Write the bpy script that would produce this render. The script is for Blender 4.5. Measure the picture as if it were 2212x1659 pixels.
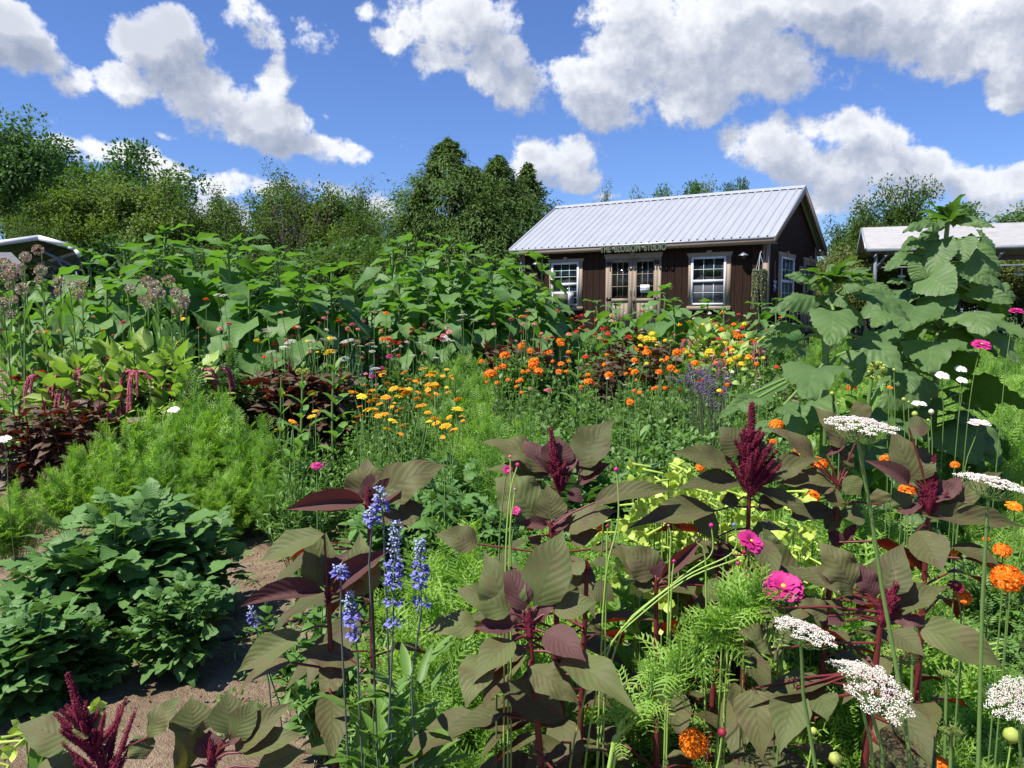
import bpy, math, random
import numpy as np
from mathutils import Vector, Matrix

# ---------------------------------------------------------------- camera, sky, sun, exposure
for _o in list(bpy.data.objects):
    bpy.data.objects.remove(_o)
SC = bpy.context.scene
COL = SC.collection
CAMZ = 1.4
F = 1725.0
PITCH = math.atan(156.5 / F)
cd = bpy.data.cameras.new('camera')
cam = bpy.data.objects.new('camera', cd)
COL.objects.link(cam)
cam.location = (0, 0, CAMZ)
cam.rotation_euler = (math.pi / 2 - PITCH, 0, 0)
cd.sensor_width = 36
cd.lens = 36 * F / 2212
cd.clip_start = 0.05
cd.clip_end = 3000
SC.camera = cam

SUN_EL = math.radians(59)
SDX, SDY = -0.846, -0.533
SDIR = Vector((SDX * math.cos(SUN_EL), SDY * math.cos(SUN_EL), math.sin(SUN_EL)))
sd = bpy.data.lights.new('sun', 'SUN')
sd.energy = 5.0
sd.angle = math.radians(0.5)
sd.color = (1.0, 0.955, 0.88)
sun = bpy.data.objects.new('sun', sd)
COL.objects.link(sun)
sun.rotation_euler = (-SDIR).to_track_quat('-Z', 'Y').to_euler()

SC.view_settings.view_transform = 'Standard'
SC.view_settings.look = 'None'
SC.view_settings.exposure = 0.80
SC.view_settings.gamma = 1.0
SC.view_settings.use_curve_mapping = False
SC.cycles.max_bounces = 5
SC.cycles.diffuse_bounces = 3
SC.cycles.glossy_bounces = 2
SC.cycles.transmission_bounces = 4
SC.cycles.transparent_max_bounces = 6
SC.cycles.caustics_reflective = False
SC.cycles.caustics_refractive = False

def pxdir(u, v):
    dx = (u - 1106) / F
    dv = (829.5 - v) / F
    cp, sp = math.cos(PITCH), math.sin(PITCH)
    return np.array([dx, cp + dv * sp, -sp + dv * cp])

def at(u, v, Y):
    d = pxdir(u, v)
    return np.array([0, 0, CAMZ]) + d * (Y / d[1])

def proj(p):
    cp, sp = math.cos(PITCH), math.sin(PITCH)
    x, y, z = p[0], p[1], p[2] - CAMZ
    dep = y * cp - z * sp
    up = y * sp + z * cp
    return 1106 + F * x / dep, 829.5 - F * up / dep

# node helpers -------------------------------------------------
class NT:
    def __init__(s, nt):
        s.nt = nt; s.n = nt.nodes; s.l = nt.links
    def new(s, t, **kw):
        n = s.n.new(t)
        for k, v in kw.items():
            setattr(n, k, v)
        return n
    def _in(s, sock, v):
        if v is None: return
        if isinstance(v, bpy.types.NodeSocket): s.l.new(v, sock)
        else: sock.default_value = v
    def m(s, op, a, b=None, c=None, clamp=False):
        n = s.new('ShaderNodeMath', operation=op, use_clamp=clamp)
        s._in(n.inputs[0], a); s._in(n.inputs[1], b); s._in(n.inputs[2], c)
        return n.outputs[0]
    def vm(s, op, a, b=None, out=0):
        n = s.new('ShaderNodeVectorMath', operation=op)
        s._in(n.inputs[0], a)
        if b is not None: s._in(n.inputs[1], b)
        return n.outputs[out]
    def sep(s, v):
        n = s.new('ShaderNodeSeparateXYZ'); s._in(n.inputs[0], v); return n.outputs
    def comb(s, x, y, z):
        n = s.new('ShaderNodeCombineXYZ'); s._in(n.inputs[0], x); s._in(n.inputs[1], y); s._in(n.inputs[2], z); return n.outputs[0]
    def noise(s, v, scale, detail=2, rough=.5, dist=0, out=0):
        n = s.new('ShaderNodeTexNoise')
        s._in(n.inputs['Vector'], v); n.inputs['Scale'].default_value = scale
        n.inputs['Detail'].default_value = detail; n.inputs['Roughness'].default_value = rough
        n.inputs['Distortion'].default_value = dist
        return n.outputs[out]
    def mr(s, v, a, b, c=0., d=1., smooth=False):
        n = s.new('ShaderNodeMapRange')
        if smooth: n.interpolation_type = 'SMOOTHSTEP'
        s._in(n.inputs['Value'], v)
        for k, x in zip(('From Min', 'From Max', 'To Min', 'To Max'), (a, b, c, d)): s._in(n.inputs[k], x)
        return n.outputs[0]
    def mix(s, f, a, b, blend='MIX'):
        n = s.new('ShaderNodeMix', data_type='RGBA', blend_type=blend)
        s._in(n.inputs[0], f)
        s._in(n.inputs[6], rgba(a)); s._in(n.inputs[7], rgba(b))
        return n.outputs[2]
def rgba(c):
    if isinstance(c, (tuple, list)) and len(c) == 3: return (*c, 1)
    return c
def lin(r, g, b):
    f = lambda c: ((c / 255 + .055) / 1.055) ** 2.4 if c > 10 else c / 255 / 12.92
    return (f(r), f(g), f(b))

# ---- sky: Nishita with procedural cumulus placed by compass direction and height
def pxae(u, v):
    d = pxdir(u, v); d = d / np.linalg.norm(d)
    return math.atan2(d[0], d[1]), math.asin(d[2])
CLOUDS = [  # u, v, rx, ry, rot(deg, + = falls to the right), weight
 (40,75,85,55,25,1),(120,140,80,40,35,1),(175,165,48,24,20,1),
 (350,95,85,62,0,1.15),(285,190,60,38,10,.9),(415,190,110,75,30,1.1),(560,262,150,62,27,1.1),(690,322,110,34,10,1),(595,150,40,50,30,.8),(625,245,60,40,30,.9),
 (545,40,85,36,35,.62),(665,75,55,48,15,.62),(490,55,30,14,0,.4),
 (850,80,50,30,20,.9),(980,75,150,80,20,1.15),(1085,150,110,75,35,1.1),(1010,20,120,50,0,1),(800,15,50,22,0,.5),
 (1370,50,120,80,0,1.1),(1560,110,190,100,12,1.25),(1270,180,110,65,0,1.05),(1350,235,110,42,0,1.05),(1480,190,190,60,0,1.15),(1690,180,110,52,12,.95),(1820,185,80,30,10,.6),(1440,110,160,90,0,1.2),
 (1700,20,300,52,5,1.2),(1900,70,150,65,15,1.05),(2090,50,190,85,10,1.25),(2185,140,60,60,30,1.0),(1960,130,110,35,10,.65),
 (1190,350,88,58,0,1.0),(1240,385,50,36,0,.8),(1300,425,40,20,0,.5),
 (1655,325,85,62,10,1.0),(1830,295,115,55,10,1.0),(1740,365,140,60,5,1.0),(1930,360,140,60,15,.95),(2040,395,140,50,10,.9),(1880,420,260,50,0,.75),(2160,400,120,45,0,.75),(2100,455,220,36,0,.6),
 (150,320,90,26,12,.75),(235,335,60,24,0,.8),(360,365,110,38,12,.95),(500,392,75,30,12,1.0),(430,450,110,34,10,.8),(370,420,60,30,0,.7),(700,420,90,34,0,.6),(800,450,60,26,0,.5),
 (848,300,28,10,0,.42),(868,325,34,8,30,.35),(352,284,32,9,10,.42),(680,235,45,26,20,.25),(1505,333,40,9,0,.25),(2150,340,40,30,0,.3),(60,265,50,14,0,.3)]
W = bpy.data.worlds.new('World'); SC.world = W; W.use_nodes = True
g = bpy.data.node_groups.new('cloud_density', 'ShaderNodeTree')
g.interface.new_socket('Vector', in_out='INPUT', socket_type='NodeSocketVector')
g.interface.new_socket('Density', in_out='OUTPUT', socket_type='NodeSocketFloat')
G = NT(g); gi = g.nodes.new('NodeGroupInput'); go = g.nodes.new('NodeGroupOutput')
p0 = gi.outputs[0]
warp = G.new('ShaderNodeTexNoise'); g.links.new(p0, warp.inputs['Vector']); warp.inputs['Scale'].default_value = 9; warp.inputs['Detail'].default_value = 5
wv = G.vm('MULTIPLY', G.vm('SUBTRACT', warp.outputs['Color'], (.5, .5, .5)), (.07, .06, 0))
pw = G.vm('ADD', p0, wv)
sx, sy, _z = G.sep(pw)
v1 = G.comb(G.m('MULTIPLY', sx, sx), G.m('MULTIPLY', sx, sy), G.m('MULTIPLY', sy, sy))
v2 = G.comb(sx, sy, 1.0)
acc = None
for (u, v, rx, ry, rot, wgt) in CLOUDS:
    a, e = pxae(u, v); th = -math.radians(rot); c_, s_ = math.cos(th), math.sin(th)
    ia, ib = 1 / (rx / F * 1.10) ** 2, 1 / (ry / F * 1.08) ** 2
    # q = ia*(c dx + s dy)^2 + ib*(-s dx + c dy)^2
    A_, B_, C_ = ia * c_ * c_ + ib * s_ * s_, 2 * c_ * s_ * (ia - ib), ia * s_ * s_ + ib * c_ * c_
    k = -wgt * .75
    K1 = (k * A_, k * B_, k * C_)
    K2 = (k * (-2 * A_ * a - B_ * e), k * (-2 * C_ * e - B_ * a), k * (A_ * a * a + B_ * a * e + C_ * e * e) + wgt)
    val = G.m('ADD', G.vm('DOT_PRODUCT', v1, K1, out=1), G.vm('DOT_PRODUCT', v2, K2, out=1))
    acc = val if acc is None else G.m('SMOOTH_MAX', acc, val, .12)
n1 = G.noise(p0, 15, 13, .64)
nz = G.m('MULTIPLY', G.m('SUBTRACT', n1, .5), 3.0)
dens = G.m('SUBTRACT', G.m('ADD', G.m('MINIMUM', acc, .95), nz), .33)
g.links.new(dens, go.inputs[0])

N = NT(W.node_tree); W.node_tree.nodes.clear()
tc = N.new('ShaderNodeTexCoord')
x, y, z = N.sep(N.vm('NORMALIZE', tc.outputs['Generated']))
ae = N.comb(N.m('ARCTAN2', x, y), N.m('ARCSINE', z), 0.)
def dgrp(v):
    n = N.new('ShaderNodeGroup', node_tree=g); N.l.new(v, n.inputs[0]); return n.outputs[0]
d1 = dgrp(ae)
d2 = dgrp(N.vm('ADD', ae, (-.016, .030, 0)))
alpha = N.m('MULTIPLY', N.mr(d1, -.04, .42, 0, 1, True), .96)
edge = N.m('SUBTRACT', d1, d2)
lit = N.mr(edge, -.45, .50, 0, 1)
lown = N.noise(ae, 5.5, 4, .5)
thick = N.mr(N.m('ADD', d1, N.m('MULTIPLY', N.m('SUBTRACT', lown, .5), 2.2)), .10, 1.05, 1, 0, True)
bri = N.m('ADD', N.m('MULTIPLY', lit, .62), N.m('MULTIPLY', thick, .36), clamp=True)
cr = N.new('ShaderNodeValToRGB'); N.l.new(bri, cr.inputs[0])
el_ = cr.color_ramp.elements; el_[0].position = .12; el_[0].color = (.20, .235, .31, 1); el_[1].position = .95; el_[1].color = (.60, .61, .63, 1)
e3 = cr.color_ramp.elements.new(.5); e3.color = (.33, .355, .415, 1)
ccol = cr.outputs[0]
sky = N.new('ShaderNodeTexSky', sky_type='NISHITA')
sky.sun_disc = False
sky.sun_elevation = SUN_EL
sky.sun_rotation = math.atan2(SDX, SDY)
sky.altitude = 300; sky.air_density = 1.0; sky.dust_density = .25; sky.ozone_density = 5.0
SKYS = .066
skyc = N.mix(1.0, sky.outputs[0], (SKYS * .84, SKYS * .98, SKYS * 1.36), 'MULTIPLY')
final = N.mix(alpha, skyc, ccol)
bg = N.new('ShaderNodeBackground'); N.l.new(final, bg.inputs[0]); bg.inputs[1].default_value = 1.0
wo = N.new('ShaderNodeOutputWorld'); N.l.new(bg.outputs[0], wo.inputs[0])
W.cycles.sampling_method = 'MANUAL'; W.cycles.sample_map_resolution = 512

# ---------------------------------------------------------------- mesh tools
RS = np.random.RandomState(7)
rnd = RS.rand
def U(a, b, n=None): return a + (b - a) * (rnd() if n is None else rnd(n))
def nrm(a):
    a = np.asarray(a, float); return a / np.maximum(np.linalg.norm(a, axis=-1, keepdims=True), 1e-9)

class MB:
    def __init__(s): s.V = []; s.Q = []; s.T = []; s.A = []; s.qm = []; s.tm = []; s.nv = 0
    def add(s, V, Fq=None, lf=None, r=0., mat=0, Ft=None):
        V = np.asarray(V, float).reshape(-1, 3); n = len(V)
        A = np.zeros((n, 3))
        if lf is not None: A[:, :2] = lf
        A[:, 2] = r
        s.V.append(V); s.A.append(A)
        if Fq is not None and len(Fq): s.Q.append(np.asarray(Fq) + s.nv); s.qm.append(np.full(len(Fq), mat))
        if Ft is not None and len(Ft): s.T.append(np.asarray(Ft) + s.nv); s.tm.append(np.full(len(Ft), mat))
        s.nv += n
    def inst(s, tm, M, P, r=None, mat=0):
        """tm=(V,Fq,lf) instanced by matrices M (k,3,3), positions P (k,3)"""
        V, Fq, lf = tm; k = len(P); n = len(V)
        W_ = np.einsum('kij,nj->kni', M, V) + np.asarray(P)[:, None, :]
        Fa = (np.asarray(Fq)[None] + (np.arange(k) * n)[:, None, None]).reshape(-1, np.asarray(Fq).shape[1])
        if r is None: r = rnd(k)
        rr = np.repeat(r, n)
        l = np.tile(lf, (k, 1)) if lf is not None else None
        if Fa.shape[1] == 4: s.add(W_.reshape(-1, 3), Fa, l, rr, mat)
        else: s.add(W_.reshape(-1, 3), None, l, rr, mat, Ft=Fa)
    def tube(s, pts, rad, n=5, mat=0, r=0.5, cap=False):
        P = np.asarray(pts, float); m = len(P)
        rad = np.broadcast_to(np.asarray(rad, float), (m,))
        T = np.gradient(P, axis=0); T = nrm(T)
        ref = np.array([0.31, .17, .93]); 
        if abs(T.mean(0) @ ref) > .9 * np.linalg.norm(T.mean(0)): ref = np.array([.9, .4, .1])
        S = nrm(np.cross(T, ref)); B = np.cross(T, S)
        an = np.arange(n) * 2 * math.pi / n
        R = P[:, None] + rad[:, None, None] * (np.cos(an)[None, :, None] * S[:, None] + np.sin(an)[None, :, None] * B[:, None])
        i = np.arange(m - 1)[:, None] * n; j = np.arange(n)[None]
        jn = (j + 1) % n
        Fq = np.stack([i + j, i + jn, i + n + jn, i + n + j], -1).reshape(-1, 4)
        Fq = Fq[:, ::-1]
        s.add(R.reshape(-1, 3), Fq, None, r, mat)
    def box(s, x0, x1, y0, y1, z0, z1, mat=0, M=None):
        V = np.array([[a, b, c] for a in (x0, x1) for b in (y0, y1) for c in (z0, z1)], float)
        if M is not None: V = V @ M[0].T + M[1]
        Fq = [[0, 1, 3, 2], [4, 6, 7, 5], [0, 4, 5, 1], [2, 3, 7, 6], [0, 2, 6, 4], [1, 5, 7, 3]]
        s.add(V, Fq, None, .5, mat)
    def prism(s, poly, y0, y1, mat=0):
        """poly in (x,z), extruded along y"""
        n = len(poly); V = [(a, y0, b) for a, b in poly] + [(a, y1, b) for a, b in poly]
        f = [[i, (i + 1) % n, n + (i + 1) % n, n + i] for i in range(n)]
        s.add(V, f, None, .5, mat)
        c0 = len(V)
        V2 = [(a, y0, b) for a, b in poly] + [(a, y1, b) for a, b in poly]
        t = [[0, i + 1, i] for i in range(1, n - 1)] + [[n, n + i, n + i + 1] for i in range(1, n - 1)]
        s.add(V2, None, None, .5, mat, Ft=t)
    def mesh(s, name, mats, smooth=False):
        me = bpy.data.meshes.new(name)
        V = np.concatenate(s.V); A = np.concatenate(s.A)
        Q = np.concatenate(s.Q) if s.Q else np.zeros((0, 4), int)
        T = np.concatenate(s.T) if s.T else np.zeros((0, 3), int)
        me.vertices.add(len(V)); me.vertices.foreach_set('co', V.astype(np.float32).ravel())
        nl = len(Q) * 4 + len(T) * 3
        me.loops.add(nl); me.loops.foreach_set('vertex_index', np.concatenate([Q.ravel(), T.ravel()]).astype(np.int32))
        me.polygons.add(len(Q) + len(T))
        ls = np.concatenate([np.arange(len(Q)) * 4, len(Q) * 4 + np.arange(len(T)) * 3]).astype(np.int32)
        me.polygons.foreach_set('loop_start', ls)
        mi = np.concatenate(s.qm + s.tm) if (s.qm or s.tm) else np.zeros(0)
        me.polygons.foreach_set('material_index', mi.astype(np.int32))
        if smooth: me.polygons.foreach_set('use_smooth', np.ones(len(Q) + len(T), bool))
        at_ = me.attributes.new('lf', 'FLOAT_VECTOR', 'POINT'); at_.data.foreach_set('vector', A.astype(np.float32).ravel())
        me.update(calc_edges=True)
        for m_ in (mats if isinstance(mats, (list, tuple)) else [mats]): me.materials.append(m_)
        return me
    def obj(s, name, mats, parent=None, smooth=False):
        return link(name, s.mesh(name, mats, smooth), parent)

def link(name, data, parent=None, loc=None, rz=0, sc=None):
    o = bpy.data.objects.new(name, data); COL.objects.link(o)
    if parent is not None: o.parent = parent
    if loc is not None: o.location = loc
    if rz: o.rotation_euler = (0, 0, rz)
    if sc is not None: o.scale = (sc,) * 3 if not hasattr(sc, '__len__') else sc
    return o
def tag(o, label, cat, group=None, kind=None):
    if label: o['label'] = label
    if cat: o['category'] = cat
    if group: o['group'] = group
    if kind: o['kind'] = kind
    return o
def thing(name, label, cat, loc=(0, 0, 0), rz=0, group=None, sc=None):
    return tag(link(name, None, None, loc, rz, sc), label, cat, group)
def struct(o): o['kind'] = 'structure'; return o

def frames(D, Up=None, roll=None):
    D = nrm(D); k = len(D)
    if Up is None: Up = np.tile([0, 0, 1.], (k, 1))
    Y = nrm(np.cross(Up, D) + 1e-6); Z = np.cross(D, Y)
    if roll is not None:
        c, s_ = np.cos(roll)[:, None], np.sin(roll)[:, None]
        Y, Z = c * Y + s_ * Z, -s_ * Y + c * Z
    return np.stack([D, Y, Z], -1)   # columns
def scaled(M, L, W=None, H=None):
    L = np.asarray(L, float); W = L if W is None else W; H = L if H is None else H
    S = np.stack([np.broadcast_to(a, (len(M),)) for a in (L, W, H)], -1)
    return M * S[:, None, :]

def leaf_t(wf, nl=6, nw=4, droop=.5, fold=.2, wave=0., wn=2.5, serr=0., lobe=0., rise=0., arch=0., quilt=0., qn=6):
    t = np.linspace(0, 1, nl + 1); s = np.linspace(-1, 1, nw + 1)
    ang = rise - droop * t ** 1.2
    dx = np.cos(ang); dz = np.sin(ang)
    cx = np.concatenate([[0], np.cumsum((dx[1:] + dx[:-1]) / 2)]) / nl
    cz = np.concatenate([[0], np.cumsum((dz[1:] + dz[:-1]) / 2)]) / nl
    w = np.array([wf(a) for a in t])
    Tt, S = np.meshgrid(t, s, indexing='ij')
    Wd = np.repeat(w[:, None], nw + 1, 1)
    if serr:
        alt = np.where(np.arange(nl + 1) % 2 == 0, 1 + serr, 1 - serr)[:, None]
        Wd = np.where(np.abs(S) > .99, Wd * alt, Wd)
    off = np.abs(S) * Wd * math.sin(fold) + wave * Wd * np.sin(wn * 2 * math.pi * Tt + 1.3 * np.sign(S)) * np.abs(S) - arch * Wd * S ** 2 + quilt * np.sin(2 * math.pi * (Tt * qn - .9 * np.abs(S))) * np.abs(S) ** .5
    X = cx[:, None] - np.sin(ang)[:, None] * off - lobe * np.abs(S) ** 1.4 * (1 - Tt) ** 6
    Y = S * Wd * math.cos(fold)
    Z = cz[:, None] + np.cos(ang)[:, None] * off
    V = np.stack([X, Y, Z], -1).reshape(-1, 3)
    lf = np.stack([S, Tt], -1).reshape(-1, 2)
    i = np.arange(nl)[:, None] * (nw + 1); j = np.arange(nw)[None]
    Fq = np.stack([i + j, i + nw + 1 + j, i + nw + 2 + j, i + j + 1], -1).reshape(-1, 4)
    return V, Fq, lf
w_ovate = lambda t: .30 * (math.sin(math.pi * min(1, t) ** .72) ** .85 if 0 < t < 1 else 0.01)
w_lance = lambda t: .15 * (math.sin(math.pi * t ** .8) ** .8 if 0 < t < 1 else 0.01)
w_narrow = lambda t: .07 * (math.sin(math.pi * t ** .8) ** .7 if 0 < t < 1 else 0.01)
w_oblong = lambda t: .22 * (math.sin(math.pi * t ** .9) ** .55 if 0 < t < 1 else 0.03)
def w_heart(t): return max(.012, .50 * (1 - t) ** .60 * (.52 + .48 * min(1, t / .24) ** .8) * (1 + .10 * math.sin(t * 3.1)))
def w_amar(t): return .006 + .285 * (max(0, math.sin(math.pi * t ** .74)) ** (.9 + .45 * t)) * (1 - .12 * t)
def w_petal(t): return .06 + .16 * math.sin(min(1, t * 1.05) * math.pi * .62)

T_ov = [leaf_t(w_ovate, 3, 2, .7, .25), leaf_t(w_ovate, 3, 2, .3, .35), leaf_t(w_ovate, 4, 2, 1.1, .15)]
T_dahlia = [leaf_t(w_ovate, 7, 2, .7, .2, .12, 2, .13), leaf_t(w_ovate, 7, 2, .3, .3, .15, 2, .13), leaf_t(w_ovate, 7, 2, 1.0, .1, .12, 2, .13)]
T_lan = [leaf_t(w_lance, 4, 2, .8, .3), leaf_t(w_lance, 4, 2, .3, .3), leaf_t(w_lance, 4, 2, 1.3, .2)]
T_nar = [leaf_t(w_narrow, 3, 1, .6, 0), leaf_t(w_narrow, 3, 1, 1.2, 0)]
T_obl = [leaf_t(w_oblong, 6, 4, .6, .3, .12, 1.5), leaf_t(w_oblong, 6, 4, .9, .25, .15, 2), leaf_t(w_oblong, 6, 4, .3, .35, .1, 1)]
T_am = [leaf_t(w_amar, 6, 4, .7, .2, .12, 2), leaf_t(w_amar, 6, 4, 1.1, .1, .12, 2.5), leaf_t(w_amar, 6, 4, .3, .35, .1, 1.5)]
T_heart = [leaf_t(w_heart, 7, 4, .9, .18, .16, 1.6, .05, .17), leaf_t(w_heart, 7, 4, 1.3, .08, .2, 2, .05, .17), leaf_t(w_heart, 7, 4, .5, .3, .14, 1.5, .05, .17)]

# ---------------------------------------------------------------- materials
def mat_new(name):
    m = bpy.data.materials.new(name); m.use_nodes = True
    m.node_tree.nodes.clear(); return m, NT(m.node_tree)
def out(N_, sh):
    o = N_.new('ShaderNodeOutputMaterial'); N_.l.new(sh, o.inputs[0]); return o
def prin(N_, col, rough=.6, spec=.5, metal=0., normal=None, **kw):
    b = N_.new('ShaderNodeBsdfPrincipled')
    N_._in(b.inputs['Base Color'], rgba(col)); N_._in(b.inputs['Roughness'], rough)
    b.inputs['Specular IOR Level'].default_value = spec; b.inputs['Metallic'].default_value = metal
    if normal is not None: N_.l.new(normal, b.inputs['Normal'])
    return b
def leafmat(name, c1, c2, under=None, trans=.28, rough=.5, vein=0, vcol=None, bump=.0, spec=.4, tcol=None, tip=None, blot=None):
    """c1..c2: real colour range between leaves; veins along lf=(across,along,rnd)"""
    m, n = mat_new(name)
    a = n.new('ShaderNodeAttribute', attribute_name='lf')
    s, t, r = n.sep(a.outputs['Vector'])
    oi = n.new('ShaderNodeObjectInfo')
    tcx = n.new('ShaderNodeTexCoord')
    nz = n.noise(tcx.outputs['Object'], 14, 3, .6)
    f = n.m('ADD', n.m('MULTIPLY', r, .6), n.m('ADD', n.m('MULTIPLY', nz, .35), n.m('MULTIPLY_ADD', oi.outputs['Random'], .3, -.12)), clamp=True)
    col = n.mix(f, c1, c2)
    sa = n.m('ABSOLUTE', s)
    nrmo = None
    if vein:
        mid = n.mr(sa, .0, .07, 1, 0)
        ph = n.m('MULTIPLY', n.m('SUBTRACT', t, n.m('MULTIPLY', sa, .28)), vein)
        fr = n.m('ABSOLUTE', n.m('SUBTRACT', n.m('FRACT', ph), .5))
        side = n.mr(fr, .0, .06, .5, 0)
        vv = n.m('MAXIMUM', mid, side)
        col = n.mix(n.m('MULTIPLY', vv, .34), col, vcol or c2)
        h = n.m('ADD', n.mr(fr, 0, .5, 0, 1, True), n.m('MULTIPLY', nz, .5))
        bp = n.new('ShaderNodeBump'); bp.inputs['Strength'].default_value = bump; bp.inputs['Distance'].default_value = .004
        n.l.new(h, bp.inputs['Height']); nrmo = bp.outputs[0]
    if blot:
        bn = n.noise(tcx.outputs['Object'], 22, 4, .6)
        col = n.mix(n.mr(bn, .50, .66, 0, .55), col, blot)
        bs = n.noise(tcx.outputs['Object'], 90, 2, .5); col = n.mix(n.mr(bs, .66, .70, 0, .5), col, (.16, .11, .05))
    if tip: col = n.mix(n.mr(t, .55, 1.0, 0, .7), col, tip)
    base = col
    if under:
        ge = n.new('ShaderNodeNewGeometry')
        base = n.mix(ge.outputs['Backfacing'], col, under)
    b = prin(n, base, rough, spec, normal=nrmo)
    sh = b.outputs[0]
    if trans:
        tr = n.new('ShaderNodeBsdfTranslucent')
        tcc = n.mix(1.0, base, tcol or (1.7, 2.0, .55), 'MULTIPLY')
        n.l.new(tcc, tr.inputs[0])
        mx = n.new('ShaderNodeMixShader'); mx.inputs[0].default_value = trans
        n.l.new(b.outputs[0], mx.inputs[1]); n.l.new(tr.outputs[0], mx.inputs[2]); sh = mx.outputs[0]
    out(n, sh); return m
def plain(name, c, rough=.6, spec=.4, metal=0., var=.12, scale=6, bump=0, bscale=60):
    m, n = mat_new(name)
    tcx = n.new('ShaderNodeTexCoord'); nz = n.noise(tcx.outputs['Object'], scale, 5, .6)
    k = n.mr(nz, .3, .7, 1 - var, 1 + var)
    col = n.mix(1.0, c, n.comb(k, k, k), 'MULTIPLY')
    nm = None
    if bump:
        bp = n.new('ShaderNodeBump'); bp.inputs['Strength'].default_value = bump; bp.inputs['Distance'].default_value = .01
        n.l.new(n.noise(tcx.outputs['Object'], bscale, 4, .6), bp.inputs['Height']); nm = bp.outputs[0]
    b = prin(n, col, rough, spec, metal, nm); out(n, b.outputs[0]); return m

M = {}
M['sunf'] = leafmat('sunflower_leaf', (.058, .135, .036), (.150, .260, .080), (.10, .20, .045), .34, .52, 7, (.16, .27, .09), .35, spec=.25)
M['sunf_big'] = leafmat('big_sunflower_leaf', (.065, .130, .038), (.120, .200, .065), (.075, .15, .030), .36, .55, 7, (.17, .27, .10), .4, spec=.35, blot=(.11, .165, .06))
M['stem'] = leafmat('green_stem', (.09, .17, .035), (.15, .25, .06), trans=0, rough=.6)
M['stem_y'] = leafmat('yellow_green_stem', (.22, .36, .06), (.28, .42, .09), trans=0, rough=.5)
M['stem_dark'] = leafmat('dark_stem', (.05, .07, .03), (.09, .11, .05), trans=0)
M['dahlia'] = leafmat('dahlia_leaf', (.050, .125, .030), (.125, .24, .060), (.08, .15, .06), .24, .5, 6, (.14, .25, .08), .2, spec=.3)
M['leafy'] = leafmat('mid_green_leaf', (.060, .140, .026), (.145, .265, .060), (.07, .15, .04), .28, .5)
M['leafy2'] = leafmat('fresh_green_leaf', (.065, .15, .022), (.15, .27, .05), (.10, .2, .04), .3, .5)
M['marifol'] = leafmat('marigold_leaf', (.065, .145, .028), (.15, .26, .060), None, .22, .55)
M['cosmos'] = leafmat('feathery_leaf', (.12, .235, .032), (.31, .46, .095), None, .38, .6)
M['cosmos_d'] = leafmat('feathery_leaf_deep', (.085, .19, .03), (.24, .39, .075), None, .38, .6)
M['milk'] = leafmat('broad_milkweed_leaf', (.075, .17, .03), (.14, .27, .05), (.12, .22, .07), .32, .5, 9, (.22, .34, .13), .2)
M['amar'] = leafmat('burgundy_leaf', (.056, .066, .022), (.112, .112, .042), (.150, .030, .014), .16, .62, 9, (.026, .026, .012), .16, spec=.2, tcol=(2.3, .85, .4), blot=(.085, .040, .035))
M['amar_p'] = leafmat('young_purple_leaf', (.078, .032, .034), (.120, .062, .052), (.26, .060, .020), .24, .62, 9, (.045, .018, .02), .16, spec=.2, tcol=(2.2, .7, .5))
M['amar_l'] = leafmat('olive_leaf', (.074, .098, .030), (.125, .140, .050), (.15, .05, .02), .2, .62, 9, (.045, .055, .02), .16, spec=.2, tcol=(1.8, 1.4, .4), blot=(.12, .085, .045))
M['amar_s'] = leafmat('small_burgundy_leaf', (.060, .040, .024), (.120, .082, .050), (.14, .040, .022), .10, .5, 8, (.16, .08, .05), .3, tcol=(2.4, .9, .4))
M['amar_g'] = leafmat('lime_leaf', (.21, .31, .06), (.34, .44, .12), (.2, .3, .08), .3, .5, 8, (.3, .36, .15), .2)
M['redstem'] = leafmat('red_stem', (.085, .010, .014), (.16, .030, .028), trans=0, rough=.45)
M['plume'] = leafmat('burgundy_plume', (.105, .004, .020), (.24, .014, .05), trans=.12, rough=.7, tcol=(1.5, .6, .8))
M['tassel'] = leafmat('rose_tassel', (.26, .04, .07), (.50, .14, .17), trans=.12, rough=.7, tcol=(1.4, .8, .8))
M['lime'] = leafmat('lime_flower', (.36, .50, .06), (.52, .64, .14), trans=.25, rough=.5, tcol=(1.2, 1.2, .6))
def pet(name, a, b, tip=None, tr=.22, tcol=(1.2, 1.05, .8)): M[name] = leafmat(name, a, b, trans=tr, rough=.6, tcol=tcol, tip=tip)
pet('orange', (.85, .17, .003), (.92, .30, .006)); pet('amber', (.78, .27, .008), (.86, .42, .012)); pet('yellow', (.80, .56, .02), (.85, .68, .05))
pet('gold', (.78, .30, .01), (.84, .46, .015)); pet('red', (.50, .022, .010), (.70, .06, .02)); pet('pink', (.62, .13, .19), (.75, .27, .30))
pet('salmon', (.66, .23, .15), (.75, .38, .25)); pet('magenta', (.42, .012, .15), (.60, .04, .26)); pet('white', (.72, .74, .70), (.84, .85, .82))
pet('palepink', (.75, .55, .60), (.82, .70, .72)); pet('cream', (.70, .68, .50), (.78, .75, .60)); pet('dusty', (.30, .20, .16), (.45, .32, .26))
pet('violet', (.135, .13, .48), (.25, .26, .64)); pet('silverblue', (.32, .38, .58), (.42, .48, .66)); pet('purple', (.12, .08, .16), (.20, .14, .24)); pet('umbel', (.74, .75, .62), (.88, .88, .80)); pet('umbelpink', (.68, .50, .50), (.80, .66, .64))
pet('milkball', (.27, .21, .16), (.50, .44, .36)); pet('greenbud', (.32, .42, .07), (.45, .52, .12)); pet('darkred', (.22, .008, .03), (.36, .02, .05))
M['seed'] = plain('brown_center', (.06, .03, .012), .8)
M['bark'] = plain('grey_brown_bark', (.10, .082, .064), .85, var=.3, scale=8)
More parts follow.
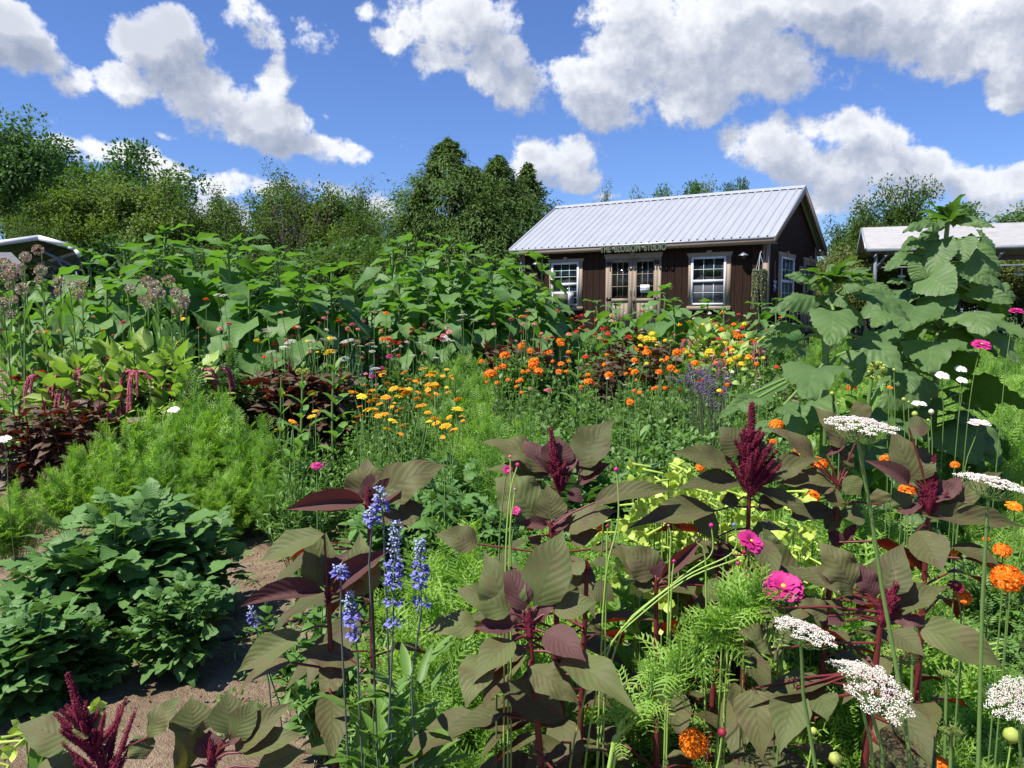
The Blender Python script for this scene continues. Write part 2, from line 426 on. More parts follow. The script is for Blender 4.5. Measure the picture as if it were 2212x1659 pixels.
M['leaf_willow'] = leafmat('willow_leaf', (.050, .092, .024), (.105, .160, .045), None, .32, .5, spec=.12)
M['leaf_bright'] = leafmat('bright_tree_leaf', (.075, .120, .026), (.135, .190, .045), None, .32, .5, spec=.12)
M['leaf_maple'] = leafmat('dark_tree_leaf', (.040, .090, .030), (.095, .17, .05), None, .28, .5, spec=.12)
M['leaf_conifer'] = leafmat('conifer_spray', (.034, .080, .018), (.095, .165, .035), None, .15, .6, tip=(.10, .095, .03), spec=.12)
M['leaf_hedge'] = leafmat('hedge_leaf', (.085, .11, .028), (.155, .18, .055), None, .3, .5, spec=.12)
# ---------------------------------------------------------------- ground
def gz(x, y):
    t = np.clip((np.asarray(y, float) - 5) / 13.0, 0, 1)
    return .6 * t * t * (3 - 2 * t)
def fbm2(x, y, seed=0):
    r = np.random.RandomState(seed); z = 0
    for k, am in ((1.1, 1), (2.3, .6), (5.1, .35), (11, .2), (23, .12)):
        for _ in range(3):
            a, p = r.rand() * 6.28, r.rand() * 6.28
            z = z + am * np.sin(k * (x * math.cos(a) + y * math.sin(a)) + p) / 3
    return z
def axis(a, b, st, far): 
    c = list(np.arange(a, b, st)); e = []; d = st; q = b
    while q < far: e.append(q); d *= 1.35; q += d
    e.append(far); lo = []; d = st; q = a
    while q > -far: d *= 1.35; q -= d; lo.append(max(q, -far))
    return np.array(lo[::-1] + c + e)
xs = axis(-4, 5, .045, 900); ys = axis(1.2, 8, .045, 900)
X, Y = np.meshgrid(xs, ys, indexing='ij')
near = np.clip((22 - Y) / 6, 0, 1) * np.clip((12 - np.abs(X)) / 3, 0, 1)
Z = gz(X, Y) + near * (.022 * fbm2(X * 1.6, Y * 1.6, 1) + .016 * fbm2(X * 9, Y * 9, 2) + RS.normal(0, .006, X.shape))
mb = MB(); nx, ny = X.shape
i = np.arange(nx - 1)[:, None] * ny; j = np.arange(ny - 1)[None]
mb.add(np.stack([X, Y, Z], -1).reshape(-1, 3), np.stack([i + j, i + ny + j, i + ny + j + 1, i + j + 1], -1).reshape(-1, 4))
m, n = mat_new('soil_and_grass')
tcx = n.new('ShaderNodeTexCoord'); ob = tcx.outputs['Object']
n1 = n.noise(ob, 3.5, 6, .65); n2 = n.noise(ob, 40, 5, .7); n3 = n.noise(ob, .25, 4, .6)
soil = n.mix(n.mr(n1, .35, .65), (.36, .255, .165), (.58, .44, .30))
soil = n.mix(n.mr(n2, .40, .68, 0, .55), soil, (.20, .125, .078))
grass = n.mix(n.mr(n2, .3, .7), (.035, .07, .016), (.075, .12, .03))
gy = n.sep(ob)[1]
fy = n.mr(n.m('ADD', gy, n.m('MULTIPLY', n3, 5)), 15, 19, 0, 1)
col = n.mix(fy, soil, grass)
bp = n.new('ShaderNodeBump'); bp.inputs['Strength'].default_value = 1.0; bp.inputs['Distance'].default_value = .03
n.l.new(n.m('ADD', n2, n.noise(ob, 160, 3, .7)), bp.inputs['Height'])
out(n, prin(n, col, .95, .15, normal=bp.outputs[0]).outputs[0])
m_soil = m
m_soil = m
m_soil = m
m_soil = m
m_soil = m
m_soil = m
m_soil = m
m_soil = m
m_soil = m
m_soil = m
struct(mb.obj("ground", m, smooth=True))

# ---------------------------------------------------------------- shed
Y0, X0 = 20.0, 0.3171 * 20.0
DXF = np.array([.831, -.556]); DYF = np.array([.556, .831])
LEN, WID = 7.3, 4.9
FLOOR = CAMZ - .60      # door sill height
org = np.array([X0, Y0]) - LEN * DXF
GB = float(gz(0, 21)) - .02
shed = thing('wooden_shed', 'dark brown wooden shed with white ribbed metal roof and tan trim', 'shed', (org[0], org[1], 0), math.atan2(-.556, .831))
def z1(x, y): return (1950 + .63291 * x) * .54861, (700 + .63291 * y) * .54861
def front(x, y, pr=0.):
    """zoom pixel -> local x, world z on the front wall, pr proud of it"""
    u, v = z1(x, y); dx = (u - 1106) / F
    nx_, ny_ = -.556 * pr, -.831 * pr
    t = ((X0 + nx_) - dx * (Y0 + ny_)) / (.831 + dx * .556)
    yy = Y0 + ny_ + .556 * t
    return LEN - t, CAMZ + (673 - v) / F * yy
def gable(x, y):
    u, v = z1(x, y); dx = (u - 1106) / F
    s_ = (dx * Y0 - X0) / (.556 - .831 * dx)
    return s_, CAMZ + (673 - v) / F * (Y0 + .831 * s_)
M['wood'], n = mat_new('brown_wood_siding')
tcx = n.new('ShaderNodeTexCoord'); ob = tcx.outputs['Object']
gr = n.noise(n.vm('MULTIPLY', ob, (14, 14, .9)), 3, 6, .65)
c = n.mix(n.mr(gr, .3, .7), (.017, .009, .006), (.036, .019, .013))
bp = n.new('ShaderNodeBump'); bp.inputs['Strength'].default_value = .3; bp.inputs['Distance'].default_value = .01; n.l.new(gr, bp.inputs['Height'])
out(n, prin(n, c, .8, .1, normal=bp.outputs[0]).outputs[0])
M['tan'] = plain('tan_paint', (.265, .205, .15), .6, .3, var=.07, scale=3)
M['tan2'] = plain('tan_door_paint', (.225, .175, .128), .6, .3, var=.07, scale=3)
M['whitevinyl'] = plain('white_vinyl', (.60, .61, .64), .4, .4, var=.03)
M['muntin'] = plain('pale_green_muntin', (.42, .55, .50), .5, .3, var=.03)
M['black'] = plain('black_iron', (.012, .012, .013), .45, .4)
M['steel'] = plain('galvanised_steel', (.30, .32, .35), .35, .5, .6)
M['glass'], n = mat_new('dark_window_glass')
tcx = n.new('ShaderNodeTexCoord')
b = prin(n, n.mix(n.mr(n.noise(tcx.outputs['Object'], 2.5, 4, .6), .4, .7), (.004, .006, .006), (.022, .026, .022)), .04, .5)
out(n, b.outputs[0])
M['screen'] = plain('grey_insect_screen', (.085, .085, .095), .7, .2, var=.1)
M['roofm'], n = mat_new('white_metal_roof')
tcx = n.new('ShaderNodeTexCoord')
nz = n.noise(n.vm('MULTIPLY', tcx.outputs['Object'], (6, .5, .5)), 2, 5, .6)
out(n, prin(n, n.mix(n.mr(nz, .3, .7), (.28, .295, .33), (.34, .355, .39)), .38, .5).outputs[0])
M['roofgrey'] = plain('grey_roof_trim', (.33, .34, .38), .45, .4, .2)

zt = CAMZ + (673 - z1(1750, 408)[1]) / F * 19.9   # fascia bottom
ROOF0 = CAMZ + 1.82       # roof edge height
OE, OG = .28, .25
RIS = (3.35 - 1.82) / (WID / 2 + OE)
WT = ROOF0 - .02 + RIS * OE - .03    # wall top at eave
mb = MB()
def boardwall(mb, L_, P0, ax, nrmv, z0, ztopf, bw=.205):
    """vertical grooved siding from P0 along ax (2D local)"""
    k = int(round(L_ / bw)); bw = L_ / k
    for q in range(k):
        a0, a1 = q * bw, (q + 1) * bw
        for (s0, s1, pr) in ((a0, a1 - .014, .0), (a1 - .014, a1, -.012)):
            A, B = P0 + ax * s0 + nrmv * pr, P0 + ax * s1 + nrmv * pr
            V = [(A[0], A[1], z0), (B[0], B[1], z0), (B[0], B[1], ztopf(s1)), (A[0], A[1], ztopf(s0))]
            mb.add(V, [[0, 1, 2, 3]])
            if pr == 0:
                C = B - nrmv * .012; D = A - nrmv * .012
                mb.add([(B[0], B[1], z0), (C[0], C[1], z0), (C[0], C[1], ztopf(s1)), (B[0], B[1], ztopf(s1))], [[0, 1, 2, 3]])
                mb.add([(D[0], D[1], z0), (A[0], A[1], z0), (A[0], A[1], ztopf(s0)), (D[0], D[1], ztopf(s0))], [[0, 1, 2, 3]])
ax_x, ax_y = np.array([1., 0]), np.array([0., 1.])
gt = lambda s_: WT + .0 + RIS * min(s_, WID - s_)
boardwall(mb, LEN, np.array([0., 0.]), ax_x, -ax_y, GB, lambda s_: WT)
boardwall(mb, WID, np.array([LEN, 0.]), ax_y, ax_x, GB, gt)
boardwall(mb, WID, np.array([0., 0.]), ax_y, -ax_x, GB, gt)
boardwall(mb, LEN, np.array([0., WID]), ax_x, ax_y, GB, lambda s_: WT)
mb.obj('siding', M['wood'], shed)
# roof sheets
def roofside(sgn):
    mb = MB(); x0, x1 = -OG, LEN + OG
    ya, yb = (-OE, WID / 2) if sgn > 0 else (WID + OE, WID / 2)
    prof = []; pitch = .228; k = int((x1 - x0) / pitch) + 1
    for q in range(k):
        a = x0 + q * (x1 - x0) / k; w = (x1 - x0) / k
        prof += [(a, 0), (a + .008, .038), (a + .040, .038), (a + .050, 0), (a + w * .42, 0), (a + w * .44, .006), (a + w * .47, .006), (a + w * .49, 0),
                 (a + w * .70, 0), (a + w * .72, .006), (a + w * .75, .006), (a + w * .77, 0)]
    prof.append((x1, 0)); P = np.array(prof); m_ = len(P)
    V = np.concatenate([np.stack([P[:, 0], np.full(m_, ya), ROOF0 + P[:, 1]], -1), np.stack([P[:, 0], np.full(m_, yb), ROOF0 + P[:, 1] + RIS * (WID / 2 + OE)], -1)])
    i = np.arange(m_ - 1)
    mb.add(V, np.stack([i, i + 1, m_ + i + 1, m_ + i], -1) if sgn > 0 else np.stack([i, m_ + i, m_ + i + 1, i + 1], -1))
    mb.add(V + [0, 0, -.008], np.stack([i, m_ + i, m_ + i + 1, i + 1], -1))
    return mb.obj('roof_sheet', M['roofm'], shed)
roofside(1); roofside(-1)
mb = MB(); zr = ROOF0 + RIS * (WID / 2 + OE)
for s_ in (-1, 1):
    y_ = WID / 2 + s_ * .14
    mb.add([(-OG, WID / 2, zr + .05), (LEN + OG, WID / 2, zr + .05), (LEN + OG, y_, zr + .036 - RIS * .14), (-OG, y_, zr + .036 - RIS * .14)], [[0, 1, 2, 3]])
mb.obj('ridge_cap', M['roofm'], shed)
FB = zt
mb = MB(); mb.box(-OG, LEN + OG, -OE + .01, -OE + .035, ROOF0 - .165, ROOF0 - .012); mb.obj('fascia', M['tan'], shed)
mb = MB(); mb.box(-OG, LEN + OG, WID + OE - .035, WID + OE - .01, ROOF0 - .165, ROOF0 - .012); mb.obj('fascia', M['tan'], shed)
mb = MB(); mb.box(-OG - .005, LEN + OG + .005, -OE - .004, -OE + .006, ROOF0 - .045, ROOF0 + .0)
mb.obj('drip_edge', M['roofgrey'], shed)
mb = MB(); mb.box(-OG, LEN + OG, -OE + .036, -.003, ROOF0 - .16, ROOF0 - .145); mb.obj('soffit', M['tan'], shed)
for xa in (LEN + OG - .03, -OG):   # rake boards
    for s_ in (0, 1):
        mb = MB(); y_a = -OE if s_ == 0 else WID + OE
        poly = [(y_a, ROOF0 - .165), (y_a, ROOF0 - .012), (WID / 2, zr - .012), (WID / 2, zr - .18)]
        V = [(xa + d, yy, zz) for d in (0, .03) for yy, zz in poly]
        mb.add(V, [[0, 1, 2, 3], [4, 7, 6, 5], [0, 4, 5, 1], [1, 5, 6, 2], [2, 6, 7, 3], [3, 7, 4, 0]])
        mb.obj('rake_board', M['tan'], shed)
        mb = MB(); V = [(xa - .01 + d, yy, zz) for d in (0, .055) for yy, zz in ((y_a, ROOF0 - .04), (y_a, ROOF0 + .034), (WID / 2, zr + .04), (WID / 2, zr - .035))]
        mb.add(V, [[0, 1, 2, 3], [4, 7, 6, 5], [0, 4, 5, 1], [1, 5, 6, 2], [2, 6, 7, 3], [3, 7, 4, 0]])
        mb.obj('rake_trim', M['roofm'], shed)
mb = MB(); mb.box(LEN + .002, LEN + OG - .032, WID - .0, WID + OE - .036, ROOF0 - .16, ROOF0 - .02); mb.obj('eave_return', M['tan'], shed)
for (a, b_, c_, d_) in ((-.02, .13, -.02, .13), (LEN - .12, LEN + .02, -.022, .13), (LEN - .12, LEN + .02, WID - .13, WID + .02)):
    mb = MB(); mb.box(a, b_, c_, d_, GB, WT - .02); mb.obj('corner_board', M['tan'], shed)

def keystone(mb, xc, zb, zt_, w0, w1, pr):
    P = [(xc - w0 / 2, zb), (xc + w0 / 2, zb), (xc + w1 / 2, zt_), (xc - w1 / 2, zt_)]
    mb.prism(P, -pr - .02, 0)
def window(x0, x1, zb, ztp, tx0, tx1, hz0, hz1, face='f', screen=True, cols=3, rows=2, gap=None, lab=None):
    w = link('window', None, shed)
    if lab: w['label'] = lab
    if face == 'g': w.location = (LEN, 0, 0); w.rotation_euler = (0, 0, math.pi / 2)
    mb = MB(); fw = .055; zm = (zb + ztp) / 2
    mb.box(x0, x0 + fw, -.05, 0, zb, ztp); mb.box(x1 - fw, x1, -.05, 0, zb, ztp)
    mb.box(x0 + fw, x1 - fw, -.048, 0, zb, zb + fw); mb.box(x0 + fw, x1 - fw, -.048, 0, ztp - fw, ztp)
    mb.box(x0 + fw, x1 - fw, -.052, 0, zm - .035, zm + .035)
    mb.obj('window_frame', M['whitevinyl'], w)
    mb = MB(); mb.box(x0 + fw, x1 - fw, -.012, -.006, zm, ztp - fw)
    mb.obj('pane', M['glass'], w)
    mb = MB(); mb.box(x0 + fw, x1 - fw, -.012, -.006, zb + fw, zm)
    mb.obj('pane', M['screen'] if screen else M['glass'], w)
    mb = MB(); xa, xb = x0 + fw, x1 - fw
    for (za, zc) in ((zm + .035, ztp - fw), (zb + fw, zm - .035)):
        for q in range(1, cols):
            xx = xa + (xb - xa) * q / cols; mb.box(xx - .008, xx + .008, -.022, -.0125, za, zc)
        for q in range(1, rows):
            zz = za + (zc - za) * q / rows; mb.box(xa, xb, -.020, -.0122, zz - .008, zz + .008)
    mb.obj('muntins', M['muntin'], w)
    mb = MB()
    mb.box(tx0, x0 - .001, -.025, 0, zb - .02, hz0); mb.box(x1 + .001, tx1, -.025, 0, zb - .02, hz0)
    P = [(tx0 - .01, hz0), (tx1 + .01, hz0), (tx1 + .05, hz1), (tx0 - .05, hz1)]
    mb.prism(P, -.035, 0); xc = (tx0 + tx1) / 2
    keystone(mb, xc, hz0, hz1 + .05, .09, .14, .035)
    mb.obj('window_trim', M['tan'], w)
    mb = MB(); mb.box(tx0 - .02, tx1 + .02, -.06, 0, zb - .13, zb - .022); mb.obj('window_sill', M['tan'], w)
    return w
def fr(xa, xb, yb, yt, f=front):
    xm = (xa + xb) / 2
    return f(xa, yb)[0], f(xb, yb)[0], f(xm, yb)[1], f(xm, yt)[1]
x0, x1, zb, zt2 = fr(352, 520, 797, 532); tx0, tx1, _, hz1 = fr(336, 541, 797, 511); hz0 = zt2 + .003
ACW = (x0, x1, zb, zt2)
window(x0, x1, zb, zt2, tx0, tx1, hz0, hz1, lab='white window with an air conditioner in its lower sash', screen=False, cols=3, rows=3)
x0, x1, zb, zt2 = fr(1213, 1427, 793, 496); tx0, tx1, _, hz1 = fr(1194, 1455, 793, 470)
window(x0, x1, zb, zt2, tx0, tx1, zt2 + .003, hz1)
s0, s1 = gable(1757, 700)[0], gable(1835, 700)[0]; t0_, t1_ = gable(1744, 700)[0], gable(1842, 700)[0]
gb, gtp = front(1213, 793)[1], front(1213, 496)[1]
window(s0, s1, gb, gtp, t0_, t1_, gtp + .003, gtp + .11, 'g')
# double doors
dx0, dx1, _, dzt = fr(700, 1006, 700, 507); txa, txb, _, hz1 = fr(685, 1026, 700, 475)
def door_leaf(x0, x1, zb, ztp, face, hinge, lab=None, knob=False):
    d = link('door', None, shed)
    if face == 'g': d.location = (LEN, 0, 0); d.rotation_euler = (0, 0, math.pi / 2)
    if lab: d['label'] = lab
    st = .12; zmid = zb + (ztp - zb) * .47
    mb = MB()
    mb.box(x0, x0 + st, -.03, 0, zb, ztp); mb.box(x1 - st, x1, -.03, 0, zb, ztp)
    mb.box(x0 + st, x1 - st, -.029, 0, ztp - .1, ztp); mb.box(x0 + st, x1 - st, -.029, 0, zmid - .1, zmid); mb.box(x0 + st, x1 - st, -.029, 0, zb, zb + .14)
    k = 4; w = (x1 - x0 - 2 * st) / k
    for q in range(k): mb.box(x0 + st + q * w, x0 + st + (q + 1) * w - .006, -.015, 0, zb + .14, zmid - .1)
    mb.obj('door_panel', M['tan2'], d)
    mb = MB(); mb.box(x0 + st, x1 - st, -.01, -.004, zmid, ztp - .1); mb.obj('pane', M['glass'], d)
    mb = MB(); xa, xb, za, zc = x0 + st, x1 - st, zmid, ztp - .1
    for q in (1, 2):
        xx = xa + (xb - xa) * q / 3; mb.box(xx - .01, xx + .01, -.024, -.0105, za, zc)
        zz = za + (zc - za) * q / 3; mb.box(xa, xb, -.022, -.0103, zz - .01, zz + .01)
    mb.obj('muntins', M['tan2'], d)
    for zz in (ztp - .12, zmid - .02):
        mb = MB(); s_ = 1 if hinge == 0 else -1; xh = x0 if hinge == 0 else x1
        mb.box(min(xh - s_ * .05, xh + s_ * .1), max(xh - s_ * .05, xh + s_ * .1), -.036, -.0305, zz - .05, zz + .05)
        mb.obj('hinge', M['black'], d)
    mb = MB(); xh = x1 - .05 if hinge == 0 else x0 + .05
    mb.tube([(xh, -.03, zmid + .08), (xh + .012, -.06, zmid + .11), (xh + .012, -.065, zmid + .17), (xh, -.06, zmid + .22), (xh, -.03, zmid + .25)], .008, 6)
    mb.obj('handle', M['steel'], d)
    if knob:
        mb = MB(); mb.box(xh - .035, xh + .035, -.05, -.03, zmid - .12, zmid - .05); mb.tube([(xh, -.05, zmid - .07), (xh - .01, -.06, zmid - .16), (xh, -.05, zmid - .26)], .012, 6)
        mb.obj('latch', M['black'], d)
    return zmid
xm = (dx0 + dx1) / 2
zmid = door_leaf(dx0, xm - .004, FLOOR, dzt, 'f', 0); door_leaf(xm + .004, dx1, FLOOR, dzt, 'f', 1, 'tan door leaf with a white paper notice on its glass', True)
mb = MB(); mb.box(txa, dx0 - .002, -.027, 0, GB, dzt + .002); mb.box(dx1 + .002, txb, -.027, 0, GB, dzt + .002)
mb.prism([(txa - .01, dzt + .004), (txb + .01, dzt + .004), (txb + .05, hz1), (txa - .05, hz1)], -.037, 0)
keystone(mb, xm, dzt + .004, hz1 + .05, .1, .15, .037)
mb.obj('door_trim', M['tan'], shed)
s0, s1 = gable(1905, 700)[0], gable(1968, 700)[0]
door_leaf(s0, s1, FLOOR, gtp - .0, 'g', 1, 'tan side door in the shaded gable end')
sd_ = link('door_trim', None, shed); 
mb = MB(); mb.box(s0 - .1, s0 - .002, -.027, 0, GB, gtp + .002); mb.box(s1 + .002, s1 + .1, -.027, 0, GB, gtp + .002)
mb.prism([(s0 - .11, gtp + .004), (s1 + .11, gtp + .004), (s1 + .15, gtp + .11), (s0 - .15, gtp + .11)], -.037, 0); keystone(mb, (s0 + s1) / 2, gtp + .004, gtp + .17, .1, .15, .037)
bpy.data.objects.remove(sd_)
o = mb.obj('door_trim', M['tan'], shed); o.location = (LEN, 0, 0); o.rotation_euler = (0, 0, math.pi / 2)
# threshold skid base
mb = MB(); mb.box(.05, LEN - .05, .03, WID - .03, GB - .1, GB + .3); mb.obj('floor_frame', M['wood'], shed)

def text_mesh(body, size, depth, bold=0.):
    cu = bpy.data.curves.new('t', 'FONT'); cu.body = body; cu.size = size; cu.extrude = depth; cu.offset = bold; cu.align_x = 'CENTER'
    o = bpy.data.objects.new('t', cu); COL.objects.link(o)
    dg = bpy.context.evaluated_depsgraph_get(); me = bpy.data.meshes.new_from_object(o.evaluated_get(dg))
    bpy.data.objects.remove(o); bpy.data.curves.remove(cu); return me
M['signgreen'] = plain('sage_green_metal', (.085, .11, .07), .5, .4, var=.15)
me = text_mesh('THE  BLOSSOM  STUDIO', .2, .012, .006); me.materials.clear(); me.materials.append(M['signgreen'])
xa, za = front(650, 455, .28); xb, zb_ = front(1057, 438, .28)
xs_ = [v.co.x for v in me.vertices]; wdt = max(xs_) - min(xs_); ysv = [v.co.y for v in me.vertices]; hh = max(ysv) - min(ysv)
o = link('sign_lettering', me, shed); o.rotation_euler = (math.pi / 2, 0, 0)
o.location = ((xa + xb) / 2, -OE - .018, ROOF0 - .205); o.scale = ((xb - xa) / wdt, .185 / hh, 1)
# notice
na, nb = front(900, 715)[0], front(957, 715)[0]; nz0, nz1 = front(930, 717)[1], front(930, 667)[1]
mb = MB(); mb.box(na, nb, -.034, -.0305, nz0, nz1)
paper = mb.obj('paper_notice', M['whitevinyl'], shed)
def addtext(body, size, loc, parent, mat, bold=.001):
    me = text_mesh(body, size, .0006, bold); me.materials.clear(); me.materials.append(mat)
    o = link('notice_lettering', me, parent); o.rotation_euler = (math.pi / 2, 0, 0); o.location = loc
addtext('DO NOT ENTER', .035, ((na + nb) / 2, -.0352, nz0 + (nz1 - nz0) * .52), paper, M['black'])
mb = MB()
for k, (ww, zz) in enumerate(((.6, .76), (.55, .36), (.7, .26))):
    mb.box((na + nb) / 2 - (nb - na) * ww / 2, (na + nb) / 2 + (nb - na) * ww / 2, -.0358, -.0342, nz0 + (nz1 - nz0) * zz - .004, nz0 + (nz1 - nz0) * zz + .004)
mb.obj('notice_rule', M['black'], paper)
# lamps (parts of the shed)
def lathe(mb, prof, n=14, c=(0, 0, 0), mat=0):
    P = np.array(prof); an = np.arange(n) * 2 * math.pi / n
    V = np.stack([P[:, 0][:, None] * np.cos(an) + c[0], P[:, 0][:, None] * np.sin(an) + c[1], np.repeat(P[:, 1][:, None], n, 1) + c[2]], -1).reshape(-1, 3)
    i = np.arange(len(P) - 1)[:, None] * n; j = np.arange(n)[None]; jn = (j + 1) % n
    mb.add(V, np.stack([i + j, i + jn, i + n + jn, i + n + j], -1).reshape(-1, 4), None, .5, mat)
for (lx, ly) in ((255, 545), (1530, 492)):
    x_, z_ = front(lx, ly, .14)
    l = link('wall_lamp', None, shed, (x_, 0, z_))
    mb = MB(); mb.box(-.045, .045, -.02, 0, -.09, .07); mb.tube([(0, -.02, .03), (0, -.09, .10), (0, -.14, .08)], .012, 8); mb.obj('lamp_bracket', M['black'], l)
    mb = MB(); lathe(mb, [(.012, .11), (.03, .085), (.055, .07), (.125, .018), (.128, .01), (.12, .012), (.04, .05)], 18, (0, -.14, 0)); mb.obj('lamp_shade', M['steel'], l, True)
    mb = MB(); lathe(mb, [(.045, .015), (.05, -.02), (.046, -.075), (.02, -.095), (.0, -.1)], 12, (0, -.14, 0)); mb.obj('lamp_glass', M['glass'], l, True)
# bracket hooks at both corners
for x_, y_ in ((LEN - .05, 0), (.06, 0)):
    mb = MB(); z_ = front(1650, 490)[1]
    mb.tube([(x_, -.03, z_ - .12), (x_, -.03, z_ + .16), (x_, -.12, z_ + .2), (x_, -.27, z_ + .17), (x_, -.30, z_ + .21)], .01, 6)
    mb.obj('plant_bracket', M['black'], shed)
shedM = shed.matrix_basis.copy()
shedM = Matrix.Translation(shed.location) @ Matrix.Rotation(shed.rotation_euler[2], 4, 'Z')
def sw(x, y, z): return tuple(shedM @ Vector((x, y, z)))
# air conditioner
ax0, ax1 = front(357, 755, .3)[0], front(437, 755, .3)[0] + .12
az0, az1 = front(400, 795, .3)[1], front(400, 714, .3)[1]
ac = thing('air_conditioner', 'white box air conditioner in the left front window of the shed', 'air conditioner', sw(0, 0, 0), shed.rotation_euler[2])
ac.location = shed.location; ac.location.z = 0
mb = MB(); mb.box(ax0, ax1, -.34, -.02, az0, az1); mb.obj('casing', M['whitevinyl'], ac)
mb = MB(); mb.box(ax0 + .03, ax1 - .03, -.348, -.3405, az0 + .03, az1 - .03); mb.obj('rear_grille', plain('olive_grey_coil', (.07, .065, .035), .6), ac)
mb = MB()
for r_ in range(2):
    for q in range(9): mb.box(ax1 + .0005, ax1 + .004, -.27 + r_ * .09, -.20 + r_ * .09, az0 + .05 + q * .026, az0 + .062 + q * .026)
mb.obj('side_vent', M['black'], ac)
# basket plants
M['stringf'] = leafmat('grey_green_trailing_leaf', (.16, .19, .11), (.30, .32, .17), trans=.2)
def basket(x, y, z, h, r, lab, sd_):
    t = thing('hanging_basket', lab, 'hanging basket', sw(x, y, z))
    mb = MB()
    for a in (0, 2.1, 4.2): mb.tube([(0, 0, -.02), (r * .8 * math.cos(a), r * .8 * math.sin(a), -.42)], .006, 5)
    mb.tube([(0.02, 0, .06), (.03, 0, .03), (0, 0, .0), (0, 0, -.05)], .009, 6)
    mb.obj('hanger', M['whitevinyl'], t)
    mb = MB(); lathe(mb, [(r * .55, -.62), (r * .85, -.43), (r * .9, -.42), (r * .8, -.44), (0, -.45)], 16); mb.obj('pot', plain('grey_pot', (.18, .18, .17)), t, True)
    mb = MB(); k = 130
    for q in range(k):
        a = U(0, 6.28); rr = r * U(.75, 1.02); L_ = h * U(.5, 1) * (1 if q % 3 else .7); nseg = 9
        P = np.array([[rr * (1 + .12 * math.sin(3 * s_ + q)) * math.cos(a + .1 * math.sin(4 * s_ + q)), rr * (1 + .1 * math.cos(2 * s_ + q)) * math.sin(a), -.40 - L_ * s_] for s_ in np.linspace(0, 1, nseg)])
        P += RS.normal(0, .006, P.shape)
        mb.tube(P, .004, 3)
        kk = int(L_ * 75); ss = rnd(kk); idx = np.minimum((ss * (nseg - 1)).astype(int), nseg - 2); f = ss * (nseg - 1) - idx
        pos = P[idx] * (1 - f[:, None]) + P[idx + 1] * f[:, None]
        D = RS.normal(0, 1, (kk, 3)); mb.inst(T_nar[0], scaled(frames(D), U(.025, .045, kk), U(.1, .2, kk)), pos)
    mb.obj('trailing_foliage', M['stringf'], t)
bx, bz = front(1632, 480, .3)
basket(bx, -.30, bz + .02, .98, .165, 'long grey-green trailing plant in basket at the right shed corner', 1)
bx, bz = front(165, 540, .3)
basket(bx - .05, -.30, bz, .3, .16, 'small trailing basket at the left shed corner', 2)
# gable items
s_, z_ = gable(1720, 650)
t = thing('cloth_duster', 'blue and white cloth on a wooden stick hung on the gable wall', 'duster', sw(LEN + .03, s_, z_), shed.rotation_euler[2])
mb = MB(); mb.tube([(0, 0, .0), (0, -.05, .52)], .011, 6); mb.obj('stick', plain('pale_wood', (.3, .2, .11)), t)
m, n = mat_new('blue_white_print'); tcx = n.new('ShaderNodeTexCoord')
out(n, prin(n, n.mix(n.mr(n.noise(tcx.outputs['Object'], 16, 2), .47, .53), (.03, .05, .22), (.6, .62, .68)), .8).outputs[0])
mb = MB(); mb.box(-.012, .012, -.12, .12, -.05, .03); mb.box(-.010, .010, -.085, .085, -.25, -.0505); mb.obj('cloth', m, t)
s_, z_ = gable(1876, 610)
t = thing('framed_board', 'small tan framed board hung beside the side door', 'framed board', sw(LEN + .02, s_, z_), shed.rotation_euler[2])
mb = MB()
for a in ((-.14, .14, .21, .25), (-.14, .14, -.25, -.21)): mb.box(0, .04, *a)
mb.box(0, .038, -.14, -.10, -.21, .21); mb.box(0, .038, .10, .14, -.21, .21); mb.obj('frame', M['tan'], t)
mb = MB(); mb.box(0, .01, -.10, .10, -.21, .21); mb.obj('face', M['screen'], t)
s_, z_ = gable(1925, 680)
t = MB(); t.box(-.001, .003, -.07, .07, -.13, .13); o = t.obj('paper_sheet', M['whitevinyl'], shed); o.location = (LEN + .035, s_, z_)

# ---------------------------------------------------------------- open pavilion (right) and carport, small hut (left)
M['corr'], n = mat_new('pale_corrugated_metal')
tcx = n.new('ShaderNodeTexCoord'); out(n, prin(n, n.mix(n.mr(n.noise(n.vm('MULTIPLY', tcx.outputs['Object'], (.5, 5, 5)), 2, 4), .3, .7), (.27, .265, .265), (.36, .35, .35)), .4).outputs[0])
pv = thing('open_pavilion', 'open metal pavilion with pale corrugated roof behind the tall sunflower', 'pavilion', (0, 0, 0))
def px(u, v, Y_): return at(u, v, Y_)
A = px(1872, 534, 22.5); B = px(2560, 524, 20.0); zE = (A[2] + B[2]) / 2
d2 = nrm((B - A)[:2]); per = np.array([-d2[1], d2[0]]); Lp = np.linalg.norm((B - A)[:2])
A0 = np.array([A[0], A[1]]); dep = 4.6; rz_ = .75
def pp(a, b, z): q = A0 + d2 * a + per * b; return (q[0], q[1], z)
mb = MB(); k = 34
for sg, (b0, b1) in enumerate(((0, dep / 2), (dep, dep / 2))):
    prof = []
    for q in range(k + 1):
        f = q / k; b_ = b0 + (b1 - b0) * f; z_ = zE + rz_ * f + (.07 if q % 2 else 0)
        prof.append((b_, z_))
    for q in range(k):
        V = [pp(0, *prof[q]), pp(Lp, *prof[q]), pp(Lp, *prof[q + 1]), pp(0, *prof[q + 1])]
        mb.add(V, [[0, 1, 2, 3]])
mb.obj('roof', M['corr'], pv)
M['greymetal'] = plain('blue_grey_metal', (.17, .19, .22), .45, .4, .2)
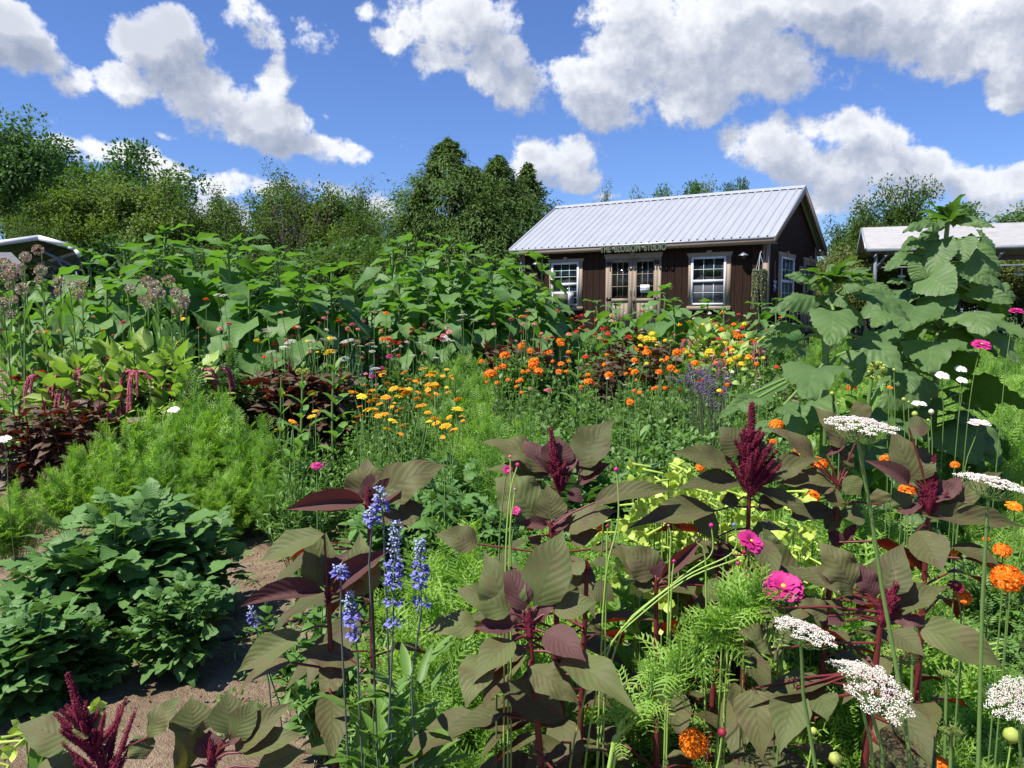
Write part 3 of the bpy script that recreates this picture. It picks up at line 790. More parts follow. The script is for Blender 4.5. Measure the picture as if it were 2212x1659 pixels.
def beam(mb, a, b, w, h):
    a, b = np.array(a), np.array(b); d = nrm(b - a); s_ = nrm(np.cross(d, [0, 0, 1.01]) + 1e-5); u_ = np.cross(s_, d)
    V = [p + s_ * i * w / 2 + u_ * j * h / 2 for p in (a, b) for i in (-1, 1) for j in (-1, 1)]
    mb.add(V, [[0, 1, 3, 2], [4, 6, 7, 5], [0, 4, 5, 1], [2, 3, 7, 6], [0, 2, 6, 4], [1, 5, 7, 3]])
mb = MB(); beam(mb, pp(0, -.03, zE - .05), pp(Lp, -.03, zE - .05), .04, .10); beam(mb, pp(0, dep, zE - .06), pp(Lp, dep, zE - .06), .05, .14); mb.obj('eave_trim', M['greymetal'], pv)
mb = MB()
for sg in (0, dep): beam(mb, pp(-.02, sg, zE - .01), pp(-.02, dep / 2, zE + rz_), .05, .1)
mb.obj('gable_trim', M['roofgrey'], pv)
zg = .58
for a_ in (.25, 3.05, 6.2):
    for b_ in (.12, dep - .12):
        mb = MB(); beam(mb, pp(a_, b_, zg), pp(a_, b_, zE - .1), .1, .1); beam(mb, pp(a_, b_, zE - .55), pp(a_ + .32, b_, zE - .13), .06, .06); mb.obj('post', M['greymetal'], pv)
mb = MB()
for a_ in (.25, 3.05, 6.2): beam(mb, pp(a_, .1, zE - .45), pp(a_, dep - .1, zE - .45), .05, .05)
for b_ in (.15, dep - .15): beam(mb, pp(0.2, b_, zE - .52), pp(Lp - .2, b_, zE - .52), .04, .04)
mb.obj('tie_rail', M['greymetal'], pv)
for a_ in (1.0, 2.0, 3.9, 5.0):
    mb = MB(); q = pp(a_, .9, zE - .72); lathe(mb, [(.01, .2), (.02, .02), (.10, 0), (.11, -.03), (.06, -.06), (0, -.07)], 12, q); mb.obj('hanging_lamp', M['whitevinyl'], pv, True)
# wire trellis behind the pavilion
tr = thing('wire_trellis', 'dark wire trellis standing under the open pavilion', 'trellis')
mb = MB()
for a_ in np.arange(2.6, Lp, .16): beam(mb, pp(a_, 3.2, zg), pp(a_, 3.2, zg + 1.9), .012, .012)
mb.obj('upright_wires', M['black'], tr); mb = MB()
for z_ in np.arange(zg + .1, zg + 1.95, .2): beam(mb, pp(2.6, 3.21, z_), pp(Lp, 3.21, z_), .012, .012)
mb.obj('cross_wires', M['black'], tr)
# low fence strip right of the shed
fc = thing('metal_fence', 'low black metal picket fence beside the gable end of the shed', 'fence')
mb = MB(); fa, fb = px(1690, 660, 18.2), px(1870, 672, 17.4)
for q in np.linspace(0, 1, 22):
    P = fa * (1 - q) + fb * q; beam(mb, (P[0], P[1], .55), (P[0], P[1], 1.42), .018, .018)
mb.obj('picket', M['black'], fc); mb = MB()
for z_ in (.75, 1.34): beam(mb, (fa[0], fa[1] + .02, z_), (fb[0], fb[1] + .02, z_), .03, .02)
mb.obj('rail', M['black'], fc)

# carport left
cp_ = thing('metal_carport', 'arched metal carport with white edged roof at the left', 'carport')
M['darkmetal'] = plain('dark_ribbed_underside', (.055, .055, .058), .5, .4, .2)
Yc = 21.0
pr = [(-210, 640), (-200, 590), (-185, 560), (-170, 551), (85, 515), (150, 533), (166, 540), (176, 556), (180, 585)]
PTS = [px(u, v, Yc) for u, v in pr]
dirc = nrm(np.array([-.78, 1.0, 0])); Dp = 7.5
mb = MB()
for k in range(len(PTS) - 1):
    a, b = PTS[k], PTS[k + 1]
    nn = max(1, int(np.linalg.norm(b - a) / .12))
    nv = nrm(np.cross(dirc, b - a))
    for q in range(nn):
        p, r_ = a + (b - a) * q / nn, a + (b - a) * (q + 1) / nn
        o1, o2 = nv * (.025 * (q % 2)), nv * (.025 * ((q + 1) % 2))
        mb.add([p + o1, r_ + o2, r_ + o2 + dirc * Dp, p + o1 + dirc * Dp], [[0, 1, 2, 3]])
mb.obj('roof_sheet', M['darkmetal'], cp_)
mb = MB()
for k in range(3, len(PTS) - 2): beam(mb, PTS[k] + [0, -.03, .02], PTS[k + 1] + [0, -.03, .02], .05, .13)
mb.obj('roof_edge', M['whitevinyl'], cp_)
for dd in (0.3, 2.2, 4.2, 6.5):
    for side, sx_ in ((8, -.12), (0, .3)):
        P = PTS[side] + dirc * dd; Q_ = np.array([P[0] + sx_, P[1], .55]); T_ = np.array([P[0] + sx_, P[1], PTS[8][2] + .1])
        mb = MB(); beam(mb, Q_, T_, .08, .08)
        if side == 8: beam(mb, T_, T_ + [-.9, 0, .45], .07, .07); beam(mb, T_ + [0, 0, -.5], T_ + [-.5, 0, .25], .06, .06)
        mb.obj('post', M['greymetal'], cp_)
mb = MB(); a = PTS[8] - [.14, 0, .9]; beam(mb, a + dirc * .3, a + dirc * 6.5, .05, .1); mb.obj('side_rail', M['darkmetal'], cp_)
hut = thing('shingled_hut', 'small grey shingled hut roof beside the carport at the left', 'hut')
m, n = mat_new('grey_shingles'); tcx = n.new('ShaderNodeTexCoord')
br = n.new('ShaderNodeTexBrick'); n.l.new(tcx.outputs['Object'], br.inputs[0]); br.inputs['Scale'].default_value = 6
br.inputs['Color1'].default_value = (.11, .11, .12, 1); br.inputs['Color2'].default_value = (.16, .16, .17, 1); br.inputs['Mortar'].default_value = (.05, .05, .05, 1); br.inputs['Mortar Size'].default_value = .02
out(n, prin(n, br.outputs[0], .9).outputs[0])
a, b, c, d = px(-200, 571, 17), px(50, 571, 17), px(24, 545, 18.6), px(-200, 545, 18.6)
mb = MB(); mb.add([a, b, c, d], [[0, 1, 2, 3]]); mb.add([np.array(q) - [0, 0, .05] for q in (a, b, c, d)], [[3, 2, 1, 0]]); mb.obj('roof', m, hut)
mb = MB(); beam(mb, a - [0, .02, .04], b - [0, .02, .04], .03, .1); mb.obj('eave_board', M['tan'], hut)
mb = MB(); w_ = px(38, 575, 17.3); beam(mb, (w_[0], w_[1], .5), (w_[0], w_[1], w_[2]), .1, .1); w2 = px(-80, 575, 17.6); mb.box(w2[0] - 3, w2[0] + .2, 17.5, 17.6, .5, w2[2]); mb.obj('wall', M['wood'], hut)
# ---------------------------------------------------------------- trees
def tree_mesh(seed, H, spread, nl, leaf, trunkn=1, clump=.5, low=.15, droop=0., shape='willow'):
    """returns (trunk mesh builder, crown builder): branching limbs that end in leaf clumps"""
    r = np.random.RandomState(seed); tb = MB(); cb = MB(); tips = []
    def grow(p, d, L, rad, lev):
        n_ = 5; P = [p]; dd = d.copy()
        for k in range(n_):
            dd = nrm(dd + r.normal(0, .13, 3) + np.array([0, 0, .06])); P.append(P[-1] + dd * L / n_)
        P = np.array(P); tb.tube(P, np.linspace(rad, rad * .45, n_ + 1), 5 if lev < 2 else 3)
        if lev >= 1: tips.append((P[3], lev)); 
        tips.append((P[-1], lev + 1))
        if lev < 3:
            kk = 4 if lev == 0 else 3
            for q in range(kk):
                f = r.uniform(.35, 1.0); b = P[0] + (P[-1] - P[0]) * f; a = r.uniform(0, 6.28)
                sp = spread * (1.0 if lev == 0 else .8)
                nd = nrm(dd + sp * np.array([math.cos(a), math.sin(a), r.uniform(-.2, .35)]))
                grow(P[min(n_, int(f * n_))], nd, L * r.uniform(.5, .72), rad * .5, lev + 1)
    for q in range(trunkn):
        a = r.uniform(0, 6.28); d = nrm(np.array([.16 * math.cos(a) * (trunkn > 1), .16 * math.sin(a) * (trunkn > 1), 1]))
        grow(np.array([.25 * math.cos(a), .25 * math.sin(a), 0]) * (trunkn > 1), d, H * r.uniform(.42, .55), H * .016, 0)
    tp = np.array([t[0] for t in tips]); zmax = tp[:, 2].max(); tp = tp[tp[:, 2] > H * low]
    w = r.uniform(.3, 1.4, len(tp)); w /= w.sum(); idx = r.choice(len(tp), nl, p=w)
    csz = r.uniform(.55, 1.3, len(tp))[idx] * clump
    off = r.normal(0, 1, (nl, 3)); off *= (r.rand(nl, 1) ** .33) / np.maximum(np.linalg.norm(off, axis=1, keepdims=True), .1)
    pos = tp[idx] + off * csz[:, None] * np.array([1, 1, .75])
    D = nrm(off + r.normal(0, .8, (nl, 3)) + np.array([0, 0, -droop]))
    up = nrm(off * .6 + np.array([-.3, -.2, .8]) + r.normal(0, .45, (nl, 3)))
    cl = r.rand(len(tp))[idx] * .7 + r.rand(nl) * .3
    cb.inst(T_tree, scaled(frames(D, up), r.uniform(.7, 1.4, nl) * leaf, None), pos, cl)
    return tb, cb, float(np.percentile(pos[:, 2], 98.5))
_tv = np.array([[0, 0, 0], [.45, -.3, .05], [1, 0, -.12], [.45, .3, .05]])
T_tree = (_tv, np.array([[0, 1, 2, 3]]), np.array([[0, 0], [-1, .5], [0, 1], [1, .5]]))
TREES = {}
def treekind(key, mat, *a, **k):
    tb, cb, h = tree_mesh(*a, **k); TREES[key] = (tb.mesh('trunk', M['bark'], True), cb.mesh('crown', mat), h)
treekind('w1', M['leaf_willow'], 1, 9.5, .60, 10500, .14, 2, .62, .12)
treekind('w2', M['leaf_willow'], 2, 9.0, .52, 10000, .14, 3, .55, .12)
treekind('w3', M['leaf_bright'], 3, 8.0, .62, 9500, .14, 2, .65, .1)
treekind('w4', M['leaf_willow'], 4, 10.5, .40, 9500, .13, 3, .50, .2)
treekind('m1', M['leaf_maple'], 5, 10.0, .8, 17000, .15, 1, .8, .2)
treekind('b1', M['leaf_willow'], 6, 4.5, .9, 11000, .13, 4, .62, .02)
treekind('b2', M['leaf_maple'], 8, 4.2, .9, 11000, .14, 4, .65, .02)
treekind('b3', M['leaf_hedge'], 9, 3.6, .95, 14000, .085, 5, .5, .0)
def bare_tree(seed, H):
    r = np.random.RandomState(seed); tb = MB()
    def g(p, d, L, rad, lev):
        P = [p]
        for k in range(4): d = nrm(d + r.normal(0, .1, 3) + [0, 0, .05]); P.append(P[-1] + d * L / 4)
        tb.tube(P, np.linspace(rad, rad * .4, 5), 3)
        if lev < 3:
            for q in range(4): g(P[r.randint(1, 5)], nrm(d + r.normal(0, .35, 3)), L * .55, rad * .55, lev + 1)
    for q in range(4): g(np.array([U(-.4, .4), U(-.4, .4), 0]), nrm(np.array([U(-.15, .15), 0, 1])), H * .55, .05, 0)
    return tb.mesh('branches', M['bark'])
BARE = [bare_tree(31, 8), bare_tree(32, 7)]
LAND = [(60, 'at the left edge'), (330, 'left of the broad dark tree group'), (480, 'above the left sunflowers'), (700, 'left of centre'), (880, 'beside the dark conifers'), (1180, 'behind the conifers'),
        (1320, 'above the left half of the shed roof'), (1600, 'above the middle of the shed roof'), (1760, 'above the right end of the shed roof'), (1900, 'between the shed and the pavilion'), (9999, 'beyond the pavilion roof')]
def landu(u):
    for a, s_ in LAND:
        if u < a: return s_
KL = {'w': 'airy willow-like green tree', 'm': 'dark broad-leaved tree', 'b': 'low bushy tree'}
def put_tree(key, u, vtop, Yd, wide=1., lab=None, g='trees in the belt beyond the garden', z0=.6, name=None):
    tm, cm, h = TREES[key]; p = at(u, vtop, Yd); H = p[2] - z0; s_ = H / h
    lb = lab or f"{KL[key[0]]} rising {landu(u)}" 
    t = thing(name or ('willow_tree' if key[0] == 'w' else 'broadleaf_tree' if key[0] == 'm' else 'bushy_tree'), lb, 'tree', (p[0], p[1], z0 - .05), U(0, 6.28), g, (s_ * wide, s_ * wide, s_))
    link('trunk', tm, t); link('crown', cm, t); return t
put_tree('m1', -150, 235, 36, .8, 'tall tree cut by the left edge of the view', None)
put_tree('w3', -60, 400, 31, .6, 'bright green tree in front of the tall tree at the left edge', None)
for a in ((70, 480, 44, 'w2', 1.), (120, 420, 48, 'w1', 1), (165, 395, 46, 'w3', .9), (215, 385, 50, 'w2', 1), (290, 392, 47, 'w3', 1.0), (345, 430, 45, 'w1', .9), (405, 388, 50, 'w4', 1.05), (450, 470, 46, 'w2', 1.0),
          (520, 410, 50, 'w4', .95), (565, 395, 49, 'w1', .95), (625, 368, 50, 'w4', 1.05), (690, 425, 50, 'w3', .9), (735, 415, 52, 'w4', .8), (775, 470, 46, 'w2', .9), (830, 422, 50, 'w1', .85), (870, 450, 48, 'w4', .9),
          (1215, 500, 50, 'w1', .9), (1275, 420, 60, 'w4', .5), (1392, 424, 60, 'w3', .45), (1355, 440, 62, 'w1', .5), (1530, 415, 62, 'w3', .6)):
    put_tree(a[3], a[0], a[1], a[2], a[4])
for a in ((120, 352, 58, .8), (250, 325, 60, 1.15), (300, 345, 60, 1.0), (1475, 418, 62, .55), (1515, 414, 64, .55), (1640, 404, 64, .5), (1605, 412, 62, .4), (1990, 460, 70, 1.2), (2060, 450, 70, 1.3), (1930, 475, 80, 1.), (2150, 455, 74, 1.2)):
    put_tree('m1', a[0], a[1], a[2], a[3])
put_tree('w1', 1835, 408, 33, .82, 'airy light green tree between the shed gable and the pavilion', None)
put_tree('w3', 1880, 470, 34, .8, 'bushy light green tree at the foot of the airy tree by the pavilion', None)
for k, a in enumerate(((30, 560, 38), (150, 520, 40), (230, 500, 41), (310, 530, 38), (380, 515, 40), (455, 520, 41), (530, 540, 38), (600, 520, 41), (670, 515, 40), (740, 530, 38), (800, 500, 42), (860, 520, 38), (60, 600, 34), (260, 590, 33), (420, 580, 34), (640, 585, 34), (780, 570, 34), (1200, 520, 38), (1240, 560, 34))):
    put_tree('b1' if k % 2 else 'b2', a[0], a[1] + 28, a[2], 1.25)
for k, a in enumerate(((95, 470, 46), (455, 460, 47), (665, 425, 50), (805, 440, 50), (640, 430, 47), (360, 440, 47))):
    p = at(a[0], a[1], a[2]); t = thing('bare_shrub', 'leafless grey branches standing ' + landu(a[0]), 'dead shrub', (p[0], p[1], .6), U(0, 6), 'bare branches in the tree belt'); 
    link('branches', BARE[k % 2], t, sc=(p[2] - .6) / 7.5)
for k, a in enumerate(((1770, 560, 27), (1830, 545, 28), (1905, 540, 28), (1960, 555, 27), (2030, 560, 27), (2110, 555, 28), (2190, 560, 27), (2250, 560, 26), (1790, 610, 25.5), (1870, 615, 27))):
    put_tree('b3', *a, 1.15, f'yellow-green hedge bush {"under the airy tree beside the shed" if a[0] < 1880 else "seen under the pavilion roof"}', 'hedge bushes behind the pavilion', name='hedge_bush')

def conifer(u, vtop, Yd, half, seed, lab, nl=26000):
    r = np.random.RandomState(seed); p = at(u, vtop, Yd); z0 = .55; H = p[2] - z0; half *= 1.42
    t = thing('conifer_tree', lab, 'conifer', (p[0], p[1], z0)); tb = MB(); tb.tube([(0, 0, 0), (.05, 0, H * .5), (0, 0, H)], [.16, .10, .01], 7); tb.obj('trunk', M['bark'], t)
    cb = MB(); nb = 520; R = half / F * Yd
    f = r.rand(nb) ** .85; zc = H * (.02 + .97 * f)
    ph_ = r.rand() * 6
    prof = lambda g_: np.clip(np.minimum(1, (1 - g_) * 2.1) ** .95 * (1.0 - .12 * np.sin(g_ * 15 + ph_)), .02, 1.1)
    a = r.rand(nb) * 6.28; rad = R * prof(f) * (.45 + .68 * r.rand(nb) ** .7)
    B = np.stack([rad * np.cos(a), rad * np.sin(a), zc + .12 * rad], -1)
    for k in range(0, nb, 3): tb_ = None
    idx = r.randint(0, nb, nl); th = r.rand(nl) ** .5
    base = np.stack([0 * B[idx, 0], 0 * B[idx, 1], zc[idx] - .1 * rad[idx]], -1)
    pos = base + (B[idx] - base) * (.35 + .65 * th)[:, None] + r.normal(0, 1, (nl, 3)) * (.04 + .09 * rad[idx])[:, None] * [1, 1, .8]
    o_ = nrm(np.stack([np.cos(a[idx]), np.sin(a[idx]), np.zeros(nl)], -1))
    D = nrm(o_ * .7 + r.normal(0, .5, (nl, 3)) + [0, 0, -.45]); up = nrm(o_ * .7 + [0, 0, .6] + r.normal(0, .35, (nl, 3)))
    cb.inst(T_tree, scaled(frames(D, up), r.uniform(.10, .24, nl), r.uniform(.05, .11, nl)), pos, r.rand(nb)[idx] * .6 + r.rand(nl) * .4)
    cb.obj('crown', M['leaf_conifer'], t)
conifer(968, 296, 31, 118, 11, 'tallest broad dark conifer left of the shed', 34000)
conifer(1078, 335, 31.5, 88, 12, 'dark conifer with ragged top right of the tallest one', 24000)
conifer(1140, 352, 33, 62, 13, 'slender dark conifer nearest the shed roof', 16000)
conifer(910, 400, 30, 60, 14, 'low dark conifer at the left foot of the tallest one', 14000)
conifer(1040, 420, 29.5, 90, 15, 'low dark conifer in front of the ragged one', 16000)
conifer(1025, 360, 31.8, 80, 17, 'conifer filling the gap between the tallest one and the ragged one', 16000)
conifer(1165, 500, 32, 45, 16, 'small dark conifer behind the left end of the shed', 8000)

# ---------------------------------------------------------------- flower heads
def dome_flower(seed, n_, flat=.7, pw=.3, pl=.34):
    """unit-radius pompom"""
    r = np.random.RandomState(seed); mb = MB(); V, Fq, lf = leaf_t(w_petal, 2, 2, .9, .4, .3, 1)
    i = np.arange(n_); ph = i * 2.39996; th = np.arccos(1 - (i + .5) / n_ * 1.18)
    o_ = np.stack([np.sin(th) * np.cos(ph), np.sin(th) * np.sin(ph), np.cos(th)], -1)
    pos = o_ * np.array([.62, .62, .62 * flat]); rt = nrm(np.cross(o_, r.normal(0, 1, (n_, 3)))); D = nrm(o_ * .8 + rt * .75); tan = nrm(o_ * .8 - rt * .8)
    mb.inst((V, Fq, lf), scaled(frames(D, tan), pl * r.uniform(.8, 1.3, n_), pw * 5.5 * pl), pos); return mb
def ray_flower(seed, rings, cen=.3, cenmat=1, tilt=.15, w=1., dome=.12):
    r = np.random.RandomState(seed); mb = MB()
    for k, (n_, L, z_, ti) in enumerate(rings):
        a = np.arange(n_) * 2 * math.pi / n_ + k * .3 + r.normal(0, .05, n_)
        tl = ti + r.normal(0, .07, n_)
        D = np.stack([np.cos(a) * np.cos(tl), np.sin(a) * np.cos(tl), np.sin(tl)], -1)
        mb.inst(leaf_t(w_petal, 3, 2, .35, .15, .05, 1), scaled(frames(D), L, L * w, L), np.stack([np.cos(a) * .06, np.sin(a) * .06, np.full(n_, z_)], -1))
    if cen:
        q = MB(); prof = [(cen, -.02), (cen * .9, dome * .6), (cen * .5, dome), (0.001, dome * 1.1)]
        lathe(mb, prof, 12, (0, 0, rings[-1][2]), cenmat)
    return mb
def flower_mesh(kind, col, seed=1):
    key = (kind, col, seed)
    if key in FM: return FM[key]
    if kind == 'pom': mb = dome_flower(seed, 170, .8); mats = [M[col]]
    elif kind == 'pom_hi': mb = dome_flower(seed, 420, .72, .22, .26); mats = [M[col]]
    elif kind == 'daisy': mb = ray_flower(seed, [(14, .95, 0, .02), (14, .82, .03, .12), (12, .6, .07, .3)], .24, 1, w=.75); mats = [M[col], M['gold'] if col not in ('amber', 'gold') else M['orange']]
    elif kind == 'zin': mb = ray_flower(seed, [(14, .95, 0, -.05), (13, .85, .05, .08), (12, .7, .1, .22), (10, .5, .15, .45), (8, .35, .2, .8)], .16, 1, w=1.); mats = [M[col], M['gold']]
    elif kind == 'cos': mb = ray_flower(seed, [(8, 1.0, 0, .12), (8, .93, .02, .22), (8, .8, .04, .4), (7, .55, .06, .7)], .14, 1, w=1.35); mats = [M[col], M['yellow']]
    elif kind == 'coslight': mb = ray_flower(seed, [(8, 1.0, 0, .22), (6, .85, .02, .35)], .16, 1, w=1.55); mats = [M[col], M['gold']]
    elif kind == 'umb':
        r = np.random.RandomState(seed); mb = MB(); n_ = 320; rr = np.sqrt(r.rand(n_)); a = r.rand(n_) * 6.28
        P = np.stack([rr * np.cos(a), rr * np.sin(a), .22 * (1 - rr ** 2)], -1); D = r.normal(0, 1, (n_, 3)) * [1, 1, .3]
        mb.inst(T_tree, scaled(frames(nrm(D)), r.uniform(.08, .15, n_)), P - 0, None)
        for q in range(10): mb.tube([(0, 0, -.45), (.75 * math.cos(q * .63), .75 * math.sin(q * .63), .05)], .012, 3, 1)
        mats = [M[col], M['stem']]
    elif kind == 'ball':
        r = np.random.RandomState(seed); mb = MB(); n_ = 90; o_ = nrm(r.normal(0, 1, (n_, 3)))
        mb.inst(leaf_t(w_petal, 1, 2, .3, .4), scaled(frames(o_, nrm(r.normal(0, 1, (n_, 3)))), .45, .9), o_ * .62); mats = [M[col]]
    elif kind == 'bud':
        mb = MB(); lathe(mb, [(.01, -.9), (.55, -.6), (.95, 0), (.75, .6), (.25, .95), (0, 1)], 8); mats = [M[col]]
    FM[key] = mb.mesh(kind + '_flower', mats); return FM[key]
FM = {}
# ---------------------------------------------------------------- foliage meshes
def bush_mb(tms, n_, H, R, L, W=1., low=.12, up=.55, seed=0, mb=None, mat=0, shell=.55):
    r = np.random.RandomState(seed); mb = mb or MB()
    a = r.rand(n_) * 6.28; hz_ = low + (1 - low) * r.rand(n_) ** .8
    rad = R * np.sqrt(np.clip(1 - ((hz_ - .45) / .62) ** 2, .05, 1)) * (shell + (1 - shell) * r.rand(n_)) * (1 + .22 * np.sin(3 * a + seed))
    pos = np.stack([rad * np.cos(a), rad * np.sin(a), hz_ * H * (1 + .12 * np.sin(2 * a + seed * 2))], -1)
    D = nrm(np.stack([np.cos(a) * .8, np.sin(a) * .8, up * (hz_ * 1.6 - .3)], -1) + r.normal(0, .42, (n_, 3)))
    Up = nrm(np.array([0, 0, 1.]) + r.normal(0, .35, (n_, 3)))
    k = r.randint(0, len(tms), n_)
    for q in range(len(tms)):
        s_ = k == q; m_ = s_.sum()
        if m_: Ls = L * r.uniform(.6, 1.35, m_); mb.inst(tms[q], scaled(frames(D[s_], Up[s_]), Ls, Ls * W), pos[s_], r.rand(m_), mat)
    return mb
def stems_mb(H, R, n_, seed, rad=.005):
    r = np.random.RandomState(seed); mb = MB()
    for q in range(n_):
        a = r.rand() * 6.28; rr = R * r.uniform(.2, .85); h = H * r.uniform(.7, 1)
        mb.tube([(0.02 * math.cos(a), .02 * math.sin(a), -.05), (rr * .5 * math.cos(a), rr * .5 * math.sin(a), h * .5), (rr * math.cos(a), rr * math.sin(a), h)], [rad * 1.4, rad, rad * .6], 5)
    return mb
def feather_t(seed, n_=7, L=.10):
    """finely divided leaf: rachis with paired threads, each thread forked"""
    r = np.random.RandomState(seed); mb = MB(); w = .0023
    def thread(a, b, bow):
        a, b = np.array(a), np.array(b); mid = (a + b) / 2 + bow; s_ = nrm(np.cross(b - a, [0.2, .3, 1])) * w
        mb.add([a - s_, a + s_, mid + s_ * .9, mid - s_ * .9, b + s_ * .3, b - s_ * .3], [[0, 1, 2, 3], [3, 2, 4, 5]])
    P = [np.array([L * f, 0, .25 * L * math.sin(f * 2.4)]) for f in np.linspace(0, 1, n_)]
    for k in range(n_ - 1): thread(P[k], P[k + 1], 0)
    for k in range(1, n_):
        ln = L * .42 * (1 - .55 * k / n_)
        for sg in (-1, 1):
            e = P[k] + np.array([ln * .75, sg * ln, ln * r.uniform(-.2, .5)]); thread(P[k], e, np.array([0, 0, .1 * ln]))
            q = P[k] * .5 + e * .5; thread(q, q + np.array([ln * .5, sg * ln * .1, ln * .3]), 0)
    V = np.concatenate(mb.V); Fq = np.concatenate(mb.Q); lf = np.stack([np.zeros(len(V)), np.clip(V[:, 0] / L, 0, 1)], -1)
    return V / L, Fq, lf
T_fe = [feather_t(1), feather_t(2), feather_t(3)]
def pinnate_t(n_=6):
    V0, F0, l0 = leaf_t(w_lance, 2, 2, .4, .2); V = []; Fq = []; lf = []; o_ = 0
    for k in range(n_):
        f = (k + .6) / n_
        for sg in ((-1, 1) if k < n_ - 1 else (0,)):
            a = sg * 1.0; L = .38 * math.sin(math.pi * (f * .8 + .15)); c, s_ = math.cos(a), math.sin(a)
            R_ = np.array([[c, -s_, 0], [s_, c, 0], [0, 0, 1]]); v = (V0 * [L, L * 1.25, L]) @ R_.T + [f * .8, 0, .1 * math.sin(f * 3)]
            V.append(v); Fq.append(F0 + o_); lf.append(l0); o_ += len(v)
    return np.concatenate(V), np.concatenate(Fq), np.concatenate(lf)
T_pin = [pinnate_t()]
BUSH = {}
def pinn2(ov, n_, aw):
    V0, F0, l0 = ov; V = []; Fq = []; lf = []; o_ = 0
    for k in range(n_):
        f = .35 + .65 * k / max(1, n_ - 1)
        for sg in ((-1, 1) if k < n_ - 1 else (0,)):
            a = sg * .95; L = .46 if sg else .55; c, s_ = math.cos(a), math.sin(a); R_ = np.array([[c, -s_, 0], [s_, c, 0], [0, 0, 1]])
            V.append((V0 * [L, L * aw, L]) @ R_.T + [f * .55, 0, 0]); Fq.append(F0 + o_); lf.append(l0); o_ += len(V0)
    return np.concatenate(V), np.concatenate(Fq), np.concatenate(lf)
T_dpin = [pinn2(T_dahlia[k], 2 + (k > 0), 1.1) for k in range(3)]
def shoots(tms, nsh, per, H, R, L, W=1., seed=0, f0=.3, el0=.1, el1=1.15, pairs=True, jit=.25, taper=.6, rad=.004, topn=0):
    """bush of separate shoots: curved stems with leaves set along them; returns foliage and stem builders"""
    r = np.random.RandomState(seed); fo = MB(); st = MB(); DD = []; PPo = []; LL = []; RR = []
    for q in range(nsh):
        a = r.rand() * 6.28; rr = R * math.sqrt(r.rand()) * (1 + .2 * math.sin(3 * a + seed)); h = H * (1 - .42 * (rr / R) ** 2) * r.uniform(.78, 1.08); tip = np.array([rr * math.cos(a), rr * math.sin(a), h])
        b = np.array([.12 * tip[0], .12 * tip[1], -.03]); m1 = b * .5 + tip * .5 + np.array([-.15 * tip[0], -.15 * tip[1], .04 * H]) + r.normal(0, .015, 3)
        P = [b, (b + m1) / 2, m1, (m1 + tip) / 2 + r.normal(0, .006, 3), tip]; st.tube(P, [rad, rad * .9, rad * .8, rad * .65, rad * .4], 5)
        P = np.array(P); c = r.rand()
        ax = nrm(P[-1] - P[-2]); a0 = r.rand() * 6.28
        for k in range(per):
            f = f0 + (1 - f0) * ((k + r.rand() * .5) / per) ** .85; f = min(f, 1.); i_ = min(3, int(f * 4)); g_ = f * 4 - i_; pos = P[i_] * (1 - g_) + P[i_ + 1] * g_
            for w_ in ((0, math.pi) if pairs else (0,)):
                aa = a0 + k * (1.57 if pairs else 2.4) + w_ + r.normal(0, jit); el = el0 + (el1 - el0) * f ** 3 + r.normal(0, jit)
                d = np.array([math.cos(aa) * math.cos(el), math.sin(aa) * math.cos(el), math.sin(el)]) + .25 * np.array([math.cos(a), math.sin(a), 0]) * (rr / R)
                DD.append(d); PPo.append(pos); LL.append(L * (1.08 - taper * f ** 3) * r.uniform(.75, 1.25)); RR.append(.55 * c + .45 * (.4 * f + .6 * r.rand()))
    D = nrm(np.array(DD)); P = np.array(PPo); L_ = np.array(LL); Rr = np.array(RR); k = r.randint(0, len(tms), len(D)); Up = nrm(np.array([0, 0, 1.]) + r.normal(0, .25, D.shape))
    for q in range(len(tms)):
        s_ = k == q
        if s_.any(): fo.inst(tms[q], scaled(frames(D[s_], Up[s_]), L_[s_], L_[s_] * W), P[s_], Rr[s_])
    return fo, st
def mkbush(key, mat, fn, stemargs=None, smat='stem'):
    fo = fn().mesh('foliage', M[mat]); st = stems_mb(*stemargs).mesh('stems', M[smat]) if stemargs else None
    BUSH[key] = (fo, st)
def mkb(key, mat, smat, *a, **k):
    fo, st = shoots(*a, **k); BUSH[key] = (fo.mesh('foliage', M[mat]), st.mesh('stems', M[smat]))
for s_ in range(3):
    mkb(f'zin{s_}', 'leafy2' if s_ == 1 else 'leafy', 'stem', T_ov, 24 + 2 * s_, 9, .8, .33, .085, .9, seed=20 + s_)
    mkb(f'mari{s_}', 'marifol', 'stem_dark', T_pin, 26, 9, .8, .36, .13, 1.1, seed=30 + s_, pairs=True)
    mkb(f'nar{s_}', 'leafy' if s_ else 'leafy2', 'stem', T_lan, 24, 13, .82, .30, .10, .8, seed=40 + s_, el0=.3, el1=1.3, pairs=False)
    mkb(f'dah{s_}', 'dahlia', 'stem', T_dpin, 20, 5, .82, .40, .27, 1., seed=50 + s_, el0=.05, el1=.95)
    mkb(f'cos{s_}', 'cosmos' if s_ != 1 else 'cosmos_d', 'stem', T_fe, 30, 8, 1.0, .40, .15, 1.1, seed=60 + s_, el0=.35, el1=1.35, f0=.35, taper=.45, rad=.003)
COUNT = {}
def put_bush(key, x, y, h, lab, name, cat, grp=None, wide=1., base=.8, stems=True, mat=None):
    z = float(gz(x, y)) - .02; s_ = h / (base * 1.16)
    t = thing(name, lab, cat, (x, y, z), U(0, 6.28), grp, (s_ * wide, s_ * wide, s_))
    link('foliage', BUSH[key][0], t)
    if stems and BUSH[key][1]: link('stems', BUSH[key][1], t)
    return t
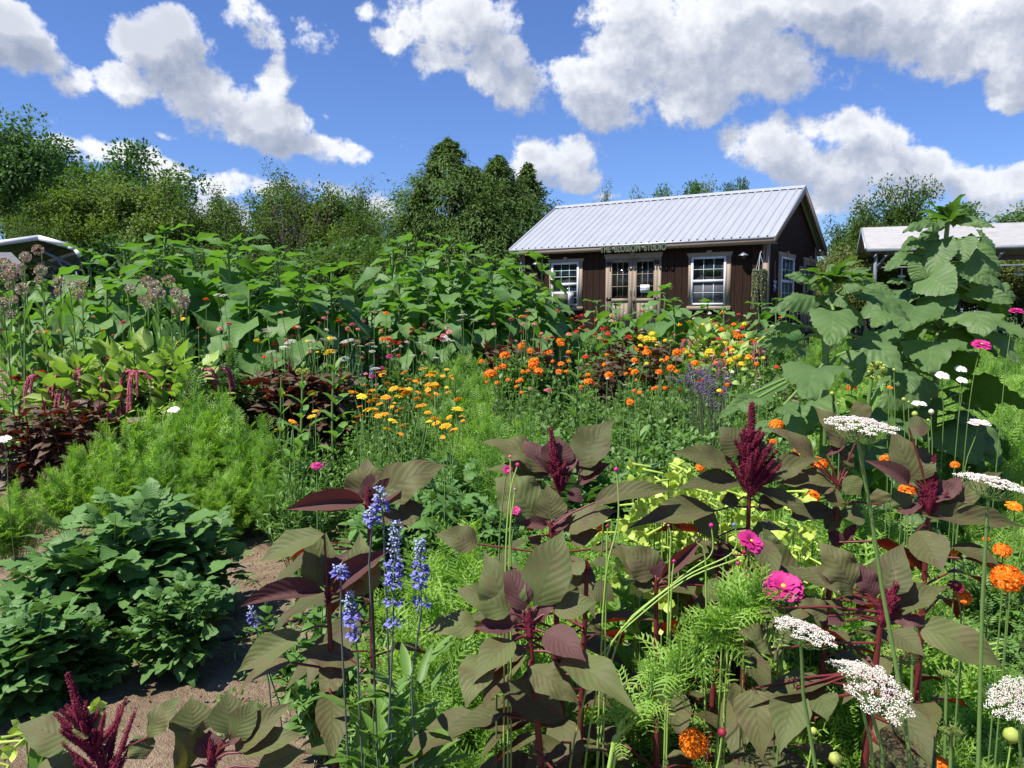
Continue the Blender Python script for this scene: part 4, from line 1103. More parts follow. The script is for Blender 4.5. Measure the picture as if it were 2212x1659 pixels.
def place(u, v, h):
    """point seen at pixel (u,v) whose height over the ground is h"""
    lo, hi = .8, 60.
    d = pxdir(u, v)
    f = lambda Y_: (CAMZ + d[2] / d[1] * Y_) - (float(gz(0, Y_)) + h)
    best = None
    Ys = np.linspace(.9, 24, 600); vals = CAMZ + d[2] / d[1] * Ys - gz(0, Ys) - h
    k = np.where(np.diff(np.sign(vals)) != 0)[0]
    Yq = Ys[k[0]] if len(k) else (16 if v < 720 else 6)
    return at(u, v, Yq)

# sunflower plant variants
def sunflower(seed, H, nleaf=24, L=.37):
    r = np.random.RandomState(seed); st = MB(); fo = MB()
    k = np.arange(9) / 8; P = np.stack([.05 * np.sin(k * 3 + seed), .05 * np.cos(k * 2.5 + seed) - .05, H * k], -1)
    st.tube(P, np.linspace(.017, .010, 9), 7)
    for q in range(nleaf):
        f = .18 + .80 * (q / nleaf) ** .9; a = q * 2.4 + r.uniform(-.4, .4); b = P[0] + (P[-1] - P[0]) * f
        ln = L * (1.15 - .66 * max(0, f - .62) / .38) * r.uniform(.8, 1.15); pl = ln * .55
        el = -.1 + 1.1 * f ** 3 + r.uniform(-.15, .15)
        d = np.array([math.cos(a) * math.cos(el), math.sin(a) * math.cos(el), math.sin(el) + .25]); e = b + nrm(d) * pl
        st.tube([b, (b + e) / 2 + [0, 0, .02], e], [.006, .005, .004], 4)
        d2_ = nrm(d * [1, 1, .2] + [0, 0, -.55 + 1.2 * max(0, f - .8) * 4])
        fo.inst(T_heart[r.randint(3)], scaled(frames(d2_[None], nrm(np.array([[0, 0, 1.]]) + r.normal(0, .2, (1, 3)))), [ln], [ln * r.uniform(.75, .95)]), [e])
    n2 = 12; a = r.rand(n2) * 6.28; el = r.uniform(.2, 1.2, n2); D = np.stack([np.cos(a) * np.cos(el), np.sin(a) * np.cos(el), np.sin(el)], -1)
    fo.inst(T_heart[0], scaled(frames(D), r.uniform(.06, .13, n2), r.uniform(.045, .08, n2)), P[-1] + D * .02)
    return fo.mesh('leaves', M['sunf']), st.mesh('stalk', M['stem'])
SUNF = [sunflower(70 + k, 1.9, 28 + k) for k in range(6)]
SUNS = [sunflower(80 + k, 1.9, 18, .40) for k in range(3)]
def put_sun(u, vtop, Yd, lab, grp, small=False, k=None):
    Yd += 1.2 if grp == GL or (grp is None and not small and u > 0) else 1.0 if grp == GM else 0
    p = at(u, vtop, Yd); z0 = float(gz(p[0], p[1])) - .02; h = p[2] - z0; s_ = h / 2.0
    fo, st = (SUNS if small else SUNF)[(k if k is not None else RS.randint(9)) % (3 if small else 6)]
    w = max(1.0, min(1.2, 1.0 / s_)) if not small else min(1.25, 1.05 / s_)
    t = thing('sunflower_plant', lab, 'sunflower', (p[0], p[1], z0), U(0, 6.28), grp, (s_ * w, s_ * w, s_))
    link('leaves', fo, t); link('stalk', st, t)
GL = 'tall leafy sunflowers in the left clump'; GM = 'tall leafy sunflowers in the middle clump before the conifers'; GS = 'sunflowers growing along the shed front'
for a in ((185, 530, 6.4), (265, 520, 7.2), (310, 530, 6.2), (360, 482, 6.8), (425, 498, 7.4), (480, 510, 6.6), (530, 505, 7.0), (590, 525, 6.6), (640, 560, 6.2), (690, 572, 6.8), (712, 560, 7.2), (735, 610, 6.6), (150, 590, 7.2), (230, 600, 5.9), (390, 560, 6.3), (540, 600, 6.0), (660, 610, 5.9), (330, 620, 7.6), (470, 600, 7.8), (600, 590, 7.8)):
    put_sun(*a, 'tall green sunflower with broad drooping leaves, not yet open' if a[1] > 500 else 'tallest leafy sunflower of the left clump', None if a[1] < 500 else GL)
put_sun(-30, 560, 6.9, 'sunflower leaves reaching in at the left edge by the carport', None)
for a in ((815, 655, 7.8), (850, 512, 8.6), (880, 505, 9.2), (930, 540, 8.4), (960, 505, 9.0), (1010, 520, 9.4), (1050, 545, 8.8), (1090, 560, 9.2), (850, 590, 7.8), (910, 610, 7.8), (980, 590, 8.2), (1045, 600, 8.2), (1110, 540, 10.2), (1130, 580, 9.6), (1150, 605, 9.0), (1180, 630, 9.4), (880, 640, 7.4), (960, 650, 7.5), (1060, 640, 8.0), (1120, 650, 8.2), (1010, 625, 8.8)):
    put_sun(*a, 'tall green sunflower of the middle clump, leaves broad and pointed', GM)
for a, lb in (((1160, 545, 11.5), 'thin sunflower with upright top in front of the left shed corner'), ((1210, 655, 11), 'low sunflower under the air conditioner'), ((1290, 645, 11.5), 'leafy sunflower left of the double doors'), ((1335, 650, 11), 'leafy sunflower in front of the left door leaf'),
              ((1400, 655, 12), 'low sunflower between the doors and the taller one'), ((1430, 612, 11), 'taller bushy sunflower covering the right door leaf'), ((1450, 640, 10.4), 'sunflower at the right of the double doors'), ((1522, 645, 12.5), 'small sunflower below the large front window'),
              ((1570, 662, 12), 'low sunflower right of the large window'), ((1640, 650, 11.5), 'sunflower below the long hanging basket'), ((1680, 640, 12.5), 'small sunflower at the right shed corner'), ((1350, 680, 10.5), 'low sunflower seedling before the doors')):
    put_sun(*a, lb, None, small=True)

# ---------------------------------------------------------------- hero leaves placed one by one
def w_am2(k):
    return lambda t: w_amar(min(1, t ** (1 + .18 * (k % 3 - 1)))) * (1 + .05 * math.sin(9 * t + k)) * (1 + .12 * (k % 2))
T_amh = [leaf_t(w_am2(k), 12, 6, (.5, .95, .3, .75, .6, 1.1)[k], (.18, .10, .32, .22, .28, .05)[k], (.10, .15, .09, .18, .13, .2)[k], (2.5, 1.6, 3, 2.1, 1.3, 2.7)[k], .025) for k in range(6)]
T_amu = leaf_t(w_amar, 10, 6, .7, .75, .05, 2, .02)
T_heh = [leaf_t(w_heart, 22, 8, .6, .12, .10, 1.7, .045, .17, 0, .16, .022), leaf_t(w_heart, 22, 8, 1.0, .02, .14, 2.2, .045, .19, 0, .22, .026, 5.5), leaf_t(w_heart, 22, 8, .35, .24, .10, 1.4, .045, .15, 0, .12, .022, 6.5), leaf_t(w_heart, 22, 8, .8, -.08, .16, 1.2, .045, .18, 0, .15, .026)]
CAMP = np.array([0, 0, CAMZ])
def pxleaf(mb, b, t_, Yb, Yt, wpx, tm, halfw, mat=0, upw=.75, camw=.75, bend=None, seed=None):
    B, T_ = at(b[0], b[1], Yb), at(t_[0], t_[1], Yt); ax = T_ - B; L = np.linalg.norm(ax)
    n_ = nrm(np.array([0, 0, 1.]) * upw + nrm(CAMP - B) * camw + RS.normal(0, .12, 3))
    V, Fq, lf = tm
    cen = V[(np.abs(lf[:, 0]) < .01)]; tip = cen[-1]; Lt = np.hypot(tip[0], tip[2]); ang = math.atan2(tip[2], tip[0])
    Fm = frames(nrm(ax)[None], n_[None])[0]
    c, s_ = math.cos(-ang), math.sin(-ang)
    V2 = np.stack([V[:, 0] * c - V[:, 2] * s_, V[:, 1], V[:, 0] * s_ + V[:, 2] * c], -1)
    W = wpx / F * (Yb + Yt) / 2 / (2 * halfw)
    M_ = Fm * np.array([L / Lt, W, L / Lt])
    mb.inst((V2, Fq, lf), M_[None], [B], [rnd()], mat); return B
def SCL(off, f): return lambda x, y: (off[0] + f * x, off[1] + f * y)
ZA = SCL((493.7, 987.4), .4049); ZB = SCL((1042.3, 877.8), .2976); ZC = SCL((1590.9, 822.9), .2976)
ZD = SCL((1590.9, 1206.9), .2808); ZE = SCL((0, 1042.3), .3717); ZR = SCL((1536.1, 384), .3307)
Z6 = SCL((493.7, 658.3), .2976); Z7 = SCL((987.5, 658.3), .2976); Z2 = SCL((0, 438.9), .3472)
SF = {ZA: .4049, ZB: .2976, ZC: .2976, ZD: .2808, ZE: .3717, ZR: .3307}
def plume_mb(mb, base, axis, L, R, n_side, seed, sub=.45):
    """upright plume: bumpy tapered spikes"""
    r = np.random.RandomState(seed); axis = nrm(np.asarray(axis, float))
    def spike(b, d, l, rad):
        k = max(110, int(l * 6500)); f = r.rand(k) ** .9; a = r.rand(k) * 6.28
        S = nrm(np.cross(d, [.3, .5, .2])); B_ = np.cross(d, S); bend = np.outer(f ** 2, [0, 0, .12 * l])
        rr = rad * (1 - f * .85) * r.uniform(.75, 1.1, k)
        o_ = np.cos(a)[:, None] * S + np.sin(a)[:, None] * B_
        pos = b + f[:, None] * d * l + o_ * rr[:, None] + bend
        mb.inst(T_blob, scaled(frames(nrm(o_ + d * .6)), np.maximum(.0016, rad * r.uniform(.16, .34, k))), pos)
        mb.tube([b, b + d * l * .5, b + d * l * .95 + [0, 0, .1 * l]], [rad * .7, rad * .5, rad * .15], 5)
    spike(np.asarray(base, float), axis, L, R * .72)
    for q in range(n_side):
        f = r.uniform(-.1, .62); a = r.rand() * 6.28; d = nrm(axis * r.uniform(.6, 1.1) + .7 * np.array([math.cos(a), math.sin(a), 0]))
        spike(base + axis * L * f, d, L * sub * r.uniform(.5, 1.1) * (1.05 - f), R * .42)
_bv = np.array([[0, 0, 0], [.5, .42, 0], [.5, -.21, .36], [.5, -.21, -.36], [1.1, 0, 0]])
T_blob = (_bv, np.array([[0, 2, 1], [0, 3, 2], [0, 1, 3], [4, 1, 2], [4, 2, 3], [4, 3, 1]]), np.zeros((5, 2)))

def amaranth(lab, Z, Yp, head, leaves, plume=None, stem=None, extra=16, light=False, low=.14, seed=0):
    f = SF[Z]; hu, hv = Z(*head); H = at(hu, hv, Yp); r = np.random.RandomState(100 + seed)
    g0 = np.array([H[0] + U(-.05, .05), H[1] + .06, float(gz(H[0], H[1]))])
    t = thing('burgundy_amaranth', lab, 'amaranth', tuple(g0))
    def rel(o_):
        o_.location = (-g0[0], -g0[1], -g0[2]); return o_
    st = MB(); fo = MB()
    P = np.array([g0, g0 * .45 + H * .55 + [.01, .02, 0], H]); 
    st.tube([P[0], (P[0] + P[1]) / 2, P[1], (P[1] + P[2]) / 2, P[2]], [.009, .008, .007, .006, .004], 7)
    cls = 'L' if light else 'o'
    for q, lf_ in enumerate(leaves):
        (bx_, by_, tx_, ty_, w) = lf_[:5]; kd = lf_[5] if len(lf_) > 5 else cls; dy = lf_[6] if len(lf_) > 6 else None
        b = Z(bx_, by_); tt = Z(tx_, ty_)
        if dy is None: dy = (b[1] - tt[1]) / F * Yp * .45
        Yb = Yp + dy * .15
        tm = T_amu if kd == 'u' else T_amh[r.randint(6)]
        mat = {'o': 0, 'p': 1, 'u': 1, 'L': 2, 'd': 0}[kd]
        B = pxleaf(fo, b, tt, Yb, Yp + dy, w * f * (1.38 if kd == 'u' else 1.16), tm, .245, mat, upw=.35 if kd == 'u' else .7, camw=.8)
        Q_ = H + (P[1] - H) * min(.9, max(0, (H[2] - B[2] + .01) / max(.1, H[2] - P[1][2]) * .8))
        st.tube([Q_, (Q_ + B) / 2 + [0, 0, .006], B], [.0026, .0022, .0018], 5)
    for q in range(int(extra * 1.0)):
        fz = r.uniform(.2, .90); b = g0 + (H - g0) * fz; a = r.rand() * 6.28; L = low * r.uniform(.8, 1.3)
        d = nrm(np.array([math.cos(a), math.sin(a), r.uniform(-.1, .5)])); e = b + d * L * .5
        st.tube([b, e], .0026, 4)
        fo.inst(T_am[r.randint(3)], scaled(frames(nrm(d + [0, 0, -.3])[None], nrm(np.array([[0, 0, 1.]]) + r.normal(0, .2, (1, 3)))), [L], [L * r.uniform(.7, .9)]), [e], None, 2 if light and q % 3 == 0 else 0)
    # a few small side shoots and red leaf stalks
    rel(fo.obj('leaves', [M['amar'], M['amar_p'], M['amar_l']], t, True)); rel(st.obj('stem', M['redstem'], t, True))
    if plume:
        pb = MB(); L, R, ns = plume[:3]; ax = plume[3] if len(plume) > 3 else (0, 0, 1)
        base = H - np.array([0, 0, .02]); plume_mb(pb, base, ax, L, R, ns, seed, plume[4] if len(plume) > 4 else .45)
        rel(pb.obj('flower_plume', M['plume'], t))
    return t
# head, leaves(base x,y, tip x,y, width, kind)
amaranth('burgundy amaranth behind the blue salvia, one long leaf reaching left', ZA, 1.8, (745, 235), [(725, 240, 305, 282, 105, 'u'), (735, 235, 742, 2, 160, 'o'), (740, 240, 812, 62, 95, 'p'), (765, 235, 1158, 40, 150, 'o'), (760, 245, 990, 125, 110, 'u'), (700, 225, 612, 150, 70, 'p'), (660, 250, 350, 275, 80, 'o'), (900, 330, 1050, 270, 120, 'o'), (820, 300, 960, 380, 90)], (.05, .012, 6), extra=16, seed=1)
amaranth('burgundy amaranth over the bare soil, leaves fanning to the left', ZA, 1.45, (530, 735), [(510, 720, 60, 800, 110, 'u'), (500, 690, 435, 365, 165, 'L'), (520, 680, 648, 490, 80, 'p'), (560, 720, 875, 490, 110, 'u'), (510, 410, 165, 560, 140, 'L'), (385, 935, 45, 1148, 140, 'L'), (690, 1105, 370, 1045, 140, 'o'), (715, 740, 700, 398, 150, 'L'), (650, 720, 720, 660, 90, 'L'), (560, 1230, 480, 1260, 90, 'o'), (600, 1130, 490, 1255, 120, 'o'), (540, 700, 520, 400, 90, 'L')], (.035, .01, 5), extra=4, seed=2)
amaranth('large burgundy amaranth rosette in the near centre', ZB, 1.3, (340, 1580), [(300, 1480, 165, 1135, 140, 'p'), (210, 1530, 10, 1050, 250, 'L'), (200, 1500, -230, 1330, 190, 'L'), (395, 1450, 585, 900, 260, 'L'), (395, 1570, 560, 1340, 80, 'p'), (520, 1500, 835, 1415, 180, 'L'), (230, 1590, -80, 1610, 130, 'u'), (290, 1560, 180, 1460, 70, 'p'), (450, 1640, 750, 1850, 210, 'p', -.06), (580, 1830, 1135, 2240, 220, 'L', -.12), (-40, 1600, -440, 1640, 170, 'L'), (330, 1600, 300, 1480, 60, 'p'), (220, 1700, -70, 2010, 200, 'L', -.08), (10, 1800, -120, 2190, 190, 'L', -.1), (590, 2270, 90, 2010, 240, 'o'), (330, 1900, 700, 2160, 180, 'o', -.05)], (.045, .012, 8), extra=13, seed=3)
amaranth('burgundy amaranth with a short plume at the centre of the front row', ZB, 1.8, (560, 520), [(480, 480, 0, 262, 190, 'o'), (480, 470, 275, 245, 130, 'p'), (530, 430, 552, 222, 180, 'p'), (690, 430, 962, 88, 210, 'o'), (690, 490, 942, 285, 130, 'o'), (700, 570, 932, 412, 110, 'u'), (580, 490, 722, 325, 80, 'p'), (450, 520, 18, 462, 150, 'L'), (480, 500, 290, 350, 90, 'u'), (620, 620, 730, 700, 100, 'u'), (420, 600, 350, 560, 90, 'u')], (.125, .018, 26, (-.18, 0, 1), .36), extra=18, seed=4)
amaranth('burgundy amaranth without plume, just below the centre one', ZB, 1.62, (500, 880), [(505, 820, 468, 562, 185, 'o'), (385, 800, 90, 520, 260, 'L'), (600, 905, 985, 760, 160, 'o'), (470, 870, 245, 850, 90, 'u'), (470, 850, 365, 735, 60, 'p'), (530, 850, 662, 745, 60, 'p'), (640, 980, 860, 900, 130, 'o'), (520, 900, 640, 840, 70, 'u'), (810, 700, 1395, 612, 150, 'o'), (420, 1000, 330, 960, 100, 'o')], (.03, .01, 4), extra=18, seed=5)
amaranth('burgundy amaranth with the tallest dark plume, right of centre', ZB, 1.65, (1940, 520), [(1840, 440, 1372, 330, 150, 'o'), (1890, 340, 1715, 150, 170, 'o'), (1870, 560, 1400, 602, 140, 'o'), (1690, 760, 1052, 890, 170, 'o'), (2000, 350, 2060, 250, 120, 'L'), (1980, 560, 2480, 380, 130, 'o'), (2000, 700, 2240, 720, 100, 'd'), (1860, 680, 1730, 700, 90, 'd'), (1700, 950, 1500, 740, 170, 'L'), (1980, 600, 2420, 840, 130, 'o'), (2060, 1150, 2000, 830, 160, 'L'), (2010, 760, 2150, 660, 80, 'p'), (2200, 1300, 2030, 850, 200, 'L', .02)], (.16, .022, 75, (0, 0, 1), .50), extra=22, seed=6)
amaranth('burgundy amaranth with a narrow plume at the right of the front row', ZC, 1.55, (1400, 850), [(1290, 730, 1120, 345, 225, 'o'), (1320, 720, 1350, 470, 160, 'd'), (1250, 755, 930, 578, 120, 'u'), (1370, 870, 1680, 755, 110, 'p'), (1330, 975, 2090, 1062, 150, 'o'), (1250, 340, 1405, 335, 120, 'o'), (1170, 950, 1370, 900, 110, 'p'), (1310, 1090, 1500, 1390, 230, 'o', -.1), (1560, 1200, 1920, 1340, 130, 'o', -.05), (1230, 930, 1160, 800, 120, 'L'), (1500, 870, 1640, 690, 110, 'p'), (1500, 980, 1930, 660, 100, 'o')], (.095, .017, 30, (.05, 0, 1), .42), extra=20, seed=7)
amaranth('burgundy amaranth between the two plumed ones, without plume', ZC, 1.7, (740, 760), [(700, 760, 280, 745, 160, 'o'), (560, 560, 225, 345, 110, 'o'), (650, 540, 800, 460, 60, 'u'), (470, 560, 255, 640, 90, 'u'), (780, 480, 555, 180, 150, 'o'), (930, 300, 860, 140, 130, 'o'), (640, 800, 780, 925, 110, 'o'), (780, 700, 900, 830, 140, 'L'), (930, 1000, 720, 970, 120, 'L'), (1050, 900, 1020, 780, 110, 'd'), (760, 1200, 660, 1050, 90, 'u'), (750, 1060, 610, 950, 150, 'o'), (800, 1180, 880, 1030, 70, 'u'), (400, 990, 730, 950, 130, 'd'), (850, 620, 720, 500, 90, 'o')], None, extra=18, seed=8)
amaranth('burgundy amaranth at the lower right with a small dark plume', ZD, 1.22, (1120, 380), [(900, 280, 540, 65, 130, 'o'), (1060, 320, 905, 15, 130, 'p'), (890, 230, 630, -130, 200, 'o'), (1130, 260, 1280, -120, 260, 'o'), (1210, 415, 1640, 215, 150, 'o'), (1390, 520, 2050, 835, 220, 'L', -.04), (1180, 560, 1450, 755, 190, 'o', -.06), (990, 350, 830, 290, 70, 'p'), (1170, 300, 1220, 180, 50, 'p'), (820, 480, 650, 500, 110, 'u'), (700, 440, 430, 330, 130, 'o'), (820, 400, 680, 320, 90, 'd'), (1160, 470, 1480, 510, 100, 'p'), (300, 380, 180, 560, 150, 'o'), (270, 700, 0, 560, 170, 'L', -.04), (450, 1000, 330, 1500, 250, 'L', -.08), (600, 1000, 700, 1250, 190, 'L', -.06), (120, 1000, 200, 1560, 260, 'd', -.06)], (.06, .014, 24, (.3, -.1, 1), .6), extra=24, seed=9)
amaranth('burgundy amaranth low in the bottom left corner, tall bristly plume', ZE, 1.12, (620, 1640), [(430, 1500, 95, 1410, 215, 'L'), (560, 1450, 400, 1370, 130, 'L'), (860, 1480, 1060, 1240, 100, 'L'), (850, 1600, 780, 1470, 110, 'L'), (200, 1700, 560, 1640, 120, 'L')], (.15, .016, 34, (-.36, .0, 1), .62), extra=8, light=True, seed=10)
amaranth('olive leaved amaranth at the bottom beside the bare soil', ZE, 1.15, (1230, 1620), [(1130, 1470, 1110, 1245, 210, 'L'), (1340, 1460, 1320, 1205, 190, 'L'), (1370, 1560, 1702, 1275, 150, 'o'), (1410, 1570, 1772, 1470, 150, 'L'), (1100, 1660, 1010, 1440, 240, 'L', -.03), (1230, 1600, 1215, 1440, 160, 'u'), (1350, 1500, 1500, 1250, 120, 'L'), (1330, 1520, 1415, 1445, 60, 'p'), (1500, 1660, 1780, 1560, 140, 'L')], (.05, .012, 5), extra=8, light=True, seed=11)
amaranth('dark amaranth half hidden below the lime flowers', ZB, 1.55, (1260, 1260), [(1240, 1270, 950, 1000, 190, 'd'), (1250, 1230, 1000, 1010, 200, 'o'), (1290, 1250, 1250, 1060, 110, 'p'), (1240, 1300, 1090, 1290, 120, 'L'), (1300, 1250, 1600, 960, 90, 'u'), (1350, 1280, 1500, 1340, 90, 'o'), (1600, 1300, 1760, 1400, 160, 'L')], None, extra=20, seed=12)
amaranth('dark amaranth with red stems behind the long green stalks', ZB, 1.7, (1720, 1130), [(1700, 1100, 1560, 970, 90, 'o'), (1740, 1090, 1800, 990, 80, 'd'), (1800, 1200, 1690, 1150, 90), (1900, 1350, 1500, 1450, 150, 'o'), (1880, 1470, 2040, 1510, 120, 'L'), (1990, 1300, 2000, 1150, 110, 'L')], (.06, .012, 10), extra=22, seed=13)
amaranth('low dark amaranth in shade right of the centre rosette', ZB, 1.5, (760, 1150), [(740, 1120, 600, 1210, 140, 'L'), (700, 1300, 580, 1180, 150, 'L'), (800, 1150, 930, 1120, 80, 'd'), (-40, 1000, -350, 930, 150, 'o'), (800, 1300, 960, 1420, 140, 'o')], (.03, .008, 4), extra=20, seed=14)

# small amaranths in the middle rows
def small_amar(seed, plume=True):
    r = np.random.RandomState(seed); fo = MB(); st = MB(); pb = MB(); H = .85
    for b in range(6):
        a = b * 1.05 + r.rand() * .5; rr = .17 * (b > 0); h = H * (1 - .18 * r.rand() * (b > 0)); top = np.array([rr * math.cos(a), rr * math.sin(a), h])
        st.tube([(0, 0, 0), top * [.5, .5, .5], top], [.009, .007, .004], 5)
        n_ = 22; aa = r.rand(n_) * 6.28; z_ = top[2] * (1 - .62 * r.rand(n_) ** 1.3); D = nrm(np.stack([np.cos(aa), np.sin(aa), .45 - (top[2] - z_) * 1.5], -1)); 
        fo.inst(T_am[r.randint(3)], scaled(frames(D, nrm(np.array([[0, 0, 1.]]) + r.normal(0, .3, (n_, 3)))), r.uniform(.09, .17, n_)), np.stack([top[0] * z_ / h, top[1] * z_ / h, z_], -1) + D * .035)
        if plume and b % 2 == 0: plume_mb(pb, top, (r.normal(0, .15), 0, 1), .09 + .05 * (b == 0), .011, 9, seed + b)
    return fo.mesh('leaves', M['amar_s']), st.mesh('stem', M['redstem']), (pb.mesh('flower_plume', M['plume']) if plume else None)
SA = [small_amar(201), small_amar(202), small_amar(203, False)]
def put_sa(u, v, h, k, lab, grp='burgundy amaranths in the middle rows', Yd=None):
    p = at(u, v, Yd) if Yd else place(u, v, h); h = p[2] - float(gz(p[0], p[1])); s_ = h / .95; t = thing('burgundy_amaranth', lab, 'amaranth', (p[0], p[1], float(gz(p[0], p[1]))), U(0, 6.28), grp, s_)
    for nm_, me in zip(('leaves', 'stem', 'flower_plume'), SA[k]):
        if me: link(nm_, me, t)
for u, v, h, k in ((575, 790, .85, 2), (625, 785, .85, 1), (690, 785, .88, 2), (735, 795, .85, 0), (660, 805, .8, 2)): put_sa(u, v, h, k, 'red-brown leaved amaranth in the patch left of the orange daisies', 'red-brown amaranth patch left of the orange daisies', 6.1)
for u, v, h, k in ((40, 865, .8, 0), (95, 860, .8, 0), (150, 850, .82, 1), (215, 872, .78, 1), (65, 905, .75, 2)): put_sa(u, v, h, k, 'burgundy amaranth with short plumes at the left edge behind the feathery plants', 'burgundy amaranths at the left edge', 5.3)
for u, v, h, k in ((1050, 730, 1.0, 0), (1105, 733, 1.0, 1), (1165, 738, 1.0, 0), (1330, 740, .9, 1), (1375, 700, 1.0, 0), (1420, 735, .95, 2), (1300, 770, .85, 2)): put_sa(u, v, h, k, 'burgundy amaranth behind the orange marigolds', 'burgundy amaranths behind the marigolds')

def tassel_amar(seed):
    r = np.random.RandomState(seed); fo = bush_mb(T_am, 210, .95, .38, .15, 1., .25, .9, seed); st = stems_mb(.85, .3, 7, seed); pb = MB()
    for q in range(6):
        a = r.rand() * 6.28; rr = r.uniform(.05, .36); top = np.array([rr * math.cos(a), rr * math.sin(a), .88 + .1 * r.rand()]); o_ = np.array([math.cos(a), math.sin(a), 0])
        for k in range(5):
            L = r.uniform(.14, .32); oo = nrm(o_ + r.normal(0, .5, 3) * [1, 1, 0]); f = np.linspace(0, 1, 9)[:, None]
            P = top + oo * .10 * np.sqrt(f) + np.array([0, 0, 1.]) * (.05 * f - 1.0 * f * f * L)
            pb.tube(P, np.linspace(.009, .006, 9), 5, r=r.rand())
            n_ = 60; idx = r.randint(0, 8, n_); ff = r.rand(n_)[:, None]; pos = P[idx] * (1 - ff) + P[idx + 1] * ff; D = nrm(r.normal(0, 1, (n_, 3))); pb.inst(T_blob, scaled(frames(D), .011), pos + D * .005)
    return fo.mesh('leaves', M['amar_g']), st.mesh('stem', M['redstem']), pb.mesh('hanging_tassels', M['tassel'])
TA = [tassel_amar(301), tassel_amar(302)]
for k, (u, v, h) in enumerate(((165, 808, .9), (215, 800, .9), (270, 775, .92), (335, 782, .92), (395, 800, .88), (300, 815, .82), (240, 840, .75), (1530, 722, .95), (1600, 735, .9), (1570, 760, .85))):
    p = place(u, v, h) if u > 900 else at(u, v - 10, 5.75 + .1 * (k % 3)); h = p[2] - float(gz(p[0], p[1])); t = thing('tassel_amaranth', 'lime leaved amaranth with hanging rose tassels, ' + ('in the left bed' if u < 900 else 'behind the yellow marigolds'), 'amaranth', (p[0], p[1], float(gz(p[0], p[1]))), U(0, 6.28), 'tassel amaranths in the left bed' if u < 900 else 'tassel amaranths behind the yellow marigolds', h / 1.0)
    for nm_, me in zip(('leaves', 'stem', 'hanging_tassels'), TA[k % 2]): link(nm_, me, t)

# ---------------------------------------------------------------- the two near sunflowers
def hero_sun(lab, Yp, stemp, leaves, fill, tuft, seed, pink=False):
    r = np.random.RandomState(seed); S = [at(*ZR(x, y), Yp) for x, y in stemp]; g0 = np.array([S[0][0], S[0][1], float(gz(S[0][0], S[0][1]))])
    t = thing('sunflower_plant', lab, 'sunflower', tuple(g0)); st = MB(); fo = MB()
    P = [g0] + S; st.tube(P, np.linspace(.015, .010, len(P)), 9); PP = np.array(P)
    for lf_ in leaves:
        bx_, by_, tx_, ty_, w = lf_[:5]; dyb, dyt = (lf_[5], lf_[6]) if len(lf_) > 6 else (-.05, -.12)
        b, tt = ZR(bx_, by_), ZR(tx_, ty_)
        B = pxleaf(fo, b, tt, Yp + dyb, Yp + dyt, w * .3307 * 1.1, T_heh[r.randint(4)], .445, 0, upw=.7, camw=.75)
        k = int(np.argmin(np.abs(PP[:, 2] - (B[2] - .04)))); Q_ = PP[k]
        st.tube([Q_, (Q_ + B) / 2 + [0, 0, .02], B], [.0075, .006, .005], 6)
    for q in range(fill):
        f = r.uniform(.15, .85); b = g0 + (S[-1] - g0) * f; a = r.rand() * 6.28; L = r.uniform(.20, .31)
        d = nrm(np.array([math.cos(a), math.sin(a) + .25, .25])); e = b + d * L * .6
        st.tube([b, e], .005, 5); fo.inst(T_heh[r.randint(4)], scaled(frames(nrm(d + [0, 0, -.5])[None], nrm(np.array([[0, 0, 1.]]) + r.normal(0, .25, (1, 3)))), [L], [L * .9]), [e])
    n_ = tuft; a = r.rand(n_) * 6.28; el = r.uniform(.1, 1.3, n_); D = np.stack([np.cos(a) * np.cos(el), np.sin(a) * np.cos(el), np.sin(el)], -1)
    fo.inst(T_heart[0], scaled(frames(D), r.uniform(.07, .14, n_), r.uniform(.05, .09, n_)), S[-1] + D * .03)
    for m_, nm_, mt in ((fo, 'leaves', M['sunf_big']), (st, 'stalk', M['stem'])):
        o_ = m_.obj(nm_, mt, t, True); o_.location = tuple(-g0)
hero_sun('large near sunflower plant, wide grey-green leaves, lower of the two on the right', 3.0, [(750, 1260), (745, 1050), (770, 850), (785, 700)],
 [(700, 690, 478, 640, 120, 0, 0), (690, 775, 372, 888, 150), (800, 870, 775, 1100, 290, -.15, -.35), (995, 750, 1300, 935, 170, .05, .0), (1000, 700, 1210, 765, 120, .1, .1), (700, 1255, 630, 1455, 420, -.3, -.75), (545, 965, 290, 1040, 85), (560, 1070, 245, 1120, 110), (980, 1045, 1245, 1275, 240, 0, -.15), (830, 655, 1048, 598, 80, .1, .1), (860, 720, 982, 722, 100, -.1, -.15), (770, 700, 730, 650, 80), (300, 1440, 38, 1580, 120, -.2, -.3), (790, 760, 880, 850, 150), (880, 880, 1000, 960, 150, .1, .1), (180, 1450, 240, 1530, 140, -.2, -.3), (470, 1490, 580, 1560, 150, -.2, -.35), (900, 1130, 1000, 1260, 150), (900, 1340, 1010, 1240, 110, -.2, -.2), (1270, 1270, 1310, 1410, 170, 0, -.15), (620, 830, 700, 900, 120, .1, .1)],
 26, 16, 21)
